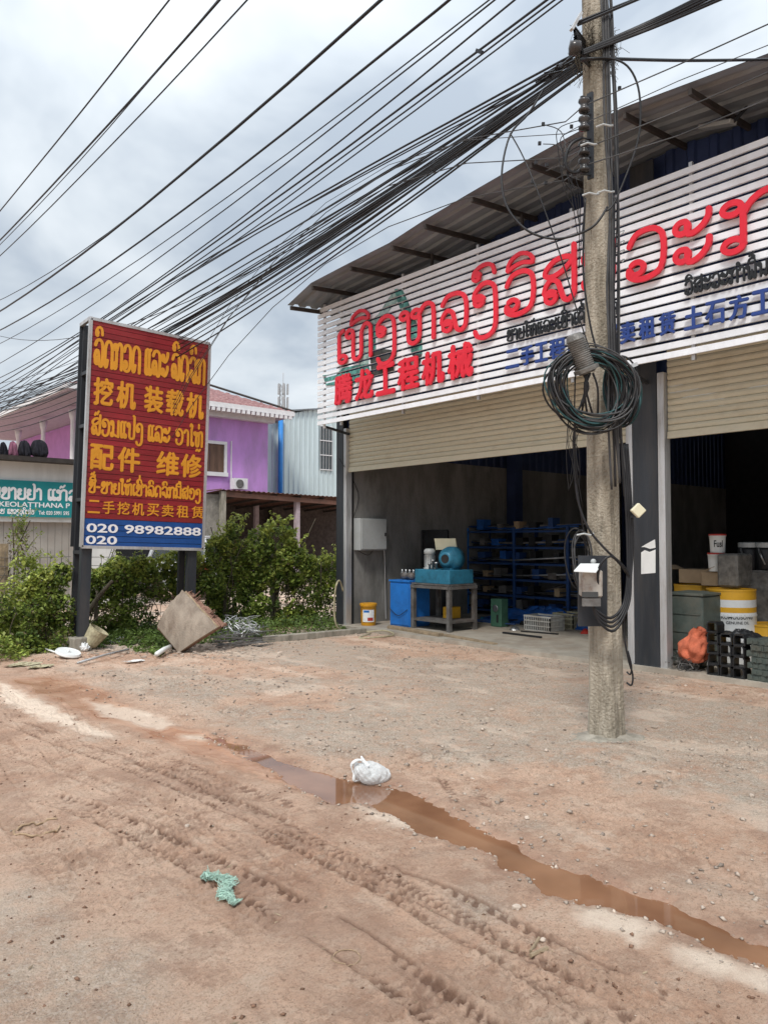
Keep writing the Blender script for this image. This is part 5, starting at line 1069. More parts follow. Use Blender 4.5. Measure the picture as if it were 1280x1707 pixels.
for k, x in enumerate((1248, 1278)):
    c = Vector((10.5, P_(x, 10.5), 1.2)); t_ = thing('black_jug', ['black plastic jug with a grey lid on the wrapped goods, left one', 'black plastic jug with a grey lid on the wrapped goods, right one'][k], 'jug', c)
    mb = MB(); mb.lathe([(.13, 0), (.14, .02), (.14, .26), (.125, .30)], 20, c); mb.build('body', 'black_part', t_, True); mb = MB(); mb.lathe([(.135, .30), (.135, .36), (.10, .37), (.01, .37)], 20, c); mb.build('lid', 'box_grey', t_); mb = MB(); mb.tube(crom([c+Vector((-.13, .05, .28)), c+Vector((-.19, 0, .2)), c+Vector((-.14, -.03, .08))]), .012, 6); mb.build('handle', 'steel', t_)
# stacked hollow brackets
def bracket_me():
    mb = MB(); w_, h_, t_ = .068, .062, .014; o = [(-w_, -h_), (w_, -h_), (w_, h_*.45), (w_*.7, h_), (-w_*.7, h_), (-w_, h_*.45)]; i_ = [(-w_+t_, -h_+t_), (w_-t_, -h_+t_), (w_-t_, h_*.4), (w_*.7-t_*.4, h_-t_), (-w_*.7+t_*.4, h_-t_), (-w_+t_, h_*.4)]
    P = [(0, a, b_) for a, b_ in o]+[(0, a, b_) for a, b_ in i_]+[(.16, a, b_) for a, b_ in o]+[(.16, a, b_) for a, b_ in i_]; F_ = []
    for k in range(6): j = (k+1) % 6; F_ += [(k, k+6, j+6, j), (k+12, j+12, j+18, k+18), (k, j, j+12, k+12), (k+6, k+18, j+18, j+6)]
    mb.add(P, F_); return mb.mesh('steel_bracket', 'black_part')
bme = bracket_me(); bx0 = 8.68; yc = [PX(x, 1100, bx0).y for x in (1187, 1208, 1230)]
for ci, y in enumerate(yc):
    for r_ in range(5 if ci == 0 else 4):
        o = bpy.data.objects.new('steel_bracket', bme); C.objects.link(o); o.location = (bx0+random.uniform(-.015, .02), y+random.uniform(-.006, .006), FZ+.062+r_*.122); o.rotation_euler = (random.uniform(-.03, .03), 0, random.uniform(-.08, .08))
        tag(o, 'hollow dark steel bracket, %s, %s column of the stack' % (['bottom', 'second from the floor', 'third from the floor', 'fourth from the floor', 'topmost'][r_], ['left', 'middle', 'right'][ci]), 'bracket', 'stacked steel brackets')
pme = MB(); pme.box((0, -.07, 0), (.30, .07, .062)); pme.box((-.008, -.05, .01), (0, -.01, .05)); pme.box((-.008, .01, .01), (0, .05, .05)); pmesh = pme.mesh('track_pad', 'drum_green')
for r_ in range(7):
    for ci in range(4):
        o = bpy.data.objects.new('track_pad', pmesh); C.objects.link(o); o.location = (8.66+random.uniform(0, .02)-.01*(r_ % 2), PX(1254, 1100, 8.66).y-.145*ci-.05*(r_ % 2), FZ+.066*r_); o.rotation_euler = (0, random.uniform(-.02, .02), random.uniform(-.05, .05))
        tag(o, 'small dark track pad, row %s from the floor, %s' % (['one', 'two', 'three', 'four', 'five', 'six', 'seven'][r_], ['leftmost in its row', 'second in its row', 'third in its row', 'fourth in its row'][ci]), 'track pad', 'stacked track pads')
c = Vector((8.90, PX(1236, 1070, 8.90).y, FZ+.44)); heap('black_cover', 'folded dark rubber sheet lying over the stacked brackets', 'rubber sheet', c, .18, .26, .10, 'black_part', 8)
c = Vector((8.82, PX(1156, 1090, 8.82).y, FZ)); 
def sackf(u_, v_):
    a = u_*2*PI; z = v_; r_ = (.10+.09*math.sin(PI*min(1, z*1.15+.1)))*(1+.12*math.sin(5*a+z*6)+.09*abs(math.sin(4*a-z*7))+.05*math.sin(9*a+z*9)+.05*math.sin(z*19+2*a)); return (c.x+math.cos(a)*r_*.8, c.y+math.sin(a)*r_*1.0-.09*z**2*1.0, c.z+.12+z*.38+.02*math.sin(3*a))
mb = MB(); mb.grid(sackf, 110, 44); tag(mb.build('orange_sack', 'orange_cloth', at=c, smooth=True), 'crumpled orange woven sack leaning beside the stacked brackets', 'sack')
mb = MB()
for i in range(160):
    p = c+Vector((random.gauss(-.03, .05), random.gauss(.05, .09), random.uniform(.01, .16))); q = p+Vector((random.gauss(0, .04), random.gauss(0, .05), random.gauss(0, .04))); mb.tube([p, q, q+Vector((random.gauss(0, .03), random.gauss(0, .04), random.gauss(0, .03)))], .004, 3, False)
tag(mb.build('wire_scrap', 'steel_worn', at=c), 'tangle of grey wire scrap at the foot of the orange sack', 'wire scrap', kind='stuff')
# lamps under the eave
for (p, q, lab) in (((1168, 213), (1222, 203), 'flat street-type lamp under the eave right of the pole'), ((798, 356), (832, 350), 'flat lamp under the eave left of the pole')):
    A_, B_ = PX(*p, 8.35), PX(*q, 8.25); t_ = thing('eave_lamp', lab, 'lamp', A_); mb = MB(); mb.bar(A_, B_, .12, .05); mb.build('housing', 'lamp_case', t_, bevel=.01); mb = MB(); mb.bar(B_, B_+Vector((.25, -.05, .25)), .03); mb.build('arm', 'dark_steel', t_)

# ------------------------------------------------------------------ buildings behind
# purple two-storey house
hs = thing('purple_house', 'two-storey purple house with reddish tiled roof behind the roadside sign', 'house', (13, 30, 0))
HX0, HX1, HY0, HY1, HE = 9.9, 17.15, 27.2, 42., 6.55
mb = MB(); mb.box((HX0+1.6, HY0, 0), (HX1, HY1, HE+.1)); mb.build('wall', 'purple', hs)
mb = MB(); mb.box((HX0+1.57, HY0+.05, 3.2), (HX0+1.6, HY1, HE)); mb.build('balcony_wall', 'pink_wall', hs)
mb = MB(); mb.box((HX0-.1, HY0+.0, 2.9), (HX0+1.59, HY1, 3.1)); mb.build('balcony_floor', 'house_white', hs)
mb = MB(); mb.box((HX0-1.1, HY0-.75, HE+.12), (HX1+.75, HY1, HE+.17)); mb.build('soffit', 'soffit', hs)
mb = MB(); mb.box((HX0-1.15, HY0-.8, HE+.17), (HX1+.8, HY1, HE+.36)); mb.build('fascia', 'house_white', hs)
mb = MB(); mb.box((HX0+1.6, HY0-.32, HE-.12), (HX1+.15, HY0-.002, HE+.12)); mb.build('cornice', 'house_white', hs)
x = HX0+1.6; dm_ = None
while x < HX1+.6:
    if dm_ is None: dm_ = MB().box((0, 0, 0), (.11, .10, .13)).mesh('dentil', 'house_white')
    piece('dentil', dm_, hs, Vector((x, HY0-.86, HE+.02))-hs.location); x += .22
rg = 9.3
def rf(x, y): return min(HE+.36+.42*min(x-(HX0-1.15), (HX1+.8)-x, (y-(HY0-.8))), rg)
mb = MB(); nx_, ny_ = 90, 120
def rfun(a, b_):
    x = HX0-1.15+a*(HX1-HX0+1.95); y = HY0-.8+b_*b_*(HY1-HY0+.8); z = rf(x, y); dxe = min(x-(HX0-1.15), HX1+.8-x, y-HY0+.8)
    return (x, y, z+.035*((dxe/.32) % 1)*-1+.02*math.sin((y if dxe < y-HY0+.79 else x)*2*PI/.26))
mb.grid(rfun, nx_, ny_); tag(mb.build('roof_tiles', 'roof_tile', hs), kind='stuff')
mb = MB(); mb.tube([(HX1+.8, HY0-.8, HE+.37), ((HX0+HX1-.35)/2+.35, HY0+3.7, rg-.35)], .05, 6)
mb.build('hip_ridge', 'rafter', hs)
def win(par, x0, x1, z0, z1, y, fr='house_white', pn='wood_dark', axis='y', leafs=2, fw=.12):
    w_ = MB(); 
    def bx(a, b_, c, d, dep, m):
        if axis == 'y': m.box((a, y-dep, c), (b_, y, d))
        else: m.box((y-dep, a, c), (y, b_, d))
    bx(x0-fw, x0, z0-fw, z1+fw, .07, w_); bx(x1, x1+fw, z0-fw, z1+fw, .07, w_); bx(x0, x1, z1, z1+fw, .075, w_); bx(x0-fw*1.3, x1+fw*1.3, z0-fw*1.3, z0-.0, .10, w_)
    f = w_.build('window', fr, par)
    for k in range(leafs):
        m_ = MB(); a = x0+(x1-x0)*k/leafs; b_ = x0+(x1-x0)*(k+1)/leafs; bx(a+.012, b_-.012, z0+.012, z1-.012, .03, m_); m_.build('shutter_panel' if pn == 'wood_dark' else 'pane', pn, f)
    return f
wa, wb = PY(334, 738, HY0), PY(373, 788, HY0); win(hs, PY(325, 738, HY0).x, wb.x, wb.z, wa.z, HY0)
a, b_ = PY(388, 799, HY0-.3), PY(410, 812, HY0-.3); ac = MB(); ac.box((a.x, HY0-.45, b_.z-.1), (b_.x, HY0-.1, a.z+.05)); acu = ac.build('air_conditioner', 'house_white', at=(a.x, HY0-.3, b_.z)); tag(acu, 'white air conditioner outdoor unit on the purple wall', 'air conditioner')
mb = MB(); mb.lathe([(.0, 0), (.17, 0), (.17, .02), (.15, .03)], 20, ((a.x*.6+b_.x*.4), HY0-.455, (a.z+b_.z)/2-.03), (0, -1, 0)); mb.build('fan_grille', 'steel_worn', acu)
mb = MB(); p = PY(386, 735, HY0-.03); mb.tube(crom([p, PY(386, 800, HY0-.03), PY(390, 803, HY0-.1)]), .025, 6); mb.build('wall_pipe', 'house_white', hs)
for y in (29.5, 33.0, 36.5): mb = MB(); mb.lathe([(.10, 0), (.09, .1), (.085, 3.0), (.13, 3.15), (.16, 3.4)], 14, (HX0+.1, y, 3.1)); mb.build('balcony_column', 'house_white', hs, True)
win(hs, 28.3, 29.9, 3.4, 5.4, HX0+1.57, 'house_white', 'wood_dark', 'x'); mb = MB(); mb.box((HX0-.05, HY0, 3.1), (HX0+.0, 28.8, 3.55)); mb.build('parapet', 'house_white', hs)
for i, (px, w_, m_) in enumerate(((66, 34, 'cloth_black'), (41, 24, 'cloth_black'), (22, 18, 'cloth_pink'), (6, 16, 'cloth_black'))):
    yq = 24.0; t0_, t1_ = PY(px-w_*.45, 733+abs(i)*1.5, yq), PY(px+w_*.45, 763, yq); c = (t0_+t1_)/2; wd_, hd_ = (t1_.x-t0_.x)/2, (t0_.z-t1_.z)/2
    def cf(u_, v_, c=c, wd_=wd_, hd_=hd_, i=i):
        a = u_*2*PI; z = 1-2*v_; k = ((1-abs(z)**5)**.4 if abs(z) < 1 else 0)*(.78-.22*z); fo = 1+.16*math.sin(5*a+i)+.14*math.sin(11*a+2*z)+.08*math.sin(19*a+i)
        return (c.x+math.cos(a)*wd_*k*fo, c.y+math.sin(a)*.18*k*fo, c.z+z*hd_+.03*math.sin(5*a))
    mb = MB(); mb.grid(cf, 70, 16); tag(mb.build('hanging_clothes', m_, at=c, smooth=True), ['black clothes on a round hanger, rightmost above the shop canopy', 'dark shirt hanging second from the right above the canopy', 'pinkish clothes hanging above the canopy, left of the dark shirt', 'dark bundle of clothes at the left edge above the canopy'][i], 'clothes')
# pale blue warehouse
wh = thing('metal_warehouse', 'pale blue corrugated metal warehouse with a barred window beside the purple house', 'warehouse', (20, 29, 0)); YW = 28.6
xa = PY(467, 760, YW).x; zA, zB = PY(467, 693, YW).z, PY(540, 679, YW).z
mb = corr(MB(), (xa, YW, 2.2), (1, 0, 0), (0, 0, 1), 8.5, 4.0, .26, .04, (0, -1, 0), .2)
for i, p in enumerate(mb.v):
    if p[2] > 5: mb.v[i] = (p[0], p[1], zA+(p[0]-xa)*(zB-zA)/(PY(540, 679, YW).x-xa))
mb.build('front_cladding', 'warehouse', wh)
mb = corr(MB(), (HX1, YW+.2, 2.2), (1, 0, 0), (0, 0, 1), xa-HX1+.05, zA-2.5, .26, .04, (0, -1, 0), .2); mb.build('recess_cladding', 'warehouse', wh)
mb = MB(); mb.box((HX1, YW+1, 0), (xa+8.5, YW+14, 2.3)); mb.build('base_wall', 'block', wh)
mb = MB(); mb.box((xa, YW+.06, 2.3), (xa+8.5, YW+14, zA-.1)); mb.build('body', 'warehouse', wh)
mb = MB(); q = [(xa-.9, YW-.15, zA+.03), (xa+8.6, YW-.15, zB+.9), (xa+8.6, YW+14, zB+.9), (xa-.9, YW+14, zA+.03)]; mb.add(q+[(a, b_, c+.06) for a, b_, c in q], [(3, 2, 1, 0), (4, 5, 6, 7), (0, 1, 5, 4), (1, 2, 6, 5), (2, 3, 7, 6), (3, 0, 4, 7)]); mb.build('roof', 'roof_metal', wh)
mb = MB(); p = PY(468, 690, YW-.15); mb.tube([(p.x, YW-.16, zA-.05), (p.x, YW-.16, 2.0)], .11, 10); mb.build('downpipe', 'pipe_blue', wh, True)
a, b_ = PY(533, 710, YW), PY(552, 784, YW); mb = MB(); mb.box((a.x, YW-.05, b_.z), (b_.x, YW-.045, a.z)); wf = mb.build('window', 'glass', wh)
for k in range(5): x = a.x+(b_.x-a.x)*k/4; mb = MB(); mb.box((x-.012, YW-.075, b_.z), (x+.012, YW-.052, a.z)); mb.build('bar', 'galv', wf)
for k in range(4): z = b_.z+(a.z-b_.z)*k/3; mb = MB(); mb.box((a.x-.03, YW-.085, z-.02), (b_.x+.03, YW-.052, z+.02)); mb.build('cross_bar', 'house_white', wf)
# open shed with brown roof
sh = thing('open_shed', 'low open shed with rusty brown corrugated roof on thin posts beside the purple house', 'shed', (14, 22.3, 0)); SY = 22.3
XA, XB = PY(370, 815, SY).x, 20.5; zL = PY(372, 816, SY).z; zR = PY(570, 829, SY).z
mb = MB(); n_ = 170
for i in range(n_+1):
    x = XA+(XB-XA)*i/n_; hz = .022*math.sin(x*2*PI/.19); zz = zL+(zR-zL)*(x-XA)/(PY(570, 829, SY).x-XA)
    for (y, dz) in ((SY, 0), (SY+5.2, -.25)): mb.v.append((x, y, zz+hz+dz)); 
for i in range(n_): a = 2*i; mb.f.append((a, a+2, a+3, a+1))
mb.build('roof', 'shed_roof', sh)
mb = MB(); mb.bar((XA+.05, SY+.12, zL-.14), (XB, SY+.12, zR-.30), .07, .15); mb.build('eave_beam', 'shed_roof', sh)
for k in range(9): x = XA+.2+k*1.0; mb = MB(); mb.bar((x, SY+.15, zL-.06-.02*k), (x, SY+5.1, zL-.35-.02*k), .05, .08); mb.build('purlin', 'rafter', sh)
def post(px, y, w_, m_, par, zt, nm='post', z0=0): x = PY(px, 900, y).x; mb = MB(); mb.box((x-w_/2, y, z0), (x+w_/2, y+w_, zt)); return mb.build(nm, m_, par)
post(373, SY+.05, .17, 'concrete', sh, zL-.05); post(497, SY+.2, .16, 'soffit', sh, zR-.15); post(429, SY+3.2, .16, 'soffit', sh, zL-.3)
x0_, x1_ = PY(333, 900, SY+.2).x-1.0, PY(368, 900, SY+.2).x; mb = MB(); mb.box((x0_, SY+.25, 0), (x1_, SY+.4, zL-.15)); mb.build('block_wall', 'block', sh)
mb = MB(); mb.box((PY(532, 900, SY+1).x, SY+4.2, 0), (XB, SY+4.35, 3.2)); mb.build('brick_wall', 'shaded_brick', sh)
mb = MB(); mb.box((XA, SY+4.6, 0), (XB, SY+4.7, 3.3)); mb.build('back_wall', 'shaded_brick', sh)
A_ = PY(372, 816, SY); mb = MB(); q = [(XA-1.9, SY+.4, zL-.32), (XA, SY, zL), (XA, SY+5, zL), (XA-1.9, SY+5, zL-.32)]; mb.add(q+[(a, b_, c+.03) for a, b_, c in q], [(3, 2, 1, 0), (4, 5, 6, 7), (0, 1, 5, 4), (1, 2, 6, 5), (2, 3, 7, 6), (3, 0, 4, 7)]); mb.build('side_roof', 'shed_roof', sh)
a, b_ = PY(400, 862, SY+4.9), PY(452, 868, SY+4.9); 
# pharmacy shop with teal sign
YS = 18.0; ps = thing('white_shop', 'low white shop with a dark canopy edge at the far left behind the weeds', 'shop building', (3, YS, 0)); xr_ = PY(194, 920, YS).x; xl_ = -6.
zt = 3.32; mb = MB(); mb.box((xl_, YS, 2.0), (xr_, YS+.2, zt)); mb.build('upper_wall', 'shop_wall', ps)
mb = MB(); mb.box((xl_, YS-.35, zt), (xr_+.05, YS+6, zt+.10)); mb.build('canopy_slab', 'rafter', ps)
mb = MB(); mb.box((xl_, YS+.2, 0), (xr_, YS+6, zt)); mb.build('body', 'shop_wall', ps)
x = xl_; pm = MB().box((0, 0, 0), (.148, .03, 2.0)).mesh('shutter_panel', 'shop_shutter')
while x < PY(150, 900, YS).x: piece('shutter_panel', pm, ps, Vector((x, YS+.10+random.uniform(-.004, .004), 0))-ps.location); x += .155
mb = MB(); mb.box((xr_, YS+4.5, 0), (xr_+3.2, YS+4.6, 2.9)); mb.build('opening_shade', 'shade_black', ps)  # black sheet added to stand in for the shade of a dark opening
mb = MB(); mb.box((PY(150, 900, YS).x, YS+.02, 0), (xr_, YS+.19, 2.0)); mb.build('side_pier', 'shop_wall', ps)
ts = thing('teal_sign', 'long teal shop sign with white Lao and English lettering on the white shop', 'sign', (3, YS-.06, 2.2)); za, zb = PY(60, 802, YS-.06).z, PY(60, 862, YS-.06).z
mb = MB(); mb.box((xl_, YS-.06, zb), (PY(190, 860, YS-.06).x, YS-.005, za)); mb.build('panel', 'teal_sign', ts)
TO = Vector((0, YS-.06, 0)); WX = lambda px: PY(px, 850, YS-.06).x; mb = MB(); hh = za-zb
lao_line(mb, "ນຂາຍຢາ", TO, U, V3, WN, WX(-16), WX(71), zb+hh*.49, hh*.29, .050, .001, .006); lao_line(mb, "ແກ້ວ", TO, U, V3, WN, WX(79), WX(132), zb+hh*.49, hh*.29, .050, .001, .006)
lao_line(mb, "ໄຊ", TO, U, V3, WN, WX(-4), WX(9), zb+hh*.08, hh*.12, .018, .001, .005); lao_line(mb, "ແຂວງອຸດົມໄຊ", TO, U, V3, WN, WX(13), WX(58), zb+hh*.08, hh*.12, .018, .001, .005); mb.build('lettering', 'sign_white', ts)
mb = MB(); put_text(mb, 'KEOLATTHANA P', TO, U, V3, WN, WX(-1), WX(117), zb+hh*.27, zb+hh*.41, .001, .006, off=.03); put_text(mb, 'Tel: 020 5991 595', TO, U, V3, WN, WX(65), WX(116), zb+hh*.07, zb+hh*.18, .001, .005); mb.build('lettering', 'sign_white', ts)
# parked car, seen past the sign
cc = PD(296, 925, 20.5); c = Vector((cc.x, cc.y, 0)); car = thing('parked_car', 'white car parked beyond the fence, partly hidden by the roadside sign', 'car', c)
dx_ = RT*1.0; hd = Vector((dx_.x, dx_.y, 0)).normalized(); fd = Vector((-hd.y, hd.x, 0))
def carbody(prof, w0, w1, nm, m_):   # profile along fd (length), extruded across hd
    mb = MB(); n = len(prof); P = []
    for s_, w_ in ((-1, 1), (1, 1)):
        for (l_, z) in prof: wz = w0 if z < 1.0 else w0-(w0-w1)*min(1, (z-1.0)/.6); P.append(c+hd*(s_*wz)+fd*l_+Vector((0, 0, z)))
    F_ = [tuple(range(n)), tuple(range(n, 2*n))[::-1]]+[(i, i+n, (i+1) % n+n, (i+1) % n) for i in range(n)]; mb.add(P, F_); return mb.build(nm, m_, car)
carbody([(0,.35),(0,.75),(.05,1.02),(3.3,1.0),(4.25,.9),(4.4,.6),(4.4,.35)], .88, .88, 'body', 'car_paint')
carbody([(.05,1.021),(.30,1.62),(2.2,1.66),(3.2,1.001)], .84, .66, 'cabin', 'glass')
carbody([(.28,1.60),(.30,1.68),(2.2,1.72),(2.25,1.66)], .68, .64, 'roof_panel', 'car_paint')
for s_ in (-1, 1):
    mb = MB(); mb.bar(c+hd*.80*s_+fd*.03+Vector((0, 0, 1.0)), c+hd*.64*s_+fd*.28+Vector((0, 0, 1.64)), .10, .05); mb.build('pillar', 'car_paint', car)
    mb = MB(); mb.obox(c+hd*.72*s_-fd*.01+Vector((0, 0, .88)), hd*.10, fd*.02, Vector((0, 0, .09))); mb.build('tail_light', 'red_plastic', car)
    for l_ in (.85, 3.5): mb = MB(); mb.lathe([(.12, 0), (.30, 0), (.33, .03), (.33, .17), (.28, .2)], 20, c+fd*l_+hd*(s_*.70)+Vector((0, 0, .33)), hd*s_); w_ = mb.build('wheel', 'rubber', car, True); mb = MB(); mb.lathe([(.01, .205), (.19, .2), (.2, .17)], 16, c+fd*l_+hd*(s_*.70)+Vector((0, 0, .33)), hd*s_); mb.build('rim', 'steel', w_)
mb = MB(); mb.obox(c-fd*.04+Vector((0, 0, .5)), hd*.86, fd*.05, Vector((0, 0, .12))); mb.build('bumper', 'car_paint', car)
# telecom mast far away
TD = 150; b0 = PD(472, 690, TD); tw_ = thing('telecom_mast', 'distant lattice telecom mast with panel antennas on the horizon', 'mast', (b0.x, b0.y, 0)); zt = PD(472, 640, TD).z
for k in range(3):
    a = k*2*PI/3+.5; mb = MB(); mb.bar((b0.x+math.cos(a)*1.3, b0.y+math.sin(a)*1.3, 0), (b0.x+math.cos(a)*.55, b0.y+math.sin(a)*.55, zt), .16); mb.build('leg', 'antenna', tw_)
mb = MB()
for k in range(18):
    z = zt*k/18; z2 = zt*(k+1)/18; r0, r1 = 1.3-.75*k/18, 1.3-.75*(k+1)/18
    for j in range(3): a0, a1 = j*2*PI/3+.5, (j+1)*2*PI/3+.5; mb.bar((b0.x+math.cos(a0)*r0, b0.y+math.sin(a0)*r0, z), (b0.x+math.cos(a1)*r1, b0.y+math.sin(a1)*r1, z2), .08)
tag(mb.build('lattice', 'antenna', tw_), kind='stuff')
for z in (zt-1.0, zt-3.6):
    for k in range(6): a = k*PI/3; mb = MB(); mb.box((-.15, -.1, -1.0), (.15, .1, 1.0)); mb.v = [(x+b0.x+math.cos(a)*1.0, y+b0.y+math.sin(a)*1.0, zz+z) for x, y, zz in mb.v]; mb.build('panel_antenna', 'antenna', tw_)
mb = MB(); mb.tube([(b0.x, b0.y, zt), (b0.x, b0.y, zt+2.2)], .06, 5); mb.build('rod', 'antenna', tw_)

# ------------------------------------------------------------------ vegetation
def leaves(name, m_, pos, size, up=.35, par=None):
    n = len(pos); r_ = np.random.default_rng(len(pos)+int(abs(pos[0][0])*100)); a = r_.normal(size=(n, 3)); a[:, 2] = a[:, 2]*.5; a /= np.linalg.norm(a, axis=1)[:, None]
    nrm = r_.normal(size=(n, 3)); nrm[:, 2] += up*3; b2 = np.cross(nrm, a); b2 /= np.linalg.norm(b2, axis=1)[:, None]+1e-9
    s_ = (size*(.6+.8*r_.random(n)))[:, None]; droop = np.array([0, 0, -1])*s_*.18
    P = np.stack([pos-a*s_*.5, pos+b2*s_*.32, pos+a*s_*.5+droop, pos-b2*s_*.32], 1).reshape(-1, 3); F_ = np.arange(4*n).reshape(-1, 4)
    o = bpy.data.objects.new(name, npmesh(name, P, F_, m_)); C.objects.link(o); return o
def sub(o, par): o.parent = par; o.data.transform(Matrix.Translation(-wloc(par))); return o
def bushpts(n, blobs, seed, shell=.55):
    r_ = np.random.default_rng(seed); out = []; tot = sum(b_[3]*b_[4] for b_ in blobs)
    for (x, y, z, rx_, rz_) in blobs:
        k = int(n*rx_*rz_/tot); d = r_.normal(size=(k, 3)); d /= np.linalg.norm(d, axis=1)[:, None]; q = (shell+(1-shell)*r_.random(k))[:, None]**.6; d = d*q; d += r_.normal(size=(k, 3))*.06
        p = np.stack([x+d[:, 0]*rx_, y+d[:, 1]*rx_*.6, z+d[:, 2]*rz_], 1); out.append(p)
    p = np.concatenate(out); keep = fbm(p[:, 0]*3.3+seed, p[:, 2]*3.3+p[:, 1]*2.0, 3) > .44
    p = p[keep & (p[:, 2] > .02)]; return p
def climber(nm, lab, cat, pxs, Yd, dens, seed, mats=('leaf_dark', 'leaf_mid', 'leaf_light'), size=.062, stems=10):
    """pxs: outline of the top as (px x, px y) samples; the plant fills from there down to the ground on the fence line"""
    xs = [PY(p[0], p[1], Yd) for p in pxs]; t_ = thing(nm, lab, cat, (xs[len(xs)//2].x, Yd, 0)); rr = random.Random(seed); bl = []; hi = []
    for i in range(len(xs)-1):
        L_ = xs[i+1].x-xs[i].x; k = max(1, int(L_/.16))
        for j in range(k):
            s_ = (j+.5)/k; x = xs[i].x+L_*s_; zt_ = xs[i].z+(xs[i+1].z-xs[i].z)*s_; z = .15
            while z < zt_-.05:
                r_ = rr.uniform(.13, .24); bl.append((x+rr.uniform(-.08, .08), Yd+rr.uniform(-.22, .22)*(1.2-z/zt_*.6), min(z, zt_-r_*.6), r_, r_)); z += rr.uniform(.15, .26)
            hi.append((x, Yd, zt_-.08, .14, .12))
    sub(leaves('foliage', mats[0], bushpts(int(dens*.42), bl, seed, .3), size*.85), t_); sub(leaves('dry_leaves', 'leaf_dry', bushpts(int(dens*.10), bl[::2], seed+7, .5), size*.7), t_); sub(leaves('foliage', mats[1], bushpts(int(dens*.42), bl, seed+1, .8), size), t_); sub(leaves('foliage', mats[2], bushpts(int(dens*.16), hi+bl[::5], seed+2, .7), size*1.15), t_)
    for k in range(stems+4):   # long shoots reaching out of the top and the front, with small leaves along them
        i = rr.randrange(len(xs)-1); b0 = xs[i].lerp(xs[i+1], rr.random()); b0 = Vector((b0.x, Yd-rr.uniform(0, .15), b0.z-.15)); P = crom([b0, b0+Vector((rr.uniform(-.1, .1), -.05, .18)), b0+Vector((rr.uniform(-.25, .25), -rr.uniform(.0, .2), rr.uniform(.22, .42)))], 5)
        mb = MB(); mb.tube(P, [.005*(1-j/len(P))+.0012 for j in range(len(P))], 4); st_o = mb.build('shoot', mats[1], t_); pts_ = np.array([tuple(p+Vector((rr.gauss(0, .02), rr.gauss(0, .02), rr.gauss(0, .02)))) for p in P[2:] for _ in range(3)]); sub(leaves('shoot_leaves', mats[2], pts_, size*.8), t_)
    for k in range(stems):
        x = xs[0].x+(xs[-1].x-xs[0].x)*rr.random(); zt_ = rr.uniform(.5, 1.1)*xs[len(xs)//2].z; mb = MB(); mb.tube(crom([(x, Yd, 0), (x+rr.uniform(-.2, .2), Yd+rr.uniform(-.15, .1), zt_*.5), (x+rr.uniform(-.3, .3), Yd+rr.uniform(-.2, .1), zt_)]), rr.uniform(.005, .012), 5); mb.build('stem', 'bark', t_)
    return t_
YF = 12.3
climber('climbing_hedge', 'dense green creeper on the fence just right of the sign posts', 'creeper', [(318, 930), (345, 905), (366, 888), (384, 872), (400, 880), (418, 922)], YF, 17000, 3)
climber('climbing_hedge', 'bushy creeper mound with large pale leaves on top of a fence post', 'creeper', [(412, 930), (430, 898), (450, 876), (470, 874), (488, 895), (502, 928)], YF-.05, 12000, 5, size=.085)
climber('climbing_hedge', 'thinner creeper on the fence beside the shop column', 'creeper', [(503, 932), (530, 932), (552, 925), (566, 932), (578, 948)], YF-.2, 8500, 9)
climber('fence_shrub', 'green shrub on the fence between the two sign posts', 'shrub', [(140, 948), (165, 955), (190, 945), (215, 930), (235, 936), (262, 930), (290, 925), (318, 930)], YF+.1, 22000, 13)
climber('fence_shrub', 'low shrub and creeper left of the sign at the picture edge', 'shrub', [(-40, 975), (0, 990), (30, 985), (60, 965), (85, 950), (118, 945)], YF-.6, 12000, 17)
climber('dry_climber', 'brownish dry climber covering a post in front of the grey shutter', 'climber', [(18, 900), (28, 868), (38, 880), (46, 910)], 13.2, 2600, 23, ('leaf_dry', 'leaf_dry', 'leaf_mid'), .045, 8)
climber('yellow_shrub', 'pale yellow-green bush in front of the dry climber', 'shrub', [(22, 945), (40, 928), (58, 935), (70, 958)], 12.2, 1800, 29, ('leaf_mid', 'leaf_light', 'leaf_light'), .06, 4)
# weeds spreading over the verge
r_ = np.random.default_rng(77); W1 = []
poly = [tuple(G(*p)[:2]) for p in [(-60,1122),(0,1108),(40,1100),(85,1088),(112,1070),(118,1040),(60,1020),(-60,1020)]]
xx = r_.uniform(-2, 6, 60000); yy = r_.uniform(8, 14, 60000); d_ = sdist((xx, yy), poly)+(fbm(xx*3, yy*3, 3)-.5)*.5; k_ = d_ < 0; xx, yy, d_ = xx[k_][:17000], yy[k_][:17000], d_[k_][:17000]
hz = .08+.42*sm(0, -.9, d_)*fbm(xx*2.2+5, yy*2.2, 3)*1.5; p = np.stack([xx, yy, hz*r_.random(len(xx))**.55], 1)
tag(leaves('weeds', 'leaf_mid', p, .055, .6), 'mass of low green weeds on the verge left of the sign', 'weeds', kind='stuff')
pt_ = p[::3].copy(); pt_[:, 2] += .04; tag(leaves('weed_tips', 'leaf_light', pt_, .055, .8), 'bright young tips of the weeds left of the sign', 'weeds', kind='stuff')
poly = [tuple(G(*p)[:2]) for p in [(135,1085),(200,1078),(262,1092),(300,1080),(300,1035),(140,1035)]]
xx = r_.uniform(3, 7, 60000); yy = r_.uniform(9.5, 13, 60000); d_ = sdist((xx, yy), poly)+(fbm(xx*3, yy*3, 3)-.5)*.4; k_ = (d_ < 0) & (fbm(xx*4+9, yy*4, 2) > .42); xx, yy, d_ = xx[k_][:8000], yy[k_][:8000], d_[k_][:8000]
p = np.stack([xx, yy, (.03+.16*sm(0, -.5, d_))*r_.random(len(xx))], 1); tag(leaves('weeds', 'leaf_dark', p, .045, .6), 'low dark weeds among rubbish between the sign posts', 'weeds', kind='stuff')
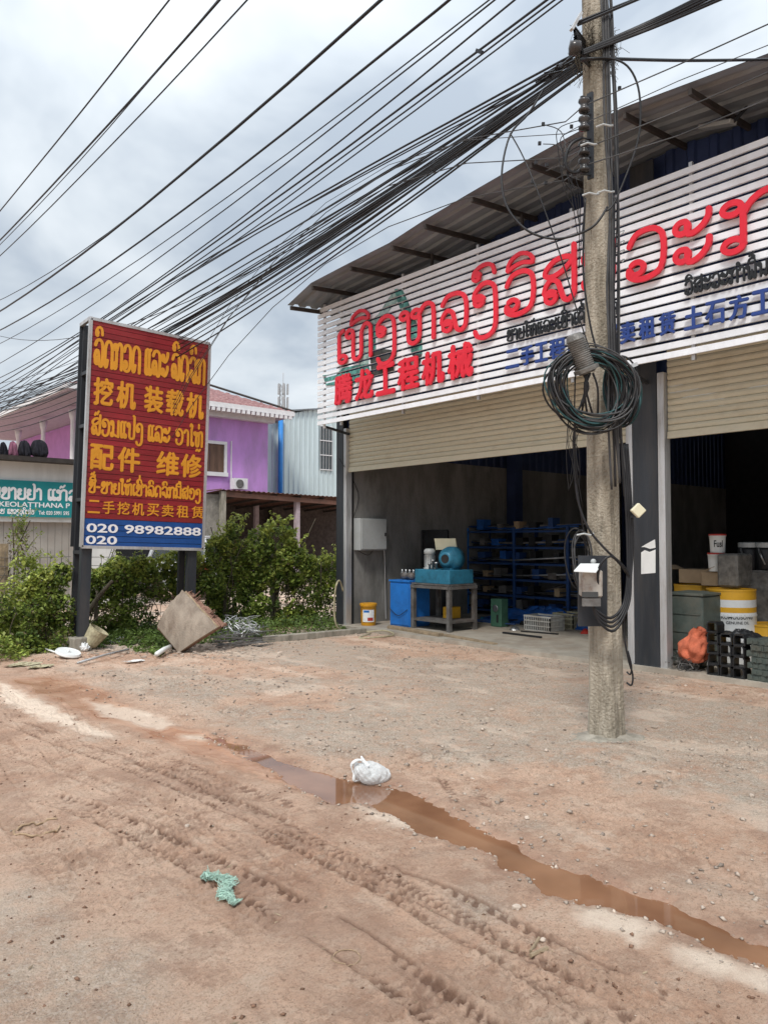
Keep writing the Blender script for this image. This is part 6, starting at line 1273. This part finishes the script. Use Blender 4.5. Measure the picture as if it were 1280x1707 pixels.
poly = [tuple(G(*p)[:2]) for p in [(330,1075),(440,1068),(575,1054),(578,1035),(330,1035)]]
xx = r_.uniform(5, 9, 60000); yy = r_.uniform(10, 13.5, 60000); d_ = sdist((xx, yy), poly)+(fbm(xx*3, yy*3, 3)-.5)*.3; k_ = (d_ < 0); xx, yy, d_ = xx[k_][:7000], yy[k_][:7000], d_[k_][:7000]
p = np.stack([xx, yy, (.03+.22*sm(0, -.5, d_))*r_.random(len(xx))], 1); tag(leaves('weeds', 'leaf_dark', p, .05, .6), 'low weeds under the creeper fence beside the kerb', 'weeds', kind='stuff')
# long grass blades and stalks
rr = random.Random(4)
for i in range(16):
    b0 = G(rr.uniform(0, 115), rr.uniform(1030, 1090)); h_ = rr.uniform(.4, 1.0); dx2 = rr.uniform(-.4, .4); mb = MB(); P = crom([b0, b0+Vector((dx2*.3, -.05, h_*.6)), b0+Vector((dx2, -.1, h_))], 5); mb.tube(P, [.006*(1-j/len(P))+.001 for j in range(len(P))], 4); tag(mb.build('grass_stalk', 'leaf_light', at=b0), 'tall pale grass stalk rising from the weeds left of the sign', 'grass stalk', 'grass stalks in the weeds')
# wire mesh fence with posts along the verge
def meshfence(px0, px1, Yd, zt_, lab, posts, st_=.17):
    x0, x1 = PY(px0, 950, Yd).x, PY(px1, 950, Yd).x; t_ = thing('wire_fence', lab, 'fence', (x0, Yd, 0)); mb = MB(); x = x0
    while x < x1: mb.tube([(x, Yd, .05), (x+rr.uniform(-.01, .01), Yd, zt_)], .0045, 4); x += st_
    z = .1
    while z < zt_+.01: mb.tube([(x0, Yd, z), ((x0+x1)/2, Yd+.01, z-.015), (x1, Yd, z)], .0045, 4); z += st_*.8
    tag(mb.build('wire_mesh', 'steel_worn', t_), kind='stuff')
    for px in posts: x = PY(px, 950, Yd).x; mb = MB(); mb.box((x-.06, Yd+.02, -.05), (x+.06, Yd+.14, zt_+.12)); mb.build('post', 'timber' if px != 462 else 'bark', t_)
meshfence(-30, 118, 13.0, 1.42, 'rusty wire mesh fence in front of the grey shutters at the far left', (8,)); meshfence(135, 330, 12.5, 1.36, 'wire mesh fence seen under the roadside sign', (330,)); meshfence(333, 578, 12.45, 1.2, 'wire mesh fence buried in creeper right of the sign', (374, 462))
for (a, b_, r0, lab) in (((142, 1030, 12.0), (188, 968, 12.0), .05, 'thick bare leaning branch behind the left sign post'), ((160, 1035, 12.1), (163, 985, 12.1), .035, 'short upright stump of wood beside the leaning branch'), ((140, 1050, 11.6), (192, 1012, 11.7), .008, 'thin bare twig slanting over the dark weeds')):
    A_, B_ = PD(*a), PD(*b_); mb = MB(); mb.tube(crom([A_, A_.lerp(B_, .5)+Vector((0, 0, .04)), B_]), [r0*(1-.06*j) for j in range(9)], 7); tag(mb.build('branch', 'bark', at=A_, smooth=True), lab, 'branch')

# ------------------------------------------------------------------ rubbish, boards, debris
def bent(q, nm, lab, cat, m_, th_, n=12, bend=.05, jag=0, em=None):
    A_, B_, C_, D_ = q; nrm = (B_-A_).cross(D_-A_).normalized(); P = []; mb = MB()
    for s_ in (0, 1):
        k0 = len(mb.v)
        for i in range(n+1):
            for j in range(n+1):
                u_, v_ = i/n, j/n; p = A_.lerp(B_, u_).lerp(D_.lerp(C_, u_), v_)+nrm*(bend*math.sin(PI*u_)*math.sin(PI*v_*.5+.3)-s_*th_)
                if jag and (j == n or i == n): p = p+nrm*random.uniform(-jag, jag)*.3+(C_-A_).normalized()*random.uniform(-jag, jag)
                mb.v.append(tuple(p))
        for i in range(n):
            for j in range(n): a = k0+i*(n+1)+j; f = (a, a+n+1, a+n+2, a+1); mb.f.append(f if s_ == 0 else f[::-1])
    N1 = (n+1)**2; ed = [i*(n+1) for i in range(n+1)]+[n*(n+1)+j for j in range(1, n+1)]+[i*(n+1)+n for i in range(n-1, -1, -1)]+[j for j in range(n-1, 0, -1)]
    for k in range(len(ed)): a, b_ = ed[k], ed[(k+1) % len(ed)]; mb.f.append((a, b_, b_+N1, a+N1))
    return tag(mb.build(nm, m_, at=A_), lab, cat)
bd = thing('broken_board', 'large broken laminated plywood board leaning at the foot of the right sign post', 'board', PD(298, 1087, 10.95))
q = [PD(298, 1088, 10.93), PD(362, 1046, 10.85), PD(304, 984, 11.25), PD(262, 1044, 11.15)]; random.seed(3)
for k in range(6):
    off = Vector((.018*k, .032*k, -.012*k)); qq = [p+off for p in q]; ex_ = (qq[1]-qq[0]).normalized(); qq[1] = qq[1]+ex_*(.030*k)*random.uniform(.6, 1.2); qq[2] = qq[2]+(ex_*.022*k-(q[2]-q[1]).normalized()*.03*(k > 0))*random.uniform(.7, 1.2)
    o = bent(qq, 'veneer_layer' if k else 'face_sheet', None, None, 'ply' if k == 0 else random.choice(('ply_edge', 'ply_edge', 'timber')), .022, bend=.07, jag=.012 if k == 0 else .022); o.parent = bd; o.location = o.location-bd.location
for k in range(16):
    s_ = random.random(); p = q[1].lerp(q[2], s_)+Vector((.1, .12, -.05)); mb = MB(); d_ = (q[1]-q[0]).normalized(); mb.bar(p-d_*.1, p+d_*random.uniform(.05, .17)+Vector((0, 0, random.uniform(-.05, .05))), random.uniform(.02, .05), .008); mb.build('splinter', 'ply_edge', bd)
# kerb beam
A_, B_ = G(441, 1071), G(608, 1056); mb = MB(); mb.bar(A_+Vector((0, 0, .045)), B_+Vector((0, 0, .045)), .14, .10); tag(mb.build('kerb_beam', 'concrete', at=A_, bevel=.008), 'long grey concrete kerb beam in front of the creeper fence', 'kerb beam')
hs_ = crom([PD(588, 1049, 13.4), PD(572, 1052, 13.1), PD(560, 1040, 13.0), PD(557, 1010, 13.0), PD(560, 978, 13.0), PD(566, 968, 13.1), PD(572, 985, 13.2)], 5); mb = MB(); mb.tube(hs_, .016, 6); tag(mb.build('hose', 'old_plastic', at=hs_[0], smooth=True), 'yellowish hose hanging in a loop from the creeper to the ground', 'hose')
P = crom([G(575, 1052)+Vector((0, 0, .02)), G(600, 1056)+Vector((0, 0, .02)), G(640, 1058)+Vector((0, 0, .07)), G(655, 1062)+Vector((0, 0, .03)), G(600, 1066)+Vector((0, 0, .02)), G(618, 1058)+Vector((0, 0, .02))], 6); mb = MB(); mb.tube(P, .014, 6); tag(mb.build('hose', 'old_plastic', at=P[0], smooth=True), 'yellowish hose lying on the ground at the end of the kerb beam', 'hose')
# debris pile of sticks and wire
mb = MB(); 
for i in range(150):
    p = G(random.uniform(368, 440), random.uniform(1054, 1080))+Vector((0, 0, random.uniform(.0, .20)*random.random())); a = random.uniform(-.5, .7); l_ = random.uniform(.06, .3); d_ = Vector((math.cos(a), -math.sin(a), random.uniform(-.12, .12)))*l_; mb.bar(p-d_, p+d_, random.uniform(.008, .03), random.uniform(.005, .012))
tag(mb.build('debris_pile', 'steel_worn', at=G(405, 1070)), 'heap of broken sticks and scrap wire beside the plywood board', 'debris', kind='stuff')
mb = MB()
for i in range(60):
    p = G(random.uniform(380, 432), random.uniform(1052, 1070))+Vector((0, 0, random.uniform(.05, .25))); Q = [p+Vector((random.gauss(0, .09), random.gauss(0, .07), random.gauss(0, .05))) for _ in range(4)]; mb.tube(crom([p]+Q, 3), .005, 4, False)
tag(mb.build('scrap_wire', 'galv', at=G(405, 1066)), 'tangle of pale wire on top of the debris heap', 'wire', kind='stuff')
tub_c = PD(157, 1062, 11.2); tub = thing('broken_tub', 'dirty yellowish broken plastic tub lying on its side by the left sign post', 'tub', tub_c)
ax = Vector((.45, -.25, .75)).normalized(); mb = MB(); mb.lathe([(.10, -.13), (.115, -.10), (.15, .12), (.16, .13), (.15, .135), (.10, -.09), (.01, -.09)], 22, tub_c, ax); mb.build('shell', 'old_plastic', tub)
lc = G(114, 1096)+Vector((0, 0, .06)); lidt = thing('discarded_disc', 'white plastic lid lying flat at the edge of the weeds', 'lid', lc); mb = MB(); mb.lathe([(.01, .015), (.15, .02), (.16, .026), (.172, .0), (.168, -.012), (.01, -.01)], 30, lc, Vector((.15, -.25, 1))); mb.build('disc', 'white_plastic', lidt); mb = MB(); mb.lathe([(.02, .02), (.02, .045), (.01, .05)], 10, lc, Vector((.15, -.25, 1))); mb.build('knob', 'white_plastic', lidt)
def crumple(nm, lab, cat, c, rx_, ry_, rz_, m_, seed, n=26):
    rr = random.Random(seed); fr = [(rr.randint(2, 9), rr.randint(1, 7), rr.uniform(0, 6), rr.uniform(.03, .13)) for _ in range(9)]
    def f(u_, v_):
        a = u_*2*PI; b2 = v_*PI; k = 1+sum(w_*math.sin(p_*a+q_*b2+h_) for p_, q_, h_, w_ in fr); return (c[0]+math.cos(a)*math.sin(b2)*rx_*k, c[1]+math.sin(a)*math.sin(b2)*ry_*k, c[2]+max(-.02, (math.cos(b2)*.5+.5)*rz_*k*1.0))
    mb = MB(); mb.grid(f, n*2, n); return tag(mb.build(nm, m_, at=c), lab, cat)
for i, (px, py, a, b_, h_, m_, lab) in enumerate([(40,1110,.20,.10,.035,'old_plastic','dirty whitish plastic sheet crumpled along the weed edge, left piece'), (68,1113,.14,.08,.03,'old_plastic','crumpled beige plastic sheet right of the whitish sheet'), (142,1086,.06,.05,.10,'bag_plastic','white wad of plastic below the broken tub'), (206,1069,.11,.07,.06,'bag_plastic','white crumpled plastic between the sign posts'), (191,1073,.07,.05,.05,'bag_plastic','small white scrap left of the crumpled plastic'), (172,1070,.09,.08,.12,'steel_worn','dark rubbish lump beside the broken tub'), (225,1103,.12,.05,.02,'paper','flat pale scrap on the ground in front of the sign posts')]):
    crumple('plastic_scrap', lab, 'rubbish', G(px, py), a, b_, h_, m_, 40+i, 14)
for (a, b_, r0, m_, lab) in (((262, 1097), (284, 1086), .035, 'white_plastic', 'short white pipe offcut in front of the plywood board'), ((130, 1110), (215, 1088), .016, 'galv', 'thin pale pipe lying along the edge of the weeds'), ((66, 1084), (92, 1092), .012, 'white_plastic', 'short white stick beside the white lid'), ((200, 1070), (255, 1067), .02, 'timber', 'thin stick lying in the low weeds between the posts')):
    A_, B_ = G(*a)+Vector((0, 0, r0+.02)), G(*b_)+Vector((0, 0, r0+.03)); mb = MB(); mb.tube([A_, A_.lerp(B_, .5)+Vector((0, 0, .01)), B_], r0, 10); tag(mb.build('pipe_piece', m_, at=A_, smooth=True), lab, 'pipe')
mb = MB()
for i in range(260):
    p = G(random.uniform(120, 470), random.gauss(1090, 6)-(random.random()*10)); s_ = random.uniform(.008, .035); mb.obox(p+Vector((0, 0, s_*.3)), Vector((random.uniform(.4, 1), random.uniform(-.5, .5), random.uniform(-.2, .2)))*s_, Vector((-.4, 1, .1))*s_*.5, Vector((0, .1, 1))*s_*.2)
tag(mb.build('litter', 'stone', at=G(300, 1090)), 'scatter of chips and litter along the verge edge', 'litter', kind='stuff')
# white plastic bag at the head of the puddle
bc = G(617, 1302)+Vector((.02, .0, -.02)); bag = thing('plastic_bag', 'crumpled white plastic bag with a loop handle at the edge of the muddy puddle', 'bag', bc)
def bagf(u_, v_):
    a = u_*2*PI; b2 = v_*PI; k = 1+.13*math.sin(3*a+1)+.09*abs(math.sin(4*a+2*b2))+.05*abs(math.sin(9*a-3*b2))+.05*math.sin(4*b2+4*a)-.05*abs(math.sin(6*a+5*b2+1)); zz = (math.cos(b2)*.5+.5); sx = .108*math.sin(b2)**.75*k
    p = bc+RT*(math.cos(a)*sx-.05*zz*zz)+Vector((FW.x, FW.y, 0))*(math.sin(a)*sx*.7)+Vector((0, 0, .115*zz*k)); return p
mb = MB(); mb.grid(bagf, 96, 40); b_ = mb.build('sack', 'bag_film', bag)
top = bc+RT*(-.06)+Vector((0, 0, .15)); P = crom([top+RT*.03+Vector((0, 0, -.02)), top+RT*(-.03)+Vector((0, 0, .005)), top+RT*(-.08)+Vector((0, 0, -.03)), bc+RT*(-.125)+Vector((0, 0, .06)), bc+RT*(-.12)+Vector((0, 0, .02)), bc+RT*(-.09)+Vector((0, 0, .02))], 6); mb = MB(); mb.tube(P, [.009-.004*math.sin(j*.5) for j in range(len(P))], 6); mb.build('handle', 'bag_plastic', bag, True)
P = crom([bc+RT*(-.03)+Vector((0, 0, .11)), top+RT*.0+Vector((0, 0, .0)), top+RT*(-.015)+Vector((0, 0, .03))], 5); mb = MB(); mb.tube(P, [.020-.0014*j for j in range(len(P))], 7); mb.build('tied_ear', 'bag_plastic', bag, True)
# green netting scrap
c = G(368, 1480); rr = random.Random(9)
mb = MB()
path = crom([G(338, 1457), G(362, 1458), G(382, 1470), G(372, 1488), G(386, 1500), G(396, 1506)], 8); N_ = len(path)
def netf(u_, v_):
    i = min(N_-1, int(u_*(N_-1))); p = path[i]; d_ = (path[min(i+1, N_-1)]-path[max(i-1, 0)]).normalized(); s_ = Vector((-d_.y, d_.x, 0)); wd_ = .036*(1-.55*u_)*(1+.35*math.sin(u_*21)+.15*math.sin(u_*47)); z = zat(p.x, p.y)+.012+.012*abs(math.sin(v_*19+u_*31))+.006*math.sin(u_*60+v_*9)
    q = p+s_*(v_-.5)*2*wd_; z = max(z, zat(q.x, q.y)+.010+.006*abs(math.sin(v_*19+u_*31))); return (q.x, q.y, z)

for i in range(230):
    u0_ = rr.random(); p0 = netf(u0_, rr.random()); P = [Vector(p0)]
    for j in range(4): u0_ = min(1, max(0, u0_+rr.gauss(0, .05))); P.append(Vector(netf(u0_, min(1.15, max(-.15, rr.gauss(.5, .35)))))+Vector((0, 0, rr.uniform(-.002, .004))))
    mb.tube(crom(P, 3), rr.uniform(.0010, .0022), 3, False)
tag(mb.build('net_scrap', 'green_net', at=c), 'scrap of pale green netting lying on the red dirt', 'netting')
def ring(nm, lab, c, r0, r_, m_, n=40, wob=.1, a0=0, a1=2*PI, cat='ring'):
    P = [Vector((c.x+math.cos(a0+(a1-a0)*i/n)*r0*(1+wob*math.sin(3*(a0+(a1-a0)*i/n))), c.y+math.sin(a0+(a1-a0)*i/n)*r0*(1+wob*math.cos(2*(a0+(a1-a0)*i/n))), 0)) for i in range(n+1)]
    for p in P: p.z = zat(p.x, p.y)+r_*.9
    mb = MB(); mb.tube(P, r_, 5, False); tag(mb.build(nm, m_, at=c, smooth=True), lab, cat)
ring('wire_ring', 'small thin wire ring lying on the dirt near the bottom', G(577, 1594), .055, .0022, 'rope', wob=.04)
ring('rope_loop', 'frayed pale strap curled in a loop on the dirt at the left', G(68, 1380), .115, .0065, 'rope', wob=.18, a0=.6, a1=5.9, cat='strap')
for i, (a, b_, r0, lab) in enumerate([((884, 1588), (898, 1568), .007, 'shorter of two sticks crossed near the pale stone'), ((884, 1597), (912, 1586), .009, 'thicker stick of the pair lying near the pale stone'), ((900, 1594), (924, 1586), .004, 'thin splinter beside the thick stick')]):
    A_, B_ = G(*a), G(*b_); A_.z = zat(A_.x, A_.y)+r0; B_.z = zat(B_.x, B_.y)+r0*1.3; mb = MB(); mb.tube([A_, A_.lerp(B_, .5), B_], r0, 6); tag(mb.build('stick', 'timber', at=A_), lab, 'stick')
def rock(c, s_, rr):
    bm = bmesh.new(); bmesh.ops.create_icosphere(bm, subdivisions=2, radius=1)
    for v_ in bm.verts: k = 1+rr.uniform(-.16, .16); v_.co = Vector((v_.co.x*k*s_, v_.co.y*k*s_*.75, v_.co.z*k*s_*.6))
    me = bpy.data.meshes.new('stone'); bm.to_mesh(me); bm.free(); me.materials.append(MAT['stone']); o = bpy.data.objects.new('stone', me); C.objects.link(o); o.location = (c.x, c.y, zat(c.x, c.y)+s_*.3); o.rotation_euler = (0, 0, rr.uniform(0, 6)); return o
rr = random.Random(2)
for (px, py, s_, lab) in [(861, 1516, .022, 'pale angular stone near the crossed sticks'), (873, 1513, .012, 'small stone touching the pale angular stone'), (820, 1183, .030, 'flat pale stone on the gravel left of the pole'), (905, 1570, .014, 'white pebble beside the crossed sticks'), (1090, 1213, .03, 'brown stone on the gravel right of the pole'), (878, 1363, .020, 'reddish stone on the gravel above the puddle'), (787, 1298, .02, 'light stone between the bag and the pole'), (932, 1468, .016, 'pale pebble at the upper bank of the puddle'), (312, 1378, .017, 'dark little stone in the tyre ruts'), (1252, 1330, .022, 'white stone near the right edge')]: tag(rock(G(px, py), s_, rr), lab, 'stone')
# loose stones and clods
def scatter(name, m_, n, fn, smin, smax, seed, lab, cat):
    r_ = np.random.default_rng(seed); P = []; tries = 0
    base = np.array([(1,0,0),(-1,0,0),(0,1,0),(0,-1,0),(0,0,1),(0,0,-1)], float); fc = np.array([(0,2,4),(2,1,4),(1,3,4),(3,0,4),(2,0,5),(1,2,5),(3,1,5),(0,3,5)])
    xy = fn(r_, n); n = len(xy); ii_ = np.clip(np.searchsorted(gx, xy[:, 0]), 1, nx-1); jj_ = np.clip(np.searchsorted(gy, xy[:, 1]), 1, ny-1); z = Z[ii_, jj_]
    s_ = smin+(smax-smin)*r_.random(n)**4; d_ = np.hypot(xy[:, 0], xy[:, 1]); V = base[None]*(s_[:, None, None]*np.array([1, .8, .55]))*(1+.5*(r_.random((n, 6, 1))-.5)); V += (r_.random((n, 6, 3))-.5)*s_[:, None, None]*.5
    a = r_.random(n)*6.28; ca, sa = np.cos(a)[:, None], np.sin(a)[:, None]; x_, y_ = V[:, :, 0]*ca-V[:, :, 1]*sa, V[:, :, 0]*sa+V[:, :, 1]*ca
    V = np.stack([x_+xy[:, :1], y_+xy[:, 1:2], V[:, :, 2]+(z+s_*.25)[:, None]], -1).reshape(-1, 3); F_ = (fc[None]+6*np.arange(n)[:, None, None]).reshape(-1, 3)
    o = bpy.data.objects.new(name, npmesh(name, V, F_, m_)); C.objects.link(o); tag(o, lab, cat, kind='stuff')
def f_grav(r_, n):
    x = r_.uniform(2.9, 8.6, n); y = r_.uniform(-.5, 11.5, n); d_ = sdist((x, y), WP); k = (d_ > .04) & (fbm(x*1.4, y*1.4, 3) > .42+.2*(r_.random(n)-.5)); return np.stack([x, y], 1)[k]
def f_bank(r_, n):
    i = r_.integers(0, len(WP), n); t_ = r_.random(n); A_ = np.array(WP); p = A_[i]*(1-t_[:, None])+A_[(i+1) % len(WP)]*t_[:, None]+r_.normal(size=(n, 2))*.09; k = sdist((p[:, 0], p[:, 1]), WP) > -.02; return p[k]
def f_dirt(r_, n):
    x = r_.uniform(.2, 2.9, n); y = r_.uniform(.5, 9, n); return np.stack([x, y], 1)[fbm(x*2+9, y*2, 3) > .5+.25*(r_.random(n)-.5)]
scatter('gravel_stones', 'stone', 15000, f_grav, .0028, .022, 1, 'loose small stones scattered over the gravel yard', 'gravel')
scatter('bank_stones', 'stone', 1300, f_bank, .003, .018, 2, 'small stones along the banks of the puddle', 'gravel')
scatter('dirt_clods', 'clod', 5000, f_dirt, .0025, .014, 3, 'small clods of red dirt on the rutted road side', 'clods')
scatter('dirt_pebbles', 'stone', 1500, f_dirt, .002, .010, 6, 'pale pebbles scattered on the red dirt', 'gravel')

mb = MB(); rr = random.Random(31)
for i in range(420):
    x, y = rr.uniform(.4, 8.2), rr.uniform(.6, 10.5)
    if abs(x-3) < .35: continue
    z = zat(x, y)+.004; a = rr.uniform(0, 6.3); l_ = rr.uniform(.008, .035); d_ = Vector((math.cos(a), math.sin(a), rr.uniform(-.1, .2)))*l_; w_ = Vector((-math.sin(a), math.cos(a), 0))*rr.uniform(.001, .006); p = Vector((x, y, z)); mb.add([p-d_, p+w_, p+d_, p-w_], [(0, 1, 2, 3)])
tag(mb.build('straw_bits', 'timber', at=(3, 4, 0)), 'tiny straws and leaf bits scattered over the ground', 'litter', kind='stuff')
